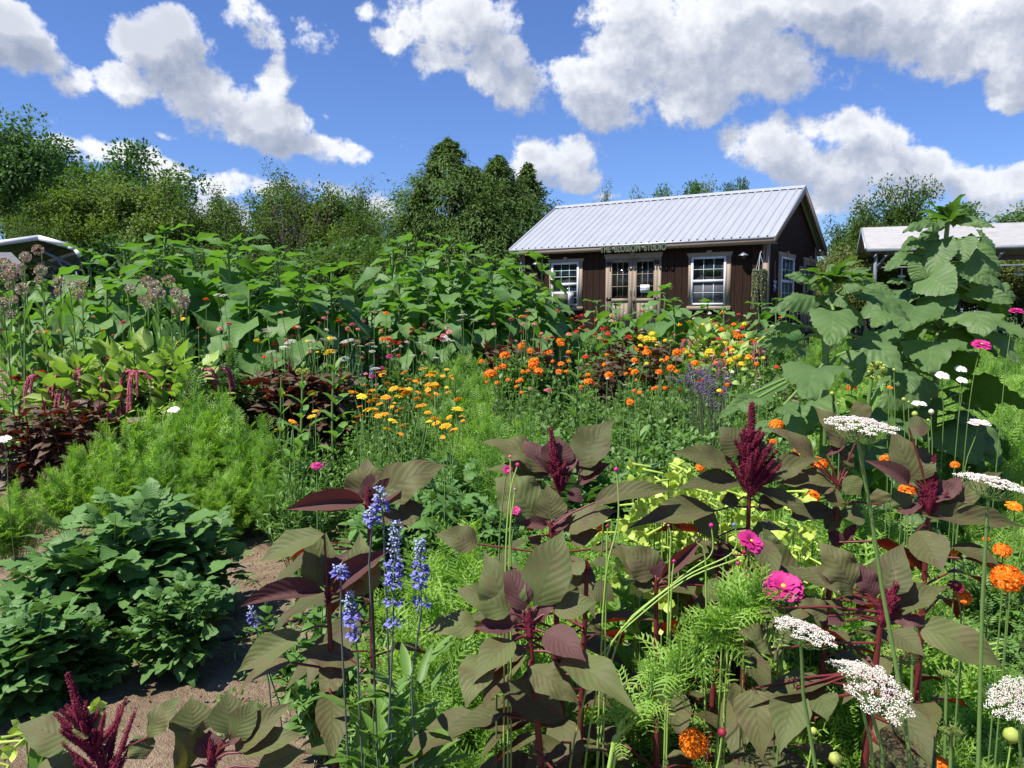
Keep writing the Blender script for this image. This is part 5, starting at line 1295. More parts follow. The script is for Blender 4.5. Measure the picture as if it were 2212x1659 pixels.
hero_sun('tallest near sunflower plant, dense dark green leaves, right side by the pavilion', 3.7, [(1470, 1300), (1500, 1000), (1510, 700), (1530, 450), (1545, 300)],
 [(1480, 300, 1250, 360, 110), (1560, 300, 1605, 195, 80, .05, .1), (1490, 300, 1420, 215, 70, .1, .15), (1640, 285, 1855, 325, 70), (1640, 275, 1748, 262, 50, .1, .1), (1490, 415, 1440, 640, 230), (1640, 400, 1655, 555, 170), (1760, 390, 1860, 480, 160, .15, .2), (1380, 410, 1240, 480, 120), (1330, 500, 1133, 610, 140), (1730, 470, 1880, 645, 180, 0, -.05), (1640, 540, 1810, 705, 210), (1420, 400, 1440, 330, 110, .1, .15), (1420, 650, 1590, 755, 280, -.15, -.3), (1340, 840, 1240, 1015, 330, -.25, -.55), (1460, 1080, 1420, 1275, 370, -.3, -.7), (1690, 880, 1790, 1035, 330, -.2, -.45), (1380, 560, 1330, 690, 150, .1, .1), (1700, 740, 1975, 820, 140), (1290, 685, 1145, 690, 90), (1260, 1260, 1310, 1405, 160, -.4, -.5), (1600, 680, 1780, 800, 230, .1, .1), (1450, 760, 1560, 900, 260, 0, -.1), (1780, 600, 1920, 760, 200, .15, .2), (1180, 880, 1050, 980, 160, -.2, -.3), (1600, 1000, 1700, 1120, 220, -.1, -.2), (1850, 700, 1990, 800, 130, .2, .2)],
 46, 18, 22)
# ---------------------------------------------------------------- flowering plants with heads placed
WORDC = {'orange': 'orange', 'yellow': 'yellow', 'amber': 'amber', 'gold': 'golden', 'red': 'red', 'pink': 'pink', 'salmon': 'salmon', 'magenta': 'magenta', 'white': 'white', 'cream': 'cream', 'dusty': 'faded brown-pink', 'darkred': 'dark red', 'violet': 'violet', 'purple': 'purple', 'umbel': 'creamy', 'palepink': 'pale pink'}
KINDW = {'pom': ('marigold_plant', 'marigold', 'pompom heads', 'mari'), 'daisy': ('daisy_plant', 'daisy', 'daisy-like heads', 'nar'), 'zin': ('zinnia_plant', 'zinnia', 'layered flat heads', 'zin'), 'umb': ('lace_flower', 'lace flower', 'flat lacy heads', 'mari'), 'cos': ('cosmos_plant', 'cosmos', 'ruffled heads', 'cos')}
def where(u, v):
    a = ('by the left edge' if u < 150 else 'below the carport side sunflowers' if u < 420 else 'in front of the left sunflower clump' if u < 780 else 'between the two sunflower clumps' if u < 900 else
         'in front of the middle sunflower clump' if u < 1120 else 'in line with the shed air conditioner' if u < 1280 else 'in line with the double doors' if u < 1450 else 'in line with the large front window' if u < 1620 else 'left of the near sunflower' if u < 1750 else 'by the right edge')
    return a
NUM = ['no', 'one', 'two', 'three', 'four', 'five', 'six', 'seven', 'eight']
GLAB = {}
def cluster(heads, kind, h, maxn=6, rad=.30, wide=1., reg=''):
    """heads: (u,v,rpx,colour) -> plants of up to maxn stems"""
    items = []
    for q in heads:
        hh = h + U(-.04, .04); p = place(q[0], q[1], hh); ym = 6.7 if q[0] < 780 else 8.0 if q[0] < 1170 else 99
        if p[1] > ym: p = at(q[0], q[1], ym - U(0, .5))
        items.append([p, (1.45 if kind == 'daisy' else 1.25) * q[2] / F * np.hypot(p[1], 0), q[3], q])
    items.sort(key=lambda e: (round(e[0][1], 1), e[0][0])); used = [False] * len(items)
    name, cat, hw, bkey = KINDW[kind]
    for i_, e in enumerate(items):
        if used[i_]: continue
        grp = [i_]; used[i_] = True
        for j_ in range(len(items)):
            if not used[j_] and len(grp) < maxn and items[j_][2] == e[2] and np.hypot(*(items[j_][0][:2] - e[0][:2])) < rad: used[j_] = True; grp.append(j_)
        pts = [items[k][0] for k in grp]; c = np.mean(pts, 0); gzz = float(gz(c[0], c[1])); hgt = c[2] - gzz
        lab = f"{WORDC[e[2]]} {cat} with {NUM[len(grp)]} {'heads' if len(grp) > 1 else 'head'} {where(e[3][0], e[3][1])}"
        gg = f"{WORDC[e[2]]} {cat} plants {where(e[3][0], e[3][1])}"
        t = put_bush(f'{bkey}{RS.randint(3)}', c[0], c[1] + .03, max(.3, hgt - .13), lab, name, cat, gg, wide)
        t['group'] = gg; s_ = t.scale; inv = Matrix.Translation(t.location) @ Matrix.Rotation(t.rotation_euler[2], 4, 'Z') @ Matrix.Diagonal((*s_, 1)); inv = inv.inverted()
        smb = MB()
        for k in grp:
            p = np.array(items[k][0]); q = np.array([c[0], c[1], gzz + hgt * .35])
            A_ = np.array(inv @ Vector(q)); Bq = np.array(inv @ Vector(p)); smb.tube([A_, A_ * .45 + Bq * .55 + [.01, 0, .02], Bq], .0028 / s_[0], 4)
            o_ = link('flower', flower_mesh(kind, e[2], RS.randint(2)), t); o_.location = Bq; r_ = items[k][1]
            o_.scale = (r_ / s_[0], r_ / s_[1], r_ / s_[2]); o_.rotation_euler = (U(-.1, .5), U(-.35, .25), U(0, 6))
        smb.obj('flower_stems', M['stem'], t)
def Zl(Z, f, lst, col): return [(*Z(x, y), r * f, col) for x, y, r in lst]
OR = Zl(Z7, .2976, [(470,303,32),(743,265,25),(757,292,27),(533,338,25),(620,360,26),(672,353,28),(347,373,37),(181,417,24),(336,453,28),(558,420,40),(551,445,35),(240,510,44),(290,468,20),(478,490,18),(590,490,35),(755,435,25),(738,490,25),(810,348,20),(1326,328,25),(1377,355,35),(1598,350,34),(1466,494,28),(1724,432,32),(1553,462,30),(1102,515,32),(1290,495,30),(955,565,35),(1256,710,30),(2003,208,24),(2038,235,30),(2083,230,18),(2131,248,22),(2113,386,28),(1920,182,20),(1694,122,18),(1932,365,18),(1525,385,16),(1290,410,28),(515,485,18),(370,548,18),(460,555,25),(430,600,16),(1085,365,14),(900,595,14),(1300,550,12)], 'orange')
YE = Zl(Z7, .2976, [(1462,180,22),(1417,217,26),(1336,240,25),(1378,255,34),(1425,258,26),(1798,178,18),(1846,118,18),(1881,155,14),(1945,285,22),(1832,352,38),(1845,368,28),(1982,410,28),(2064,438,28),(1095,157,12),(1447,295,12),(1480,405,14),(2085,145,20)], 'yellow')
cluster(OR, 'pom', .86); cluster(YE, 'pom', .9)
cluster([(1840, 838, 11, 'orange'), (1740, 915, 1, 'orange')][:1], 'pom', .95)
def ZZ(Z, f, L): return [(*Z(x, y), r * f, c) for x, y, r, c in L]
R7 = ZZ(Z7, .2976, [(911,75,15,'red'),(755,92,18,'red'),(906,166,17,'red'),(1080,175,20,'red'),(1242,232,22,'red'),(932,376,20,'red'),(1001,215,16,'red'),(820,182,16,'red'),(943,188,10,'red'),(1283,305,12,'red'),(1935,48,14,'salmon'),(875,85,16,'red'),
 (640,165,22,'pink'),(655,105,16,'salmon'),(625,80,14,'pink'),(812,214,20,'salmon'),(568,140,12,'pink'),(1053,195,10,'pink'),(1565,97,17,'magenta'),(265,140,14,'pink'),(660,620,26,'pink'),(611,206,12,'pink'),(536,607,16,'salmon'),(1975,165,16,'salmon'),(1830,60,14,'cream'),(875,125,28,'dusty'),(1220,60,12,'cream'),(430,262,12,'palepink'),(720,75,14,'salmon'),(1000,60,10,'red'),(700,125,14,'pink'),(1900,620,14,'yellow')])
R6 = ZZ(Z6, .2976, [(985,288,15,'red'),(1238,275,18,'red'),(1207,268,18,'red'),(1183,272,16,'red'),(1120,248,24,'orange'),(1235,368,16,'red'),(1131,270,12,'salmon'),(1165,300,12,'salmon'),(740,243,20,'yellow'),(212,262,25,'yellow'),(733,345,40,'yellow'),(972,350,22,'cream'),(575,262,16,'yellow'),(645,342,10,'yellow'),
 (697,97,18,'pink'),(900,143,22,'pink'),(801,113,18,'red'),(941,177,15,'pink'),(660,130,13,'salmon'),(975,115,20,'salmon'),(1145,60,20,'orange'),(1058,55,12,'pink'),(1425,142,14,'darkred'),(1402,178,22,'dusty'),(1490,132,16,'dusty'),(1590,165,20,'dusty'),(8,137,16,'pink'),(1550,245,20,'darkred'),(1168,372,22,'magenta'),(1046,521,26,'magenta'),(1113,457,16,'magenta'),(996,500,14,'pink'),(1170,690,20,'darkred'),(1127,510,16,'darkred'),(1078,580,12,'pink'),(1090,490,16,'pink'),(640,1165,34,'magenta'),(720,58,10,'pink')])
R2 = ZZ(Z2, .3472, [(832,850,18,'magenta'),(578,707,13,'salmon'),(763,740,15,'darkred'),(1160,703,17,'darkred'),(1136,720,15,'yellow'),(1284,597,17,'orange'),(1420,750,19,'pink'),(1368,781,14,'pink'),(1277,838,10,'salmon'),(1235,773,10,'salmon'),(1171,942,18,'yellow'),(677,972,18,'magenta'),(227,948,18,'salmon'),(1155,880,9,'pink'),(1410,898,16,'pink'),(1750,680,11,'salmon'),(350,962,14,'salmon'),(105,1090,30,'red'),(205,1088,24,'red'),(262,1050,22,'red'),(235,1073,16,'red'),(470,955,18,'orange'),(1225,1010,14,'yellow'),(560,1060,24,'salmon'),(705,820,10,'salmon'),(285,800,12,'amber'),(235,800,10,'salmon'),(413,900,10,'salmon'),(1035,960,9,'pink'),(935,1085,12,'magenta'),(1645,955,12,'red'),(1285,1020,10,'yellow')])
R7b = [(1205, 672, 5, 'salmon'), (1232, 690, 5, 'red'), (1258, 700, 4, 'pink'), (1330, 700, 4, 'orange'), (1385, 672, 4, 'orange'), (1500, 688, 5, 'cream'), (1540, 700, 4, 'salmon'), (1585, 700, 5, 'orange'), (1610, 682, 4, 'cream'), (1650, 720, 5, 'orange'), (1470, 700, 5, 'orange'), (1290, 690, 5, 'orange'), (1180, 700, 5, 'salmon'), (1188, 690, 4, 'red'), (1440, 668, 4, 'pink'), (1452, 668, 4, 'pink'), (1480, 716, 5, 'red'), (1560, 676, 5, 'yellow'), (1590, 722, 4, 'yellow'), (1625, 735, 5, 'orange'), (1195, 712, 4, 'pink'), (1245, 716, 5, 'red'), (1310, 722, 5, 'salmon'), (1130, 700, 5, 'pink'), (1105, 690, 5, 'pink'), (1340, 715, 4, 'red')]
cluster(R7 + R6 + R2 + R7b, 'zin', .92, 4, .35)
_r = np.random.RandomState(4242)
def rh(n_, u0, u1, v0, v1, cols, r0=4, r1=6): return [(_r.uniform(u0, u1), _r.uniform(v0, v1), _r.uniform(r0, r1), cols[_r.randint(len(cols))]) for _ in range(n_)]
cluster(rh(62, 1120, 1700, 668, 742, ['red', 'salmon', 'pink', 'orange', 'cream', 'yellow', 'red', 'salmon', 'palepink'], 3.5, 5.5) + rh(34, 560, 970, 705, 780, ['pink', 'salmon', 'white', 'palepink', 'cream', 'red', 'darkred']) + rh(18, 0, 430, 705, 800, ['salmon', 'orange', 'yellow', 'pink'], 3, 4.5) + rh(22, 1250, 1700, 745, 850, ['red', 'salmon', 'cream', 'palepink'], 3, 5), 'zin', .9, 4, .4)
cluster(rh(34, 1040, 1700, 735, 850, ['orange']), 'pom', .84, 4, .4); cluster(rh(16, 1380, 1700, 700, 800, ['yellow']), 'pom', .88, 4, .4)
cluster(rh(22, 730, 1000, 800, 925, ['amber', 'gold'], 4, 6), 'daisy', .80, 4, .35, .9)
cluster(rh(14, 600, 920, 730, 770, ['white'], 5, 8), 'umb', .95, 3, .4, .9)
CA = [(1410,461,25),(1273,490,22),(1487,492,28),(1462,511,28),(1555,516,14),(1585,468,16),(1617,513,18),(1630,535,14),(1363,557,22),(1455,577,28),(1500,573,20),(1475,597,28),(1195,606,25),(1248,610,28),(1302,610,26),(1290,637,28),(1380,635,18),(1236,664,26),(1140,670,28),(1370,680,24),(1457,657,28),(1036,622,22),(905,633,28),(968,663,28),(1038,698,25),(1066,688,20),(1030,760,42),(1085,805,20),(1135,793,30),(1193,841,28),(1236,762,24),(1181,740,16),(1396,731,32),(1446,780,20),(1500,825,30),(1455,845,18),(1573,877,32),(1505,858,24),(1153,902,24),(1253,938,16),(1630,910,26),(1662,755,32),(1600,815,18),(1690,808,16),(1665,685,26),(1556,960,14),(610,638,28),(605,808,26),(630,770,18),(465,845,22),(350,903,14),(395,637,14),(1204,712,10),(1585,597,14),(1525,590,14),(10,750,22),(25,810,14)]
cluster([(*Z6(x, y), r * .2976, ['amber', 'gold', 'yellow'][(k * 7) % 3 if k % 4 else 1]) for k, (x, y, r) in enumerate(CA) if x > 60], 'daisy', .82, 5, .3, .9)
cluster(ZZ(Z6, .2976, [(x, y, r, 'white') for x, y, r in ((290,190,38),(455,265,30),(408,312,34),(850,268,35),(930,270,25),(1025,285,30),(985,245,30),(845,392,28),(1065,465,30),(1340,368,18),(1505,385,18),(1700,75,30),(1782,113,26),(1685,112,20),(1575,255,30),(890,255,15),(1140,275,20),(310,345,30),(1380,275,20),(1450,262,16),(1250,300,14),(960,300,20),(700,430,14),(1625,262,16))]), 'umb', .95, 3, .35, .9)
cluster([(640 + 30 * k, 748 + 6 * (k % 3), 7, 'white') for k in range(0)] + [(*Z2(x, y), 7, 'umbel') for x, y in ((1660,800),(1810,860),(1775,900),(1690,925),(2150,865),(1320,940),(1350,570),(1390,575))], 'umb', .95, 3, .4, .9)

# ---------------------------------------------------------------- feathery cosmos clumps
for k, (u, v, h, reg) in enumerate([(150,960,.85,0),(220,905,.9,0),(300,885,.95,0),(370,850,1.,0),(425,795,1.1,0),(470,835,1.05,0),(520,885,.95,0),(560,950,.85,0),(250,965,.8,0),(345,940,.85,0),(430,930,.9,0),(500,985,.8,0),(590,1010,.7,0),(405,1000,.75,0),(440,860,1.0,0),(560,890,.9,0),(480,1020,.7,0),
    (25,1030,.75,1),(-5,1090,.7,1),
    (1000,695,1.1,2),(985,745,1.05,2),(1045,850,.9,2),(1085,900,.85,2),(1120,940,.8,2),(985,800,1.,2),(1010,900,.8,2),(1060,950,.75,2),(1130,890,.8,2),(1025,765,1.,2),(970,720,1.05,2),
    (1985,850,.95,3),(2050,825,1.0,3),(2130,820,1.0,3),(2195,830,1.,3),(2000,915,.85,3),(2080,895,.9,3),(2150,940,.85,3),(2205,980,.8,3),(2090,985,.75,3),(2180,880,.9,3),(2190,760,1.1,3),(2120,770,1.1,3),(2215,700,1.25,3),(2060,790,1.05,3),(2020,980,.75,3),(2160,1060,.7,3),(2215,1100,.7,3),(1940,880,.85,3),(2100,1050,.7,3)]):
    if reg == 0: p = at(u, v, 5.35 - .0028 * (v - 800) + (.0 if u > 350 else -.15)); h = p[2] - float(gz(p[0], p[1])) + .03
    elif reg == 1: p = at(u, v, 4.3); h = p[2] + .03
    else: p = place(u, v, h - .03)
    R_ = ('in the big feathery mass left of the bare soil', 'at the left edge below the burgundy amaranths', 'right of the amber daisies', 'in the bright mass at the right edge')[reg]
    put_bush(f'cos{RS.randint(3)}', p[0], p[1], h, 'feathery green cosmos bush ' + R_, 'cosmos_plant', 'cosmos', 'feathery cosmos bushes ' + R_, 1.05, 1.0)
for (u, v, h) in ((1290,1260,.62),(1400,1380,.55),(1270,1420,.5),(1490,1420,.55),(1360,1500,.45),(1520,1560,.4),(1240,1560,.42),(1110,1600,.4),(1440,1620,.38),(1650,1480,.5),(1180,1500,.45),(1010,1630,.36),(1330,1610,.36)):
    p = place(u, v, h); put_bush(f'cos{RS.randint(3)}', p[0], p[1], h, 'low feathery cosmos foliage below the burgundy amaranths in the near centre', 'cosmos_plant', 'cosmos', 'feathery cosmos low in the near centre', 1.35, 1.0)
for (u, v, h) in ((2010,1490,.62),(2100,1510,.58),(2060,1600,.5),(1960,1570,.5),(2180,1620,.5),(1980,1420,.6),(2140,1400,.6),(1880,1640,.45)):
    p = place(u, v, h); put_bush(f'cos{RS.randint(3)}', p[0], p[1], h, 'feathery foliage at the lower right among the white lace flowers', 'lace_flower_foliage', 'lace flower foliage', 'feathery lace flower foliage at the lower right', 1.2, 1.0)

# ---------------------------------------------------------------- broad leafy bushes
for (u, v, Yd, w, lab) in ((245, 1010, 3.35, 1.25, 'dark green dahlia bush, the large one in the lower left'), (385, 1055, 3.6, 1.1, 'dark green dahlia bush joined to the right of the large one'), (140, 1110, 3.25, 1.1, 'dahlia bush at the left foot of the large one'), (392, 1190, 3.0, .95, 'smaller dense dahlia with dry leaves at its base, beside the bare soil'),
                          (45, 1255, 2.75, 1.25, 'grey-green dahlia bush at the left edge of the bare soil'), (165, 1290, 2.85, 1.0, 'low dahlia bush right of the one at the left edge')):
    p = at(u, v, Yd); h = p[2]; sc_ = h / .8; t = put_bush(f'dah{RS.randint(3)}', p[0], p[1], h, lab, 'dahlia_bush', 'dahlia', None, w)
for (u, v, h) in ((905, 905, .78), (985, 930, .75), (940, 980, .7), (1010, 1010, .68), (1050, 960, .7), (870, 1010, .65), (960, 1060, .6), (880, 960, .7), (1040, 1050, .62), (820, 1060, .6), (880, 1090, .55), (1120, 1040, .65), (1180, 960, .75), (1250, 930, .75), (1190, 880, .75), (1390, 1060, .6), (1100, 1130, .55)):
    p = place(u, v, h); put_bush(f'dah{RS.randint(3)}' if RS.rand() < .6 else 'zin1', p[0], p[1], h, 'green leafy dahlia bush behind the near burgundy amaranths', 'dahlia_bush', 'dahlia', 'leafy bushes behind the near amaranths', 1.)
for (u, v, h) in ((1290, 850, .82), (1340, 870, .8), (1400, 845, .85), (1460, 840, .88), (1500, 870, .85), (1370, 910, .75), (1440, 905, .75), (1520, 930, .72), (1310, 930, .72), (1470, 960, .68), (1560, 900, .75), (1400, 970, .65), (1250, 880, .78)):
    p = place(u, v, h); put_bush('zin0' if RS.rand() < .6 else 'zin2', p[0], p[1], h, 'fresh green leafy bush between the marigolds and the near amaranths', 'leafy_bush', 'bush', 'leafy bushes between marigolds and near amaranths', 1.1)
for (u, v, h) in ((1700, 1000, .75), (1800, 960, .8), (1900, 1010, .75), (1620, 950, .8), (1960, 1080, .7), (2060, 1150, .68), (2140, 1220, .66), (2190, 1150, .7), (2080, 1290, .6), (2190, 1330, .55), (2120, 1380, .55), (1750, 1120, .65), (1850, 1150, .65), (1640, 1200, .6), (1780, 1250, .55), (1560, 1150, .62), (1470, 1180, .6), (2210, 1480, .45), (1930, 1300, .5)):
    p = place(u, v, h); put_bush(f'mari{RS.randint(3)}', p[0], p[1], h, 'marigold foliage with finely cut leaves around the near right amaranths', 'marigold_plant', 'marigold', 'marigold foliage around the near right amaranths', 1.2)
for (u, v, Yd, w) in ((655, 1080, 5.2, 1.1), (705, 1060, 5.0, 1.2), (760, 1020, 4.6, 1.4), (800, 1080, 4.2, 1.4), (690, 1110, 4.9, 1.2), (760, 1110, 4.3, 1.5)):
    p = at(u, v, Yd); put_bush('zin1', p[0], p[1], p[2], 'low leafy plant at the back end of the bare soil', 'leafy_bush', 'bush', 'low leafy plants at the back end of the bare soil', w)
_r2 = np.random.RandomState(99)
for k in range(46):
    u = _r2.uniform(940, 2200); Yd = _r2.uniform(1.75, 3.0); x_ = (u - 1106) / F * Yd; h = _r2.uniform(.45, .78) * (.8 if Yd < 2.1 else 1); kk = ('cos', 'mari', 'zin', 'cos')[k % 4] + str(_r2.randint(3))
    put_bush(kk, x_, Yd, h, 'mixed green undergrowth plant between the near amaranths', 'leafy_bush', 'bush', 'green undergrowth between the near amaranths', 1.25)
# bottom strip of mixed low leaves under the near front plants
for (u, v, h) in ((1580, 1500, .4), (1700, 1560, .36), (1800, 1620, .33), (1640, 1640, .32), (1900, 1500, .42), (1560, 1400, .45), (760, 1620, .3), (880, 1560, .36), (960, 1500, .4)):
    p = place(u, v, h); put_bush('zin0', p[0], p[1], h, 'low mixed leaves in shade under the near front plants', 'leafy_bush', 'bush', 'low leafy plants at the bottom', 1.3)

# ---------------------------------------------------------------- background filler plants
def filler():
    cnt = 0; Yq = 4.9
    while Yq < 17.5:
        st = .36 + .028 * (Yq - 4.9); X_ = -.68 * Yq - .4
        while X_ < .70 * Yq + .4:
            x_, y_ = X_ + U(-.12, .12), Yq + U(-.12, .12); X_ += st
            u, v = proj((x_, y_, float(gz(x_, y_)) + .6))
            if y_ < 5.6 and u < 700: continue
            if 770 < u < 815 and y_ > 7: continue
            if u > 1560 and y_ < 3.2: continue
            if y_ < 5.2 and u > 1900: continue
            k = RS.randint(3); hgt = U(.42, .60)
            if u < 1170 and y_ > (6.3 if u < 800 else 6.0): hgt = U(.62, 1.0) if u < 800 else U(.5, .75)
            if u > 1850: hgt = U(.7, 1.05) if y_ < 9 else U(.6, .8)
            if u < 420: kind = 'zin' if RS.rand() < .55 else 'mari'
            elif u < 800: kind = 'zin' if RS.rand() < .6 else 'nar'
            elif u < 1000: kind = 'nar' if RS.rand() < .65 else 'zin'
            elif u < 1750: kind = 'mari' if RS.rand() < .5 else ('nar' if RS.rand() < .6 else 'zin')
            else: kind = 'zin' if RS.rand() < .5 else 'cos'
            if (y_ > 6.9 and u < 780) or (y_ > 8.3 and u < 1170): continue
            if y_ > 12.6: hgt = U(.4, .52)
            fam = {'zin': ('leafy_bush', 'bush', 'oval-leaved green bush'), 'mari': ('cut_leaved_bush', 'bush', 'cut-leaved green bush'), 'nar': ('narrow_leaved_plant', 'plant', 'narrow-leaved green plant'), 'cos': ('cosmos_plant', 'cosmos', 'feathery green bush')}[kind]
            row = 'in the nearer middle rows' if y_ < 7 else 'in the far middle rows' if y_ < 10 else 'in the rows nearest the shed'
            side = 'on the left' if u < 740 else 'in the centre' if u < 1400 else 'on the right'
            put_bush(f'{kind}{k}', x_, y_, hgt, f'{fam[2]} {row} {side}', fam[0], fam[1], f'rows of {fam[2]} {row} {side}', 1.1, 1.0 if kind == 'cos' else .8, stems=y_ < 8); cnt += 1
        Yq += st * .92
    print('FILLER', cnt)
filler()

# ---------------------------------------------------------------- tall upright broad-leaved plants (milkweed)
def milk(seed, H, n_, L, top=None):
    r = np.random.RandomState(seed); st = MB(); fo = MB(); k = np.arange(7) / 6
    P = np.stack([.03 * np.sin(k * 3 + seed), .02 * np.cos(k * 2), H * k], -1); st.tube(P, np.linspace(.009, .006, 7), 6)
    for q in range(n_):
        f = .12 + .86 * q / n_; a0 = (q % 2) * 1.57 + r.uniform(-.2, .2)
        for a in (a0, a0 + 3.14):
            b = P[0] + (P[-1] - P[0]) * f; el = .35 + .75 * f + r.uniform(-.1, .1); ln = L * (1.1 - .55 * max(0, f - .6) / .4) * r.uniform(.85, 1.1)
            d = np.array([math.cos(a) * math.cos(el), math.sin(a) * math.cos(el), math.sin(el)]); fo.inst(T_obl[r.randint(3)], scaled(frames(d[None]), [ln], [ln * .85]), [b])
    return fo.mesh('leaves', M['milk'], True), st.mesh('stem', M['stem'])
MK = [milk(401, 1., 9, .16), milk(402, 1., 8, .17), milk(403, 1., 7, .14)]
def put_milk(u, v, h, lab, k, grp=None, Lw=1., heads=None, Yd=None):
    p = at(u, v, Yd) if Yd else place(u, v, h); gg = float(gz(p[0], p[1])); h = p[2] - gg
    t = thing('milkweed_plant', lab, 'milkweed', (p[0], p[1], gg), U(0, 3), grp, (Lw, Lw, h)); 
    link('leaves', MK[k][0], t); link('stem', MK[k][1], t)
    for (hx, hz, hr, hc) in (heads or []):
        o_ = link('flower_head', flower_mesh('ball', hc), t); o_.location = (hx[0] / Lw, hx[1] / Lw, 1 + hz / h); o_.scale = (hr / Lw, hr / Lw, hr / h)
    return t
put_milk(648, 805, 1.0, 'upright milkweed with green buds, right of the feathery mass', 0, Lw=1.1, heads=[((.03, -.03), .0, .028, 'greenbud'), ((-.03, 0), .01, .022, 'greenbud')])
put_milk(725, 762, 1.1, 'tallest broad-leaved stem left of the amber daisies', 1, Lw=1.15)
put_milk(605, 815, .95, 'upright broad-leaved stem at the edge of the feathery mass', 2)
put_milk(630, 930, .72, 'lower broad-leaved stem above the bare soil', 1, Lw=1.)
put_milk(1245, 760, 1.05, 'tall milkweed stem standing among the orange marigolds', 0, Lw=1.05)
put_milk(1385, 910, .85, 'milkweed stem with a drooping leaf behind the lime flowers', 1, Lw=1.1)
put_milk(985, 812, .95, 'milkweed stem beside the feathery plants right of the daisies', 2)
put_milk(1885, 800, 1.05, 'milkweed with a knobbly green bud between the near sunflowers and feathery mass', 1, Lw=1.1, heads=[((0, -.02), .0, .03, 'greenbud')], Yd=2.7)
put_milk(1480, 815, .9, 'pale green leafy stem in front of the purple statice', 2)
for k, (u, v, Yd) in enumerate(((10, 575, 6.6), (28, 585, 6.3), (55, 560, 6.9), (82, 545, 7.0), (88, 590, 6.6), (48, 630, 6.0), (18, 600, 6.2), (128, 615, 6.5), (157, 622, 6.4), (178, 620, 6.7), (5, 660, 5.8), (282, 630, 6.0), (318, 615, 6.2), (335, 625, 5.9), (345, 640, 5.7), (365, 612, 6.2), (382, 640, 5.8), (398, 655, 5.8))):
    hs_ = [((0, 0), .02, U(.038, .048), 'milkball' if k % 3 else 'dusty'), ((U(-.08, .08), U(-.05, .05)), -.06, U(.028, .038), 'dusty' if k % 2 else 'milkball')]
    put_milk(u, v, 1.3, 'milkweed with round brown-pink seed balls, ' + ('by the carport' if u < 240 else 'in front of the left sunflowers'), k % 3, 'milkweeds with round heads ' + ('by the carport' if u < 240 else 'in front of the left sunflowers'), .95, hs_, Yd)

# ---------------------------------------------------------------- near single flowers on explicit stalks
def stalk_flower(name, cat, lab, path, Yp, kind, col, rpx, tilt=(0, 0, 0), smat='stem_y', rad=.0022, seed=1, leaves=None, sub=None):
    P = [at(u, v, Yp + (dy[0] if dy else 0)) for u, v, *dy in path]; g_ = float(gz(P[-1][0], P[-1][1])); d = P[-1] - P[-2] if len(P) > 1 else np.array([0, 0, -1.])
    gp = np.array([P[-1][0] + d[0] * .6, P[-1][1] + .04, g_]); P.append(gp)
    t = thing(name, lab, cat, tuple(gp)); sm = MB(); Q = np.array(P) - gp
    ts = np.linspace(0, len(Q) - 1, len(Q) * 4); QQ = np.stack([np.interp(ts, np.arange(len(Q)), Q[:, k]) for k in range(3)], -1)
    for _ in range(3): QQ[1:-1] = (QQ[:-2] + 2 * QQ[1:-1] + QQ[2:]) / 4
    sm.tube(QQ, np.linspace(rad * .55, rad * .9, len(QQ)), 6); sm.obj('stalk', M[smat], t, True)
    o_ = link('flower', flower_mesh(kind, col, seed), t); o_.location = tuple(Q[0]); r_ = rpx / F * Yp; o_.scale = (r_,) * 3; o_.rotation_euler = tilt
    return t, Q
for (u, v, r_, tl, Yp, lab, kd) in ((1497, 1606, 41, (.75, .1, 0), 1.25, 'orange marigold pompom at the bottom, right of centre', 'pom_hi'), (2175, 1250, 42, (.45, -.3, 0), 1.35, 'largest orange marigold pompom near the right edge', 'pom_hi'), (2165, 1190, 24, (.3, 0, 0), 1.5, 'orange marigold just above the largest one at the right', 'pom_hi'),
                          (1677, 918, 20, (0, 0, 0), 2.2, 'orange marigold half hidden behind a burgundy leaf right of the tall plume', 'pom_hi'), (1735, 972, 26, (.3, .2, 0), 2.2, 'upper of two orange marigolds below the lace flower', 'pom_hi'), (1768, 1003, 24, (.4, 0, 0), 2.2, 'lower of two orange marigolds below the lace flower', 'pom_hi'),
                          (1513, 1010, 14, (.6, .2, 0), 2.4, 'orange marigold left of the tall plume', 'pom_hi'), (2063, 1005, 12, (.1, 0, 0), 2.2, 'small orange marigold right of the narrow plume', 'pom'), (1755, 1072, 20, (.2, .5, 0), 2.1, 'orange marigold in shade below the pair', 'pom'), (1960, 1060, 22, (.1, 0, 0), 2.1, 'orange marigold behind the narrow plume left', 'pom'),
                          (1915, 995, 18, (0, 0, 0), 2.3, 'orange marigold under the lace flower right side', 'pom'), (2190, 1092, 18, (.4, 0, 0), 1.8, 'flat orange flower at the right edge above the marigolds', 'daisy'), (2080, 1290, 22, (.3, .3, 0), 1.6, 'orange marigold left of the largest one', 'pom'), (2060, 1195, 10, (0, 0, 0), 1.6, 'small orange marigold bud above the near right leaves', 'pom'),
                          (2025, 1655, 28, (.4, 0, 0), 1.25, 'orange marigold at the bottom right', 'pom'), (1918, 836, 11, (.1, 0, 0), 2.8, 'orange flower beside the green knobbly milkweed bud', 'daisy'), (1670, 955, 10, (0, 0, 0), 2.6, 'small orange marigold behind the tall plume', 'pom'), (2130, 1165, 9, (0, 0, 0), 1.9, 'tiny orange marigold at the right', 'pom')):
    stalk_flower('marigold_flower', 'marigold', lab, [(u, v), (u + 3, v + 60)], Yp, kd, 'orange', r_, tl, 'stem')
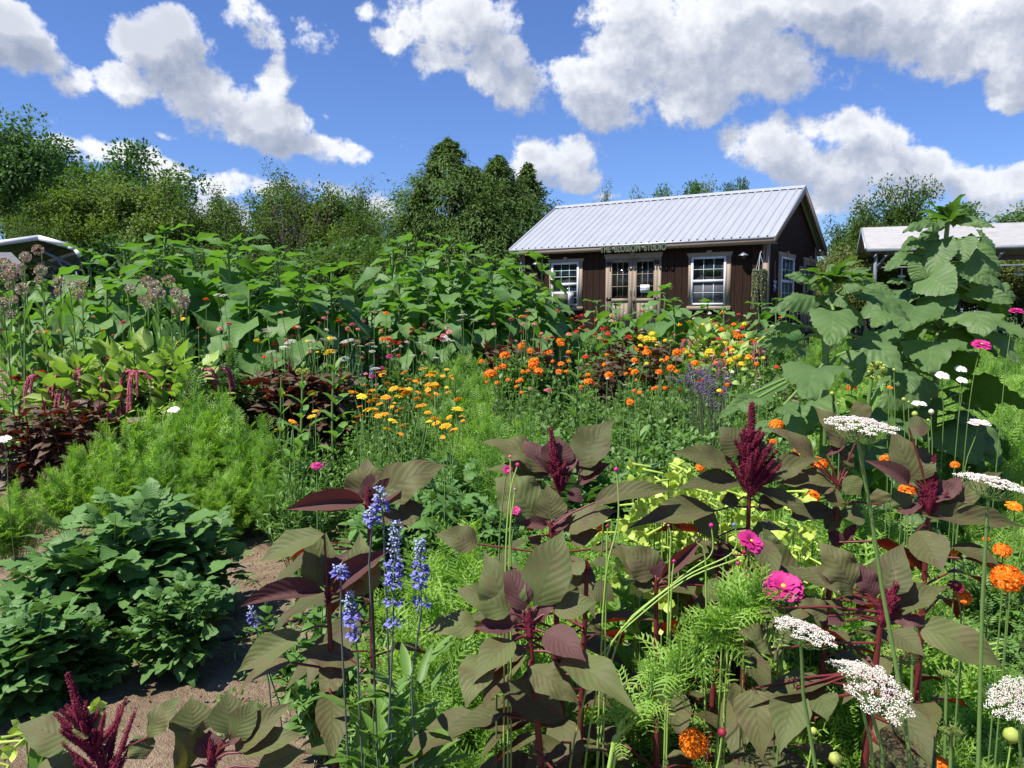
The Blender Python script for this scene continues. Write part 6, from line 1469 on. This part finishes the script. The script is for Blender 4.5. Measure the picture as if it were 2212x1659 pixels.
for (pth, Yp, kd, col, r_, tl, lab) in (([(1692, 1268), (1695, 1330), (1690, 1420)], 1.25, 'cos', 'magenta', 42, (.5, -.1, 0), 'large magenta cosmos in front of the right amaranths'), ([(1622, 1170), (1600, 1260), (1560, 1400)], 1.3, 'cos', 'magenta', 30, (.55, .5, 0), 'magenta cosmos tilted to the right above the large one'),
     ([(1668, 1290), (1680, 1340), (1680, 1450)], 1.27, 'cos', 'magenta', 24, (.3, -.7, 0), 'smaller magenta cosmos partly behind the large one'), ([(2120, 745), (2105, 800), (2090, 900)], 3.0, 'cos', 'magenta', 19, (.5, 0, 0), 'magenta cosmos in front of the tallest near sunflower'), ([(2195, 672), (2180, 730), (2165, 860)], 3.0, 'cos', 'magenta', 14, (.3, 0, 0), 'magenta cosmos at the right edge'),
     ([(2115, 915), (2105, 950), (2080, 1010)], 2.4, 'coslight', 'palepink', 22, (.15, 0, 0), 'pale pink-white cosmos in the bright feathery mass'), ([(1985, 873), (1980, 900), (1980, 960)], 2.6, 'coslight', 'white', 15, (.2, 0, 0), 'white cosmos left of the pale pink one'), ([(2035, 812), (2035, 850), (2040, 900)], 3.0, 'coslight', 'white', 14, (.5, 0, 0), 'white cosmos below the magenta one, left'),
     ([(2075, 798), (2075, 840), (2070, 900)], 3.1, 'coslight', 'white', 12, (.5, 0, 0), 'white cosmos below the magenta one, right'), ([(2078, 822), (2078, 860), (2070, 900)], 3.0, 'coslight', 'white', 11, (.5, 0, 0), 'white cosmos lowest of the three by the tall sunflower'), ([(375, 886), (375, 920), (375, 980)], 4.2, 'coslight', 'white', 12, (.4, 0, 0), 'white cosmos on top of the left feathery mass'), ([(8, 950), (15, 990), (20, 1100)], 3.4, 'coslight', 'white', 15, (.3, 0, 0), 'white cosmos at the left edge'),
     ([(1097, 1015), (1090, 1040), (1075, 1190)], 1.55, 'cos', 'magenta', 10, (1.3, -.5, 0), 'small magenta bloom left of the centre plume'), ([(1115, 1103), (1110, 1140), (1100, 1200)], 1.6, 'cos', 'magenta', 10, (.8, 0, 0), 'small magenta bloom half behind an olive leaf'), ([(1305, 1065), (1305, 1090), (1300, 1180)], 1.8, 'cos', 'magenta', 9, (.7, 0, 0), 'small magenta bloom among the lime flowers'), ([(2065, 1265), (2070, 1290), (2080, 1350)], 1.5, 'daisy', 'darkred', 18, (.5, 0, 0), 'dark red single flower near the orange marigolds')):
    stalk_flower('cosmos_flower', 'cosmos', lab, pth, Yp, kd, col, r_, tl, 'stem')
BUDS = [(255,425,20,'magenta',[(200,600),(160,1080)]), (970,460,22,'magenta',[(985,590),(990,800),(960,960),(870,1240)]), (200,365,13,'pink',[(205,430)]), (235,605,14,'dusty',[(225,700),(190,900)]), (910,868,18,'darkred',[(905,950),(900,1100)]), (1660,865,22,'magenta',[(1680,1020),(1650,1100),(1500,1190),(1240,1400),(900,1659)]), (1825,860,18,'violet',[(1860,960),(1820,1080),(1500,1210),(1200,1430),(800,1800)]),
        (1390,1125,17,'magenta',[(1380,1200),(1370,1330)]), (1855,1140,19,'magenta',[(1860,1250),(1860,1400),(1780,1600)]), (1780,1218,19,'pink',[(1775,1300),(1790,1450)]), (1895,1487,22,'magenta',[(1890,1560),(1900,1700)]), (1900,1060,22,'darkred',[(1880,1100),(1500,1230),(1230,1440),(700,1900)]), (1550,958,14,'dusty',[(1560,1000),(1640,1040)]), (1350,865,13,'dusty',[(1370,940),(1360,1060)]), (1740,1483,14,'pink',[(1745,1540),(1740,1620)]), (2000,1340,18,'darkred',[(2010,1420),(1800,1560)])]
for k, (x, y, r_, c, pth) in enumerate(BUDS):
    uv = [ZB(x, y)] + [ZB(a, b) for a, b in pth]
    stalk_flower('cosmos_bud', 'flower bud', f'{WORDC[c]} rounded cosmos bud on a thin green stalk, ' + ['left of the centre plume', 'above the wide olive leaf right of the centre plume', 'highest small one left of the centre plume', 'below the highest left buds', 'yellow-hearted one over the lime flowers', 'left of the pair under the tall plume', 'right of the pair under the tall plume', 'below the lime flowers', 'just under the tilted magenta flower', 'left below the tilted magenta flower', 'left of the uppermost near lace flower', 'on the thick stalk by the tilted magenta flower', 'over a dark leaf by the lime flowers', 'tiny one among the lime flowers', 'left of the bud by the lace flower', 'beside the large magenta flower'][k], uv, 1.32 + .02 * (k % 3), 'bud', c, r_ * .2976 * .9, (0, 0, 0), 'stem_y', .0020)
# thick green cosmos stalks crossing
for k, pts in enumerate((((2090, 1430), (1760, 1590), (1500, 1790), (1000, 2300)), ((2110, 1440), (1840, 1560), (1560, 1900), (960, 2400)))):
    P = [at(*ZB(a, b), 1.25) for a, b in pts]; P.append(np.array([P[-1][0] - .1, 1.3, 0])); t = thing('cosmos_stalk', ['long arching yellow-green stalk leading to the large magenta cosmos', 'second long stalk just under the arching one'][k], 'stalk', tuple(P[-1])); sm = MB(); sm.tube(np.array(P) - P[-1], np.linspace(.0022, .0045, 5), 6); sm.obj('stalk', M['stem_y'], t, True)
    fo = MB(); r = np.random.RandomState(900 + k); n_ = 110; f = r.rand(n_) * 3; i0 = f.astype(int); A_ = np.array(P); pos = A_[i0] + (A_[i0 + 1] - A_[i0]) * (f - i0)[:, None] - P[-1]; fo.inst(T_fe[0], scaled(frames(nrm(r.normal(0, 1, (n_, 3)) + [0, 0, .5])), r.uniform(.03, .065, n_)), pos + r.normal(0, .012, (n_, 3))); fo.obj('leaves', M['cosmos'], t)
# magenta bloom above the bare soil comes with the zinnia cluster; daisy buds at right
for (x, y, c, r_, lb) in ((1258, 1449, 'greenbud', 16, 'upper yellow-green bud cluster left of the white cosmos'), (1290, 1465, 'greenbud', 10, 'small yellow-green bud beside the upper one'), (1438, 1530, 'cream', 20, 'creamy white round bud right of the white cosmos'), (1330, 1545, 'greenbud', 22, 'large green marigold bud below the white cosmos'), (1418, 1585, 'greenbud', 12, 'small yellow bud under the creamy one'), (790, 1410, 'greenbud', 16, 'round green bud under the biggest sunflower leaf'), (1195, 1255, 'greenbud', 12, 'yellow-green bud by the sunflower leaves'), (830, 1475, 'greenbud', 9, 'tiny green bud left of the lace flower')):
    u, v = ZR(x, y); stalk_flower('flower_bud', 'flower bud', lb, [(u, v), (u, v + 30), (u + 4, v + 90)], 2.3, 'bud', c, r_ * .3307, (0, 0, 0), 'stem')
for (u, v, r_, lb) in ((1805, 1640, 17, 'pale green bud at the bottom right of centre'), (1757, 1580, 10, 'green bud on the lace flower stalk level'), (2185, 1590, 20, 'green-yellow bud at the right edge bottom'), (1560, 1583, 11, 'dark purple bud with yellow heart right of the bottom marigold')):
    stalk_flower('flower_bud', 'flower bud', lb, [(u, v), (u - 6, v + 50), (u - 20, v + 120)], 1.15, 'bud', 'greenbud' if 'dark' not in lb else 'darkred', r_, (0, 0, 0), 'stem_y')

# ---------------------------------------------------------------- near lace flowers (umbels)
def lace(seed, nu=38, pink=.35):
    r = np.random.RandomState(seed); hd = MB(); ry = MB()
    for k in range(nu):
        rr = math.sqrt((k + .6) / nu); a = k * 2.39996 + r.normal(0, .1); c = np.array([rr * .92 * math.cos(a), rr * .92 * math.sin(a), .16 * (1 - rr ** 2) + .05 * r.rand()])
        e0 = np.array([0, 0, -.42]); m_ = (e0 + c) / 2 + np.array([.12 * rr * math.cos(a), .12 * rr * math.sin(a), -.1 * rr]); ry.tube([e0, m_, c - [0, 0, .05]], .009, 3)
        n_ = 44; aa = r.rand(n_) * 6.28; q = np.sqrt(r.rand(n_)) * (.115 + .05 * rr); P = c + np.stack([q * np.cos(aa), q * np.sin(aa), .04 * (1 - (q / .17) ** 2) + r.normal(0, .008, n_)], -1)
        D = nrm(r.normal(0, 1, (n_, 3)) * [1, 1, .35]); pk = (rr < .62) & (r.rand() < .9)
        isp = r.rand(n_) < (.55 if pk else .12)
        for mt, s_ in ((0, ~isp), (1, isp)):
            if s_.sum(): hd.inst(T_blob, scaled(frames(D[s_]), r.uniform(.040, .066, s_.sum())), P[s_], None, mt)
    for k in range(18):   # bracts
        a = k * .35; ry.tube([(0, 0, -.42), (.3 * math.cos(a), .3 * math.sin(a), -.40), (.55 * math.cos(a), .55 * math.sin(a), -.30 + .1 * r.rand())], [.010, .007, .003], 3)
    return hd.mesh('florets', [M['umbel'], M['umbelpink']]), ry.mesh('rays', M['stem'])
LC = [lace(501), lace(502), lace(503, 46, 0)]
for k, (u, v, rpx, tl, Yp, pth, lab) in enumerate(((1858, 924, 78, (.10, .06, 0), 1.0, [(1866, 960), (1880, 1100), (1905, 1270), (1945, 1490)], 'pinkish white lace flower on a tall leaning stalk, highest one'), (2143, 1048, 74, (.12, .16, .5), 1.0, [(2132, 1085), (2122, 1300), (2113, 1659)], 'pinkish white lace flower on a straight stalk near the right edge'),
     (1738, 1368, 70, (.22, .10, 1), 1.05, [(1733, 1400), (1735, 1500), (1762, 1659)], 'pinkish white lace flower below the large magenta cosmos'), (1850, 1447, 60, (.25, .1, 2), 1.08, [(1860, 1480), (1880, 1600), (1890, 1700)], 'smaller white lace flower behind the biggest one'), (1893, 1497, 86, (.45, .12, .3), 1.0, [(1895, 1540), (1905, 1620), (1910, 1720)], 'biggest pinkish lace flower at the lower right'),
     (2195, 1512, 66, (.2, -.5, 0), 1.0, [(2200, 1550), (2205, 1659), (2210, 1760)], 'dense pure white lace flower cut by the right edge'))):
    P = [at(u, v, Yp)] + [at(a, b, Yp + .02) for a, b in pth]; d = P[-1] - P[-2]; d /= abs(d[2]); gp = P[-1] + d * P[-1][2] * .999 * .8; gp[2] = 0
    t = thing('lace_flower', lab, 'lace flower', tuple(gp)); r_ = rpx / F * Yp
    hd = link('florets', LC[2 if 'dense' in lab else k % 2][0], t); ry = link('rays', LC[k % 2][1], t)
    for o_ in (hd, ry): o_.location = tuple(P[0] - gp); o_.scale = (r_,) * 3; o_.rotation_euler = tl
    Rm = Matrix.Rotation(tl[2], 3, 'Z') @ Matrix.Rotation(tl[1], 3, 'Y') @ Matrix.Rotation(tl[0], 3, 'X'); neck = P[0] + np.array(Rm @ Vector((0, 0, -.42 * r_)))
    Q = np.array([neck] + P[2:] + [gp]) - gp; sm = MB(); sm.tube(Q, np.linspace(.0022, .0032, len(Q)), 7); sm.obj('stalk', M['stem'], t, True)
def green_umbel(u, v, rpx, Yp, lab):
    P = at(u, v, Yp); gp = np.array([P[0] + .02, P[1], 0]); t = thing('lace_flower', lab, 'lace flower', tuple(gp)); mb = MB(); r = np.random.RandomState(int(u)); R_ = rpx / F * Yp; n_ = 500; rr = np.sqrt(r.rand(n_)) * R_; a = r.rand(n_) * 6.28
    mb.inst(T_blob, scaled(frames(nrm(r.normal(0, 1, (n_, 3)))), R_ * .08), P - gp + np.stack([rr * np.cos(a), rr * np.sin(a), .3 * R_ * (1 - (rr / R_) ** 2)], -1)); mb.obj('florets', M['greenbud'], t)
    sm = MB(); sm.tube([P - gp, (0, 0, 0)], .003, 5)
    for q in range(16): aa = q * .39; sm.tube([P - gp - [0, 0, R_ * .4], P - gp + [R_ * math.cos(aa), R_ * math.sin(aa), -R_ * .1], P - gp + [R_ * 1.3 * math.cos(aa), R_ * 1.3 * math.sin(aa), R_ * .3]], .0009, 3)
    sm.obj('stalk', M['stem'], t)
green_umbel(1947, 1418, 36, 1.3, 'unopened green lace flower behind the highest lace flower stalk'); green_umbel(2055, 1578, 24, 1.2, 'small green unopened lace flower left of the white one'); green_umbel(2045, 1455, 16, 1.4, 'small green lace flower bud in the feathery foliage'); green_umbel(1975, 1255, 18, 1.5, 'green lace flower bud above the lower right amaranth')

# ---------------------------------------------------------------- blue salvia
def salvia_spike(mb, top, bot, r0, seed, sm):
    r = np.random.RandomState(seed); top, bot = np.array(top), np.array(bot); L = np.linalg.norm(top - bot); nw_ = max(4, int(L / .011)); up = (top - bot) / L
    for k in range(nw_):
        f = k / nw_; c = top + (bot - top) * (f + .01); rr = r0 * (.35 + .65 * min(1, f * 3)); 
        gap = f > .55 and (k % 3 != 0)
        if gap: continue
        n_ = 16; a = r.rand(n_) * 6.28; o_ = np.stack([np.cos(a), np.sin(a), r.normal(0, .3, n_)], -1); op = (f > .3) & (r.rand(n_) < .45)
        P = c + o_ * rr * r.uniform(.4, .8, (n_, 1)) + r.normal(0, .002, (n_, 3))
        mb.inst(T_blob, scaled(frames(nrm(o_ + [0, 0, .3])), np.where(op, .009, .0062), np.where(op, .010, .008)), P, None, 0 if f > .28 else 1)
        if f > .3:
            m_ = 5; a = r.rand(m_) * 6.28; D = nrm(np.stack([np.cos(a), np.sin(a), -.2 + .3 * r.rand(m_)], -1)); mb.inst(T_ov[0], scaled(frames(D), .012, .016), c + D * rr * .6, None, 0)
    sm.tube([top, (top + bot) / 2, bot], .0016, 4, 0)
SP = [((803, 173), (825, 310), (838, 700), 'highest'), ((772, 275), (765, 375), (750, 560), 'second highest, left of the highest'), ((893, 345), (875, 985), (850, 1500), 'longest, in the middle'), ((1022, 450), (1028, 815), (975, 1200), 'right of the longest'), ((643, 735), (688, 1045), (700, 1400), 'lower, over the bare soil edge'), ((122, 808), (150, 935), (215, 1200), 'alone on the bare soil at the left'), ((205, 1120), (215, 1150), (270, 1310), 'short stub below the lone one'), ((590, 590), (600, 640), (600, 900), 'small one behind the olive leaves')]
for k, (a, b, c, w_) in enumerate(SP):
    Yp = 1.28 if k not in (5, 6) else 1.9
    A_, B_, C_ = at(*ZA(*a), Yp), at(*ZA(*b), Yp), at(*ZA(*c), Yp + .02); gp = np.array([C_[0] + .02, Yp + .05, 0]); t = thing('blue_salvia', f'blue-violet salvia spike, {w_}', 'salvia', tuple(gp)); fl = MB(); sm = MB()
    salvia_spike(fl, A_ - gp, B_ - gp, .0105 if k != 6 else .008, 600 + k, sm); sm.tube([B_ - gp, C_ - gp, (C_ - gp) * .5, (0, 0, 0)], .0018, 5)
    fl.obj('florets', [M['violet'], M['silverblue']], t); sm.obj('stalk', plain('grey_green_stalk', (.10, .12, .11)) if k == 0 else bpy.data.materials['grey_green_stalk'], t)
    fo = MB(); r = np.random.RandomState(650 + k); n_ = 64 if k not in (5, 6, 7) else 6; hz_ = r.rand(n_); zt_ = (C_[2] * 1.02 if k in (2, 3, 4) else .62 if k < 2 else .4)
    zz = .25 * zt_ + .75 * zt_ * hz_; a = r.rand(n_) * 6.28; D = nrm(np.stack([np.cos(a), np.sin(a), .9 * np.ones(n_)], -1) + r.normal(0, .2, (n_, 3)))
    fo.inst(T_lan[1], scaled(frames(D), r.uniform(.055, .095, n_), r.uniform(.055, .085, n_)), np.stack([.03 * np.cos(a) + (C_[0] - gp[0]) * zz, .03 * np.sin(a), zz], -1)); fo.obj('leaves', M['leafy2'], t)
# leafy base of the salvia clump
for (u, v, h, k) in ((790, 1420, .55, 0), (850, 1400, .58, 1), (900, 1560, .4, 2), (800, 1500, .45, 0), (900, 1480, .48, 1), (780, 1610, .35, 0), (840, 1600, .36, 2)):
    p = at(u, v, 1.32 + .05 * k); h = p[2]; put_bush(f'nar{k}', p[0], p[1], h, 'lance leaved salvia foliage at the foot of the blue spikes', 'salvia_foliage', 'salvia foliage', 'salvia foliage under the blue spikes', .42)
# distant salvia and statice
for k, (u, v, c) in enumerate(((762, 778, 'silverblue'), (779, 783, 'silverblue'), (802, 789, 'silverblue'), (871, 733, 'violet'))):
    p = place(u, v, .9); t = thing('blue_salvia', 'small pale blue spikes among the amber daisies', 'salvia', (p[0], p[1], float(gz(p[0], p[1]))), 0, 'pale blue spikes in the daisy bed'); fl = MB(); sm = MB(); g_ = t.location
    salvia_spike(fl, p - np.array(g_), p - np.array(g_) - [0, 0, .2], .02, 700 + k, sm); sm.tube([p - np.array(g_), (0, 0, 0)], .003, 4); fl.obj('florets', [M['silverblue'], M['silverblue']], t); sm.obj('stalk', M['stem'], t)
for k, (u, v, w_) in enumerate(((1515, 820, .16), (1530, 838, .16), (1550, 825, .16), (1508, 810, .1), (1110, 707, .1), (1050, 722, .1), (1085, 740, .12), (1135, 715, .1), (1540, 850, .12))):
    p = place(u, v, .85); gg = float(gz(p[0], p[1])); t = thing('statice_plant', 'purple statice with branching papery heads, ' + ('left of the near sunflower' if u > 1400 else 'behind the left marigolds'), 'statice', (p[0], p[1], gg), 0, 'purple statice ' + ('left of the near sunflower' if u > 1400 else 'behind the left marigolds'))
    r = np.random.RandomState(720 + k); fl = MB(); n_ = 260; c_ = r.normal(0, 1, (10, 3)) * [w_ * .7, w_ * .7, w_ * .4]; pos = c_[r.randint(0, 10, n_)] + r.normal(0, .015, (n_, 3)) + [0, 0, p[2] - gg]; fl.inst(T_blob, scaled(frames(nrm(r.normal(0, 1, (n_, 3)))), .014), pos); fl.obj('florets', M['purple'], t)
    sm = MB(); [sm.tube([(0, 0, 0), c_[q] + [0, 0, p[2] - gg]], .003, 4) for q in range(10)]; sm.obj('stems', M['stem_dark'], t)

# ---------------------------------------------------------------- lime nicotiana
def trumpet_mb():
    mb = MB(); mb.tube([(0, 0, 0), (.35, 0, .01), (.75, 0, 0), (.92, 0, -.02)], [.045, .05, .07, .11], 7)
    a = np.arange(5) * 1.2566; D = np.stack([np.full(5, .35), np.cos(a), np.sin(a)], -1); V, Fq, lf = leaf_t(w_ovate, 3, 2, .6, .1)
    mb.inst((V, Fq, lf), scaled(frames(D, np.tile([-1., 0, 0], (5, 1))), .42, .62), np.tile([.90, 0, -.02], (5, 1)) + D * .05); return np.concatenate(mb.V), np.concatenate(mb.Q), np.zeros((mb.nv, 2))
T_tr = trumpet_mb()
_m = MB(); _m.add(T_tr[0], T_tr[1], T_tr[2], .5); NFL = _m.mesh('trumpet_flower', M['lime'], True)
def nico(u, v, Yp, wpx, n_, seed, lab, grp=None):
    r = np.random.RandomState(seed); p = at(u, v, Yp); gp = np.array([p[0], p[1], 0]); t = thing('lime_tobacco_flower', lab, 'tobacco flower', tuple(gp), 0, grp); R_ = wpx / F * Yp
    pos = np.stack([r.uniform(-R_, R_, n_), r.uniform(-.12, .12, n_), p[2] - r.rand(n_) ** 1.2 * .30], -1); a = r.rand(n_) * 6.28; D = nrm(np.stack([np.cos(a), np.sin(a) - .4, r.uniform(-.5, .35, n_)], -1))
    Fm_ = frames(D)
    for q in range(n_):
        o_ = link('flower', NFL, t); sc_ = r.uniform(.045, .062); o_.matrix_local = Matrix.Translation(pos[q]) @ Matrix(Fm_[q].tolist()).to_4x4() @ Matrix.Scale(sc_, 4)
    sm = MB(); [sm.tube([(pos[q][0] * .3, pos[q][1] * .3, 0), (pos[q][0] * .9, pos[q][1], pos[q][2] * .6), pos[q]], .0016, 4) for q in range(0, n_, 2)]; sm.obj('stems', M['stem_y'], t)
    b = bush_mb(T_obl, 60, p[2] * .75, R_ * 1.1, .10, 1., .1, .5, seed); b.obj('leaves', M['leafy2'], t)
for k, (u, v, w_, n_) in enumerate(((1450, 1005, 45, 42), (1490, 1030, 45, 42), (1540, 1045, 40, 36), (1400, 1065, 40, 30), (1460, 1110, 50, 36), (1520, 1120, 50, 36), (1600, 1060, 35, 22), (1700, 1060, 40, 26), (1740, 1120, 40, 26), (1690, 1040, 30, 18), (1360, 1090, 30, 16), (1420, 1150, 40, 20))):
    nico(u, v, 1.95 + .08 * (k % 3), w_, n_, 800 + k, 'lime green trumpet flowers in a loose clump between the two tall plumes', 'lime tobacco flowers between the tall plumes')
nico(60, 1560, 1.5, 60, 16, 820, 'pale lime trumpet flowers in the bottom left corner'); nico(15, 1625, 1.4, 40, 14, 821, 'pale lime trumpet flowers cut by the bottom left corner')

# ---------------------------------------------------------------- bare soil details
mb = MB(); P = [at(590, 1362, 3.35), at(640, 1345, 3.45), at(700, 1312, 3.65), at(790, 1270, 3.9)]
for q in P: q[2] = float(gz(q[0], q[1])) + .03
P.insert(0, P[0] + np.array([-.5, -.25, -.02])); P.append(P[-1] + np.array([.8, .6, 0])); mb.tube(P, .009, 8)
tag(mb.obj('drip_hose', plain('black_rubber', (.018, .018, .018), .5), smooth=True), 'black drip hose lying across the bare soil', 'hose')
r = np.random.RandomState(5); mb = MB(); n_ = 2600
px_ = np.concatenate([r.uniform(-1.9, .2, n_ // 2), r.normal(-.75, .25, n_ // 2)]); py_ = np.concatenate([r.uniform(2.3, 5.4, n_ // 2), r.normal(3.6, .5, n_ // 2)]); D = nrm(np.stack([r.normal(0, 1, n_), r.normal(0, 1, n_), r.normal(0, .12, n_)], -1))
cl = (fbm2(px_ * 3, py_ * 3, 9) > .15); mb.inst(T_nar[0], scaled(frames(D)[cl], r.uniform(.02, .07, cl.sum()), r.uniform(.02, .05, cl.sum())), np.stack([px_, py_, gz(px_, py_) + .028], -1)[cl])
tag(mb.obj('leaf_litter', leafmat('dry_green_clippings', (.16, .17, .06), (.34, .32, .16), trans=0)), 'dry pale clippings scattered on the bare soil', 'litter', kind='stuff')
mb = MB(); n_ = 900; x_ = r.uniform(-2.2, .3, n_); y_ = r.uniform(2.3, 5.5, n_); s_ = r.uniform(.004, .016, n_) 
mb.inst(T_blob, scaled(frames(nrm(r.normal(0, 1, (n_, 3)))), s_ * 1.4), np.stack([x_, y_, gz(x_, y_) + .018], -1)); tag(mb.obj('soil_clods', m_soil), 'small crumbs of dry soil on the bare ground', 'soil crumbs', kind='stuff')
# seedlings and grass tufts on the soil
for k, (u, v, n_, L, lab) in enumerate(((300, 1440, 7, .30, 'arching grass tuft at the foot of the dense dahlia'), (215, 1500, 7, .28, 'grass tuft on the soil left of the dense dahlia'), (340, 1290, 5, .5, 'long curved grass blades in front of the dense dahlia'), (500, 1280, 4, .35, 'grass blades arching over the soil right of the dense dahlia'), (1290, 1600, 8, .4, 'broad grass blades in the near centre bottom'), (960, 1560, 7, .35, 'broad grass blades under the large rosette'), (640, 1300, 8, .10, 'tiny grass tuft beside the hose'), (1210, 1440, 7, .4, 'broad grass blades right of the large rosette'), (520, 1560, 5, .1, 'tiny seedling grass in front of the soil'))):
    d = pxdir(u, v); tt = CAMZ / -d[2]; p = np.array([0, 0, CAMZ]) + d * tt; t = thing('grass_tuft', lab, 'grass tuft', (p[0], p[1], .01)); mb = MB(); r = np.random.RandomState(850 + k)
    for q in range(n_):
        a = r.rand() * 6.28; l_ = L * r.uniform(.6, 1.1); D = nrm(np.array([[math.cos(a) * .6, math.sin(a) * .6, 1.]])); mb.inst(leaf_t(lambda x: .025 * (1 - x) ** .5 + .001, 8, 2, 2.0, .3), scaled(frames(D), [l_], [l_ * .9]), [[0, 0, 0]])
    mb.obj('blades', M['leafy2'], t)
for k in range(46):
    u, v = RS.uniform(480, 760), RS.uniform(1180, 1600)
    if k > 34: u, v = RS.uniform(60, 160), RS.uniform(1150, 1300)
    d = pxdir(u, v); tt = CAMZ / -d[2]; p = np.array([0, 0, CAMZ]) + d * tt
    if 'seed0' not in BUSH:
        for q in range(2): mkbush(f'seed{q}', 'leafy2', lambda: bush_mb(T_ov + T_lan, 26, .05, .05, .03, 1, .1, .5, 870 + q))
    t = tag(link('weed_seedling', BUSH[f'seed{k % 2}'][0], None, (p[0], p[1], .0), U(0, 6), U(.35, .9)), 'tiny green weed seedling on the bare soil', 'seedling', 'weed seedlings on the bare soil')
# short mown grass under the shed side and beyond
mb = MB(); r = np.random.RandomState(77); n_ = 26000; x_ = r.uniform(-17, 17, n_); y_ = r.uniform(15.5, 27, n_)
mb.inst(T_nar[0], scaled(frames(nrm(np.stack([r.normal(0, .4, n_), r.normal(0, .4, n_), np.ones(n_)], -1))), r.uniform(.05, .12, n_), r.uniform(.06, .14, n_)), np.stack([x_, y_, gz(x_, y_)], -1))
tag(mb.obj('grass', leafmat('lawn_grass', (.035, .08, .018), (.09, .15, .035))), 'short green grass between the garden and the trees', 'grass', kind='stuff')

# ---------------------------------------------------------------- labels: where several share one text, tell them apart by their order
ORD = 'first second third fourth fifth sixth seventh eighth ninth tenth eleventh twelfth thirteenth fourteenth fifteenth sixteenth seventeenth eighteenth nineteenth twentieth twenty-first twenty-second twenty-third twenty-fourth twenty-fifth twenty-sixth'.split()
bpy.context.view_layer.update()
by = {}
for o in list(COL.objects):
    if o.parent is None and 'label' in o: by.setdefault(o['label'], []).append(o)
for lb, os_ in by.items():
    if 2 <= len(os_) <= 26:
        def uof(o):
            c = o.children[0] if o.children else o
            return proj(o.matrix_world.translation + Vector((0, 0, .6)))[0]
        os_.sort(key=uof)
        for k, o in enumerate(os_):
            w = (ORD[k] if k < len(os_) - 1 else 'last') + ' from left, ' + lb
            if len(w.split()) > 16: w = lb
            o['label'] = w
    for o in os_:
        if len(o['label'].split()) > 16: o['label'] = ' '.join(o['label'].split()[:16])
